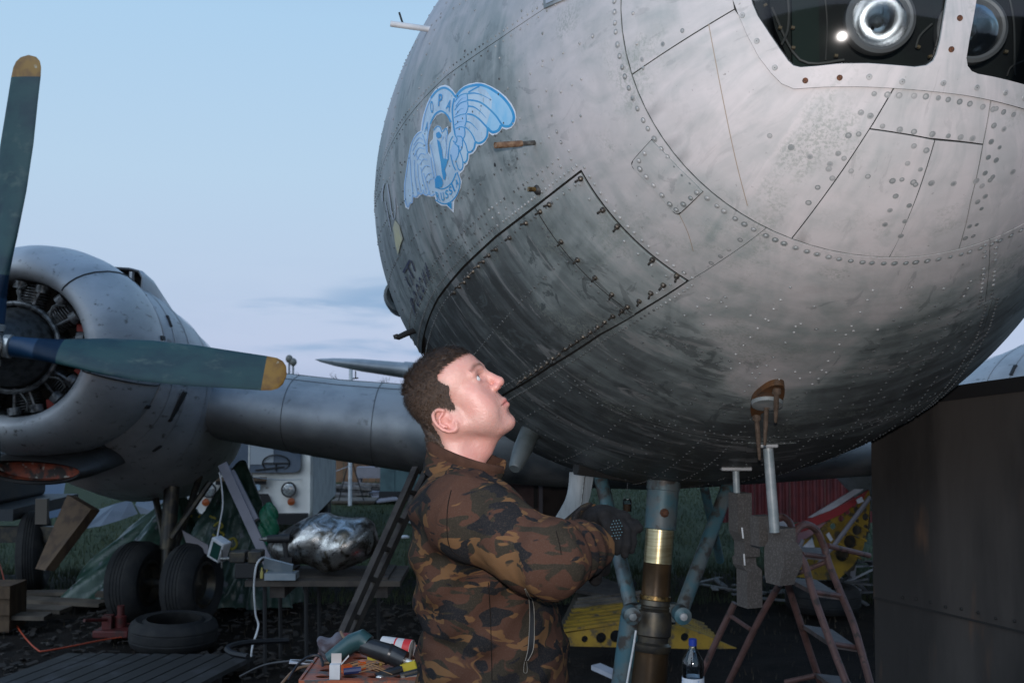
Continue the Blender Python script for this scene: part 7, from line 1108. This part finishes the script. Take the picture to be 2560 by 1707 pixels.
# ================================================================ orange tray of tools behind the man's back
TYR = 2.72; tz = at(900, 1700, TYR)[2] - .0; SCN = at(752, 1703, 2.60); tz = SCN[2]; xl, xr = at(752, 1703, 2.60)[0], at(1100, 1703, 2.60)[0]; ORM = mat('orange_paint', (.34, .085, .032), .5, c2=(.20, .062, .035), sc=14, c3=(.085, .065, .058), sc3=24, lo3=.50, hi3=.60); TR = thing('tool_stand', 'orange perforated steel tool stand behind the man at the bottom edge', 'tool stand', ((xl + xr) / 2, 2.75, 0))
dom = np.array([(xl, 2.60), (xr, 2.60), (xr, 2.95), (xl, 2.95)]); hs = [np.array([(xl + .045 + i * .062 + .019 * cos(a), 2.645 + j * .06 + .011 * sin(a)) for a in np.linspace(0, 2 * pi, 12, endpoint=False)]) for i in range(int((xr - xl) / .062)) for j in range(5)]; vv, ff = triangulate(densify(dom, .05), hs, .04); b = MB(); n = len(vv); b.add([(x, y, tz) for x, y in vv] + [(x, y, tz - .003) for x, y in vv], [tuple(f) for f in ff] + [tuple(n + i for i in f[::-1]) for f in ff]); b.build('perforated_top', ORM, TR, 0)
for c_, s__ in ((((xl + xr) / 2, 2.598, tz - .020), (xr - xl + .008, .006, .048)), ((xl - .003, 2.775, tz - .02), (.006, .34, .048)), (((xl + xr) / 2, 2.952, tz - .02), (xr - xl + .008, .006, .048))): b = MB(); b.box(c_, s__); b.build('rim', ORM, TR)
b = MB(); b.box(((xl + xr) / 2, 2.775, tz - .046), (xr - xl, .34, .004)); b.build('under_tray', DKIN, TR)
for x in (xl + .02, xr - .02):
    for y in (2.62, 2.93): b = MB(); b.bar((x, y, tz - .04), (x + (.08 if x > 0 else -.06), y, 0), .03, .03); b.build('leg', ORM, TR)
def tp_(x, y): return onz(x, y, tz)
HGM = mat('tool_black', (.010, .011, .013), .32, c2=(.02, .022, .024), sc=30); HGT = mat('tool_teal', (.012, .045, .050), .4, c2=(.02, .06, .065), sc=20)
def tubepx(pts, r, n=14): b = MB(); b.tube([at(*p) for p in pts], r, n); return b
HG = thing('heat_gun', 'black and teal power tool lying across the orange tool stand', 'power tool', tuple(at(930, 1640, 2.72)))
tubepx([(908, 1612, 2.73), (975, 1634, 2.71), (1012, 1651, 2.70)], [.021, .024, .023]).build('barrel', HGM, HG); tubepx([(970, 1633, 2.71), (976, 1635, 2.71)], .0255).build('barrel_ring', HGM, HG); tubepx([(822, 1646, 2.74), (850, 1628, 2.74), (880, 1606, 2.74), (906, 1598, 2.735), (920, 1608, 2.73)], [.016, .020, .023, .026, .022]).build('grip', HGT, HG); tubepx([(1008, 1650, 2.70), (1030, 1656, 2.69)], [.010, .006]).build('bit', CHR, HG)
SP = thing('spray_can', 'white and red spray can lying behind the black power tool', 'spray can', tuple(at(1000, 1625, 2.85))); tubepx([(955, 1615, 2.86), (1030, 1625, 2.84)], .0265, 20).build('can', WHITEP, SP); tubepx([(1010, 1622.3, 2.844), (1028, 1624.7, 2.840)], .0268, 20).build('red_band', mat('can_red', (.48, .02, .02), .4), SP); tubepx([(989, 1619.5, 2.851), (993, 1620, 2.850)], .0267, 20).build('red_band', bpy.data.materials['can_red'], SP); tubepx([(1030, 1625, 2.84), (1033, 1625.4, 2.84)], [.027, .025], 20).build('can_rim', STEEL, SP)
c = tp_(838, 1697); b = MB(); b.box((c[0], c[1], tz + .019), (.0245, .02, .034)); WB = one('small_white_box', b, WHITEP, 'small white carton standing on the orange tool stand', 'carton', None, 0); b = MB(); b.box((c[0] + .001, c[1] + .010, tz + .047), (.024, .002, .022)); b.build('flap', mat('carton_inside', (.48, .43, .40), .7), WB); b = MB(); b.prism([(c[0] + .013, c[1], tz + .036), (c[0] + .03, c[1] + .01, tz + .055), (c[0] + .031, c[1] + .01, tz + .051), (c[0] + .0135, c[1], tz + .033)], (0, .001, 0), 1); b.build('side_flap', WHITEP, WB)
KN = thing('utility_knife', 'black utility knife with yellow handle lying on the orange stand', 'knife', tuple(at(980, 1680, 2.66))); tubepx([(940, 1693, 2.655), (1005, 1672, 2.68)], [.012, .011], 10).build('grip', HGM, KN); b = MB(); b.bar(at(1002, 1671, 2.68), at(1042, 1658, 2.69), .010, .020, 0, (0, 0, 1)); b.build('yellow_grip', mat('tool_yellow', (.42, .36, .03), .45), KN); b = MB(); b.ball(at(950, 1692, 2.645), (.010, .006, .005), 10, 8); b.build('steel_button', CHR, KN)
PL2 = thing('pliers', 'black handled pliers lying at the right end of the orange stand', 'pliers', tuple(at(1020, 1690, 2.65))); tubepx([(1005, 1697, 2.645), (1075, 1682, 2.66)], .008, 10).build('handle', HGM, PL2); tubepx([(1000, 1688, 2.66), (1070, 1670, 2.68)], .007, 10).build('handle', HGM, PL2); b = MB(); b.lathe([(-.004, .006), (.004, .006)], at(1008, 1692, 2.64), (0, 1, 0), 10, 0, (True, True)); b.build('pivot', STEEL, PL2)
b = MB(); b.box(at(766, 1654, 2.85), (.085, .03, .004), rotm(0, .06, .1)); one('steel_rule', b, ALS, 'pale metal strip lying at the left end of the orange stand', 'rule')
ORB = mat('orange_plastic', (.50, .09, .015), .4)
for i, (x, y, Y) in enumerate(((866, 1684, 2.68), (905, 1674, 2.72))): b = MB(); p = at(x, y, Y); b.box((p[0], p[1], tz + .010), (.022 - i * .008, .02, .018), rotm(0, 0, .5)); one('wire_connector', b, ORB, ('larger orange wire connector beside the white carton', 'smaller orange wire connector under the copper wires')[i], 'connector', 'orange wire connectors', 0)
b = MB(); p = at(880, 1690, 2.66); b.tube([(p[0] - .02, p[1], tz + .008), (p[0] + .02, p[1] + .01, tz + .010)], .008, 8); one('blue_connector', b, mat('dark_blue_plastic', (.02, .03, .10), .4), 'dark blue plastic plug beside the orange connector', 'plug')
b = MB(); p = at(934, 1664, 2.75); b.box((p[0], p[1], tz + .02), (.03, .01, .012)); b.box((p[0] + .018, p[1], tz + .012), (.006, .01, .02)); one('yellow_clip', b, bpy.data.materials['tool_yellow'], 'small yellow clip lying under the power tool', 'clip')
COPW = mat('copper_wire', (.34, .20, .10), .45, .3)
for i in range(14): x, y = 848 + rj.uniform(0, 50), 1668 + rj.uniform(0, 20); p0 = tp_(x, y) + [0, 0, .006]; a = rj.normal(.25, .25); L_ = rj.uniform(.05, .11); b = MB(); b.tube([p0, p0 + [L_ * .5, .02 * sin(a), .012], p0 + [L_, .05 * sin(a), -.001]], .0009, 5); one('wire_end', b, COPW, 'thin bare copper wire end in the tangle on the orange stand', 'wire', 'copper wire ends')
BC = mat('black_cable', (.010, .010, .012), .5)
for i, (pts, m, lab) in enumerate((([(720, 1700, 2.7), (745, 1660, 2.75), (775, 1640, 2.78), (800, 1640, 2.78), (806, 1668, 2.74), (780, 1690, 2.7)], BC, 'black cable looping over the left end of the orange stand'), ([(600, 1690, 2.9), (660, 1662, 2.88), (730, 1652, 2.85), (800, 1655, 2.82)], BC, 'black cable running in from the left to the power tool'), ([(700, 1712, 2.72), (740, 1672, 2.76), (790, 1660, 2.78), (830, 1655, 2.76)], mat('tan_cable', (.16, .10, .06), .6), 'tan cable crossing the left end of the orange stand'), ([(852, 1578, 2.82), (858, 1590, 2.8), (870, 1602, 2.78)], bpy.data.materials['tan_cable'], 'short tan wire sticking up behind the power tool'), ([(620, 1640, 7.4), (580, 1632, 7.5), (570, 1618, 7.6), (620, 1605, 7.8), (720, 1600, 8.0)], BC, 'black hose curled on the ground under the table'))): b = MB(); b.tube([at(*p) for p in smooth(pts, 6)], .0035 if i < 4 else .02, 6); one('cable', b, m, lab, 'cable')
RG = mat('oily_rag', (.10, .10, .12), .9, c2=(.05, .035, .04), sc=25, bump=.003, bs=60); c = at(833, 1620, 2.82); P, l, h = grid(c - [.06, .05, .05], c + [.06, .05, .05], .004); q = P - c; d = ell(P, c, (.042, .035, .03)) + .007 * np.sin(q[..., 0] * 110 + q[..., 2] * 90) + .005 * np.sin(q[..., 2] * 160 - q[..., 1] * 90); V, Fq = nets(d.astype(np.float32), l, h); o, _ = sdf_mesh('oily_rag', V, Fq, RG, None, 2); tag(o, 'crumpled oily rag behind the power tool', 'rag')
c = at(862, 1608, 2.90); b = MB(); b.ball(c, (.045, .03, .028), 14, 10); one('red_cloth', b, mat('red_cloth', (.12, .03, .032), .9, bump=.003, bs=50), 'dark red folded cloth behind the oily rag', 'cloth')
# low platform the man stands on
PLF = thing('work_platform', 'low timber platform the man stands on', 'platform', (-.05, 2.5, 0))
for i in range(5): b = MB(); b.box((-.05, 2.22 + i * .14, .40), (.9, .13, .04)); b.build('plank', WOOD, PLF)
for x in (-.42, .32): b = MB(); b.box((x, 2.5, .19), (.08, .66, .38)); b.build('trestle', WOOD, PLF)
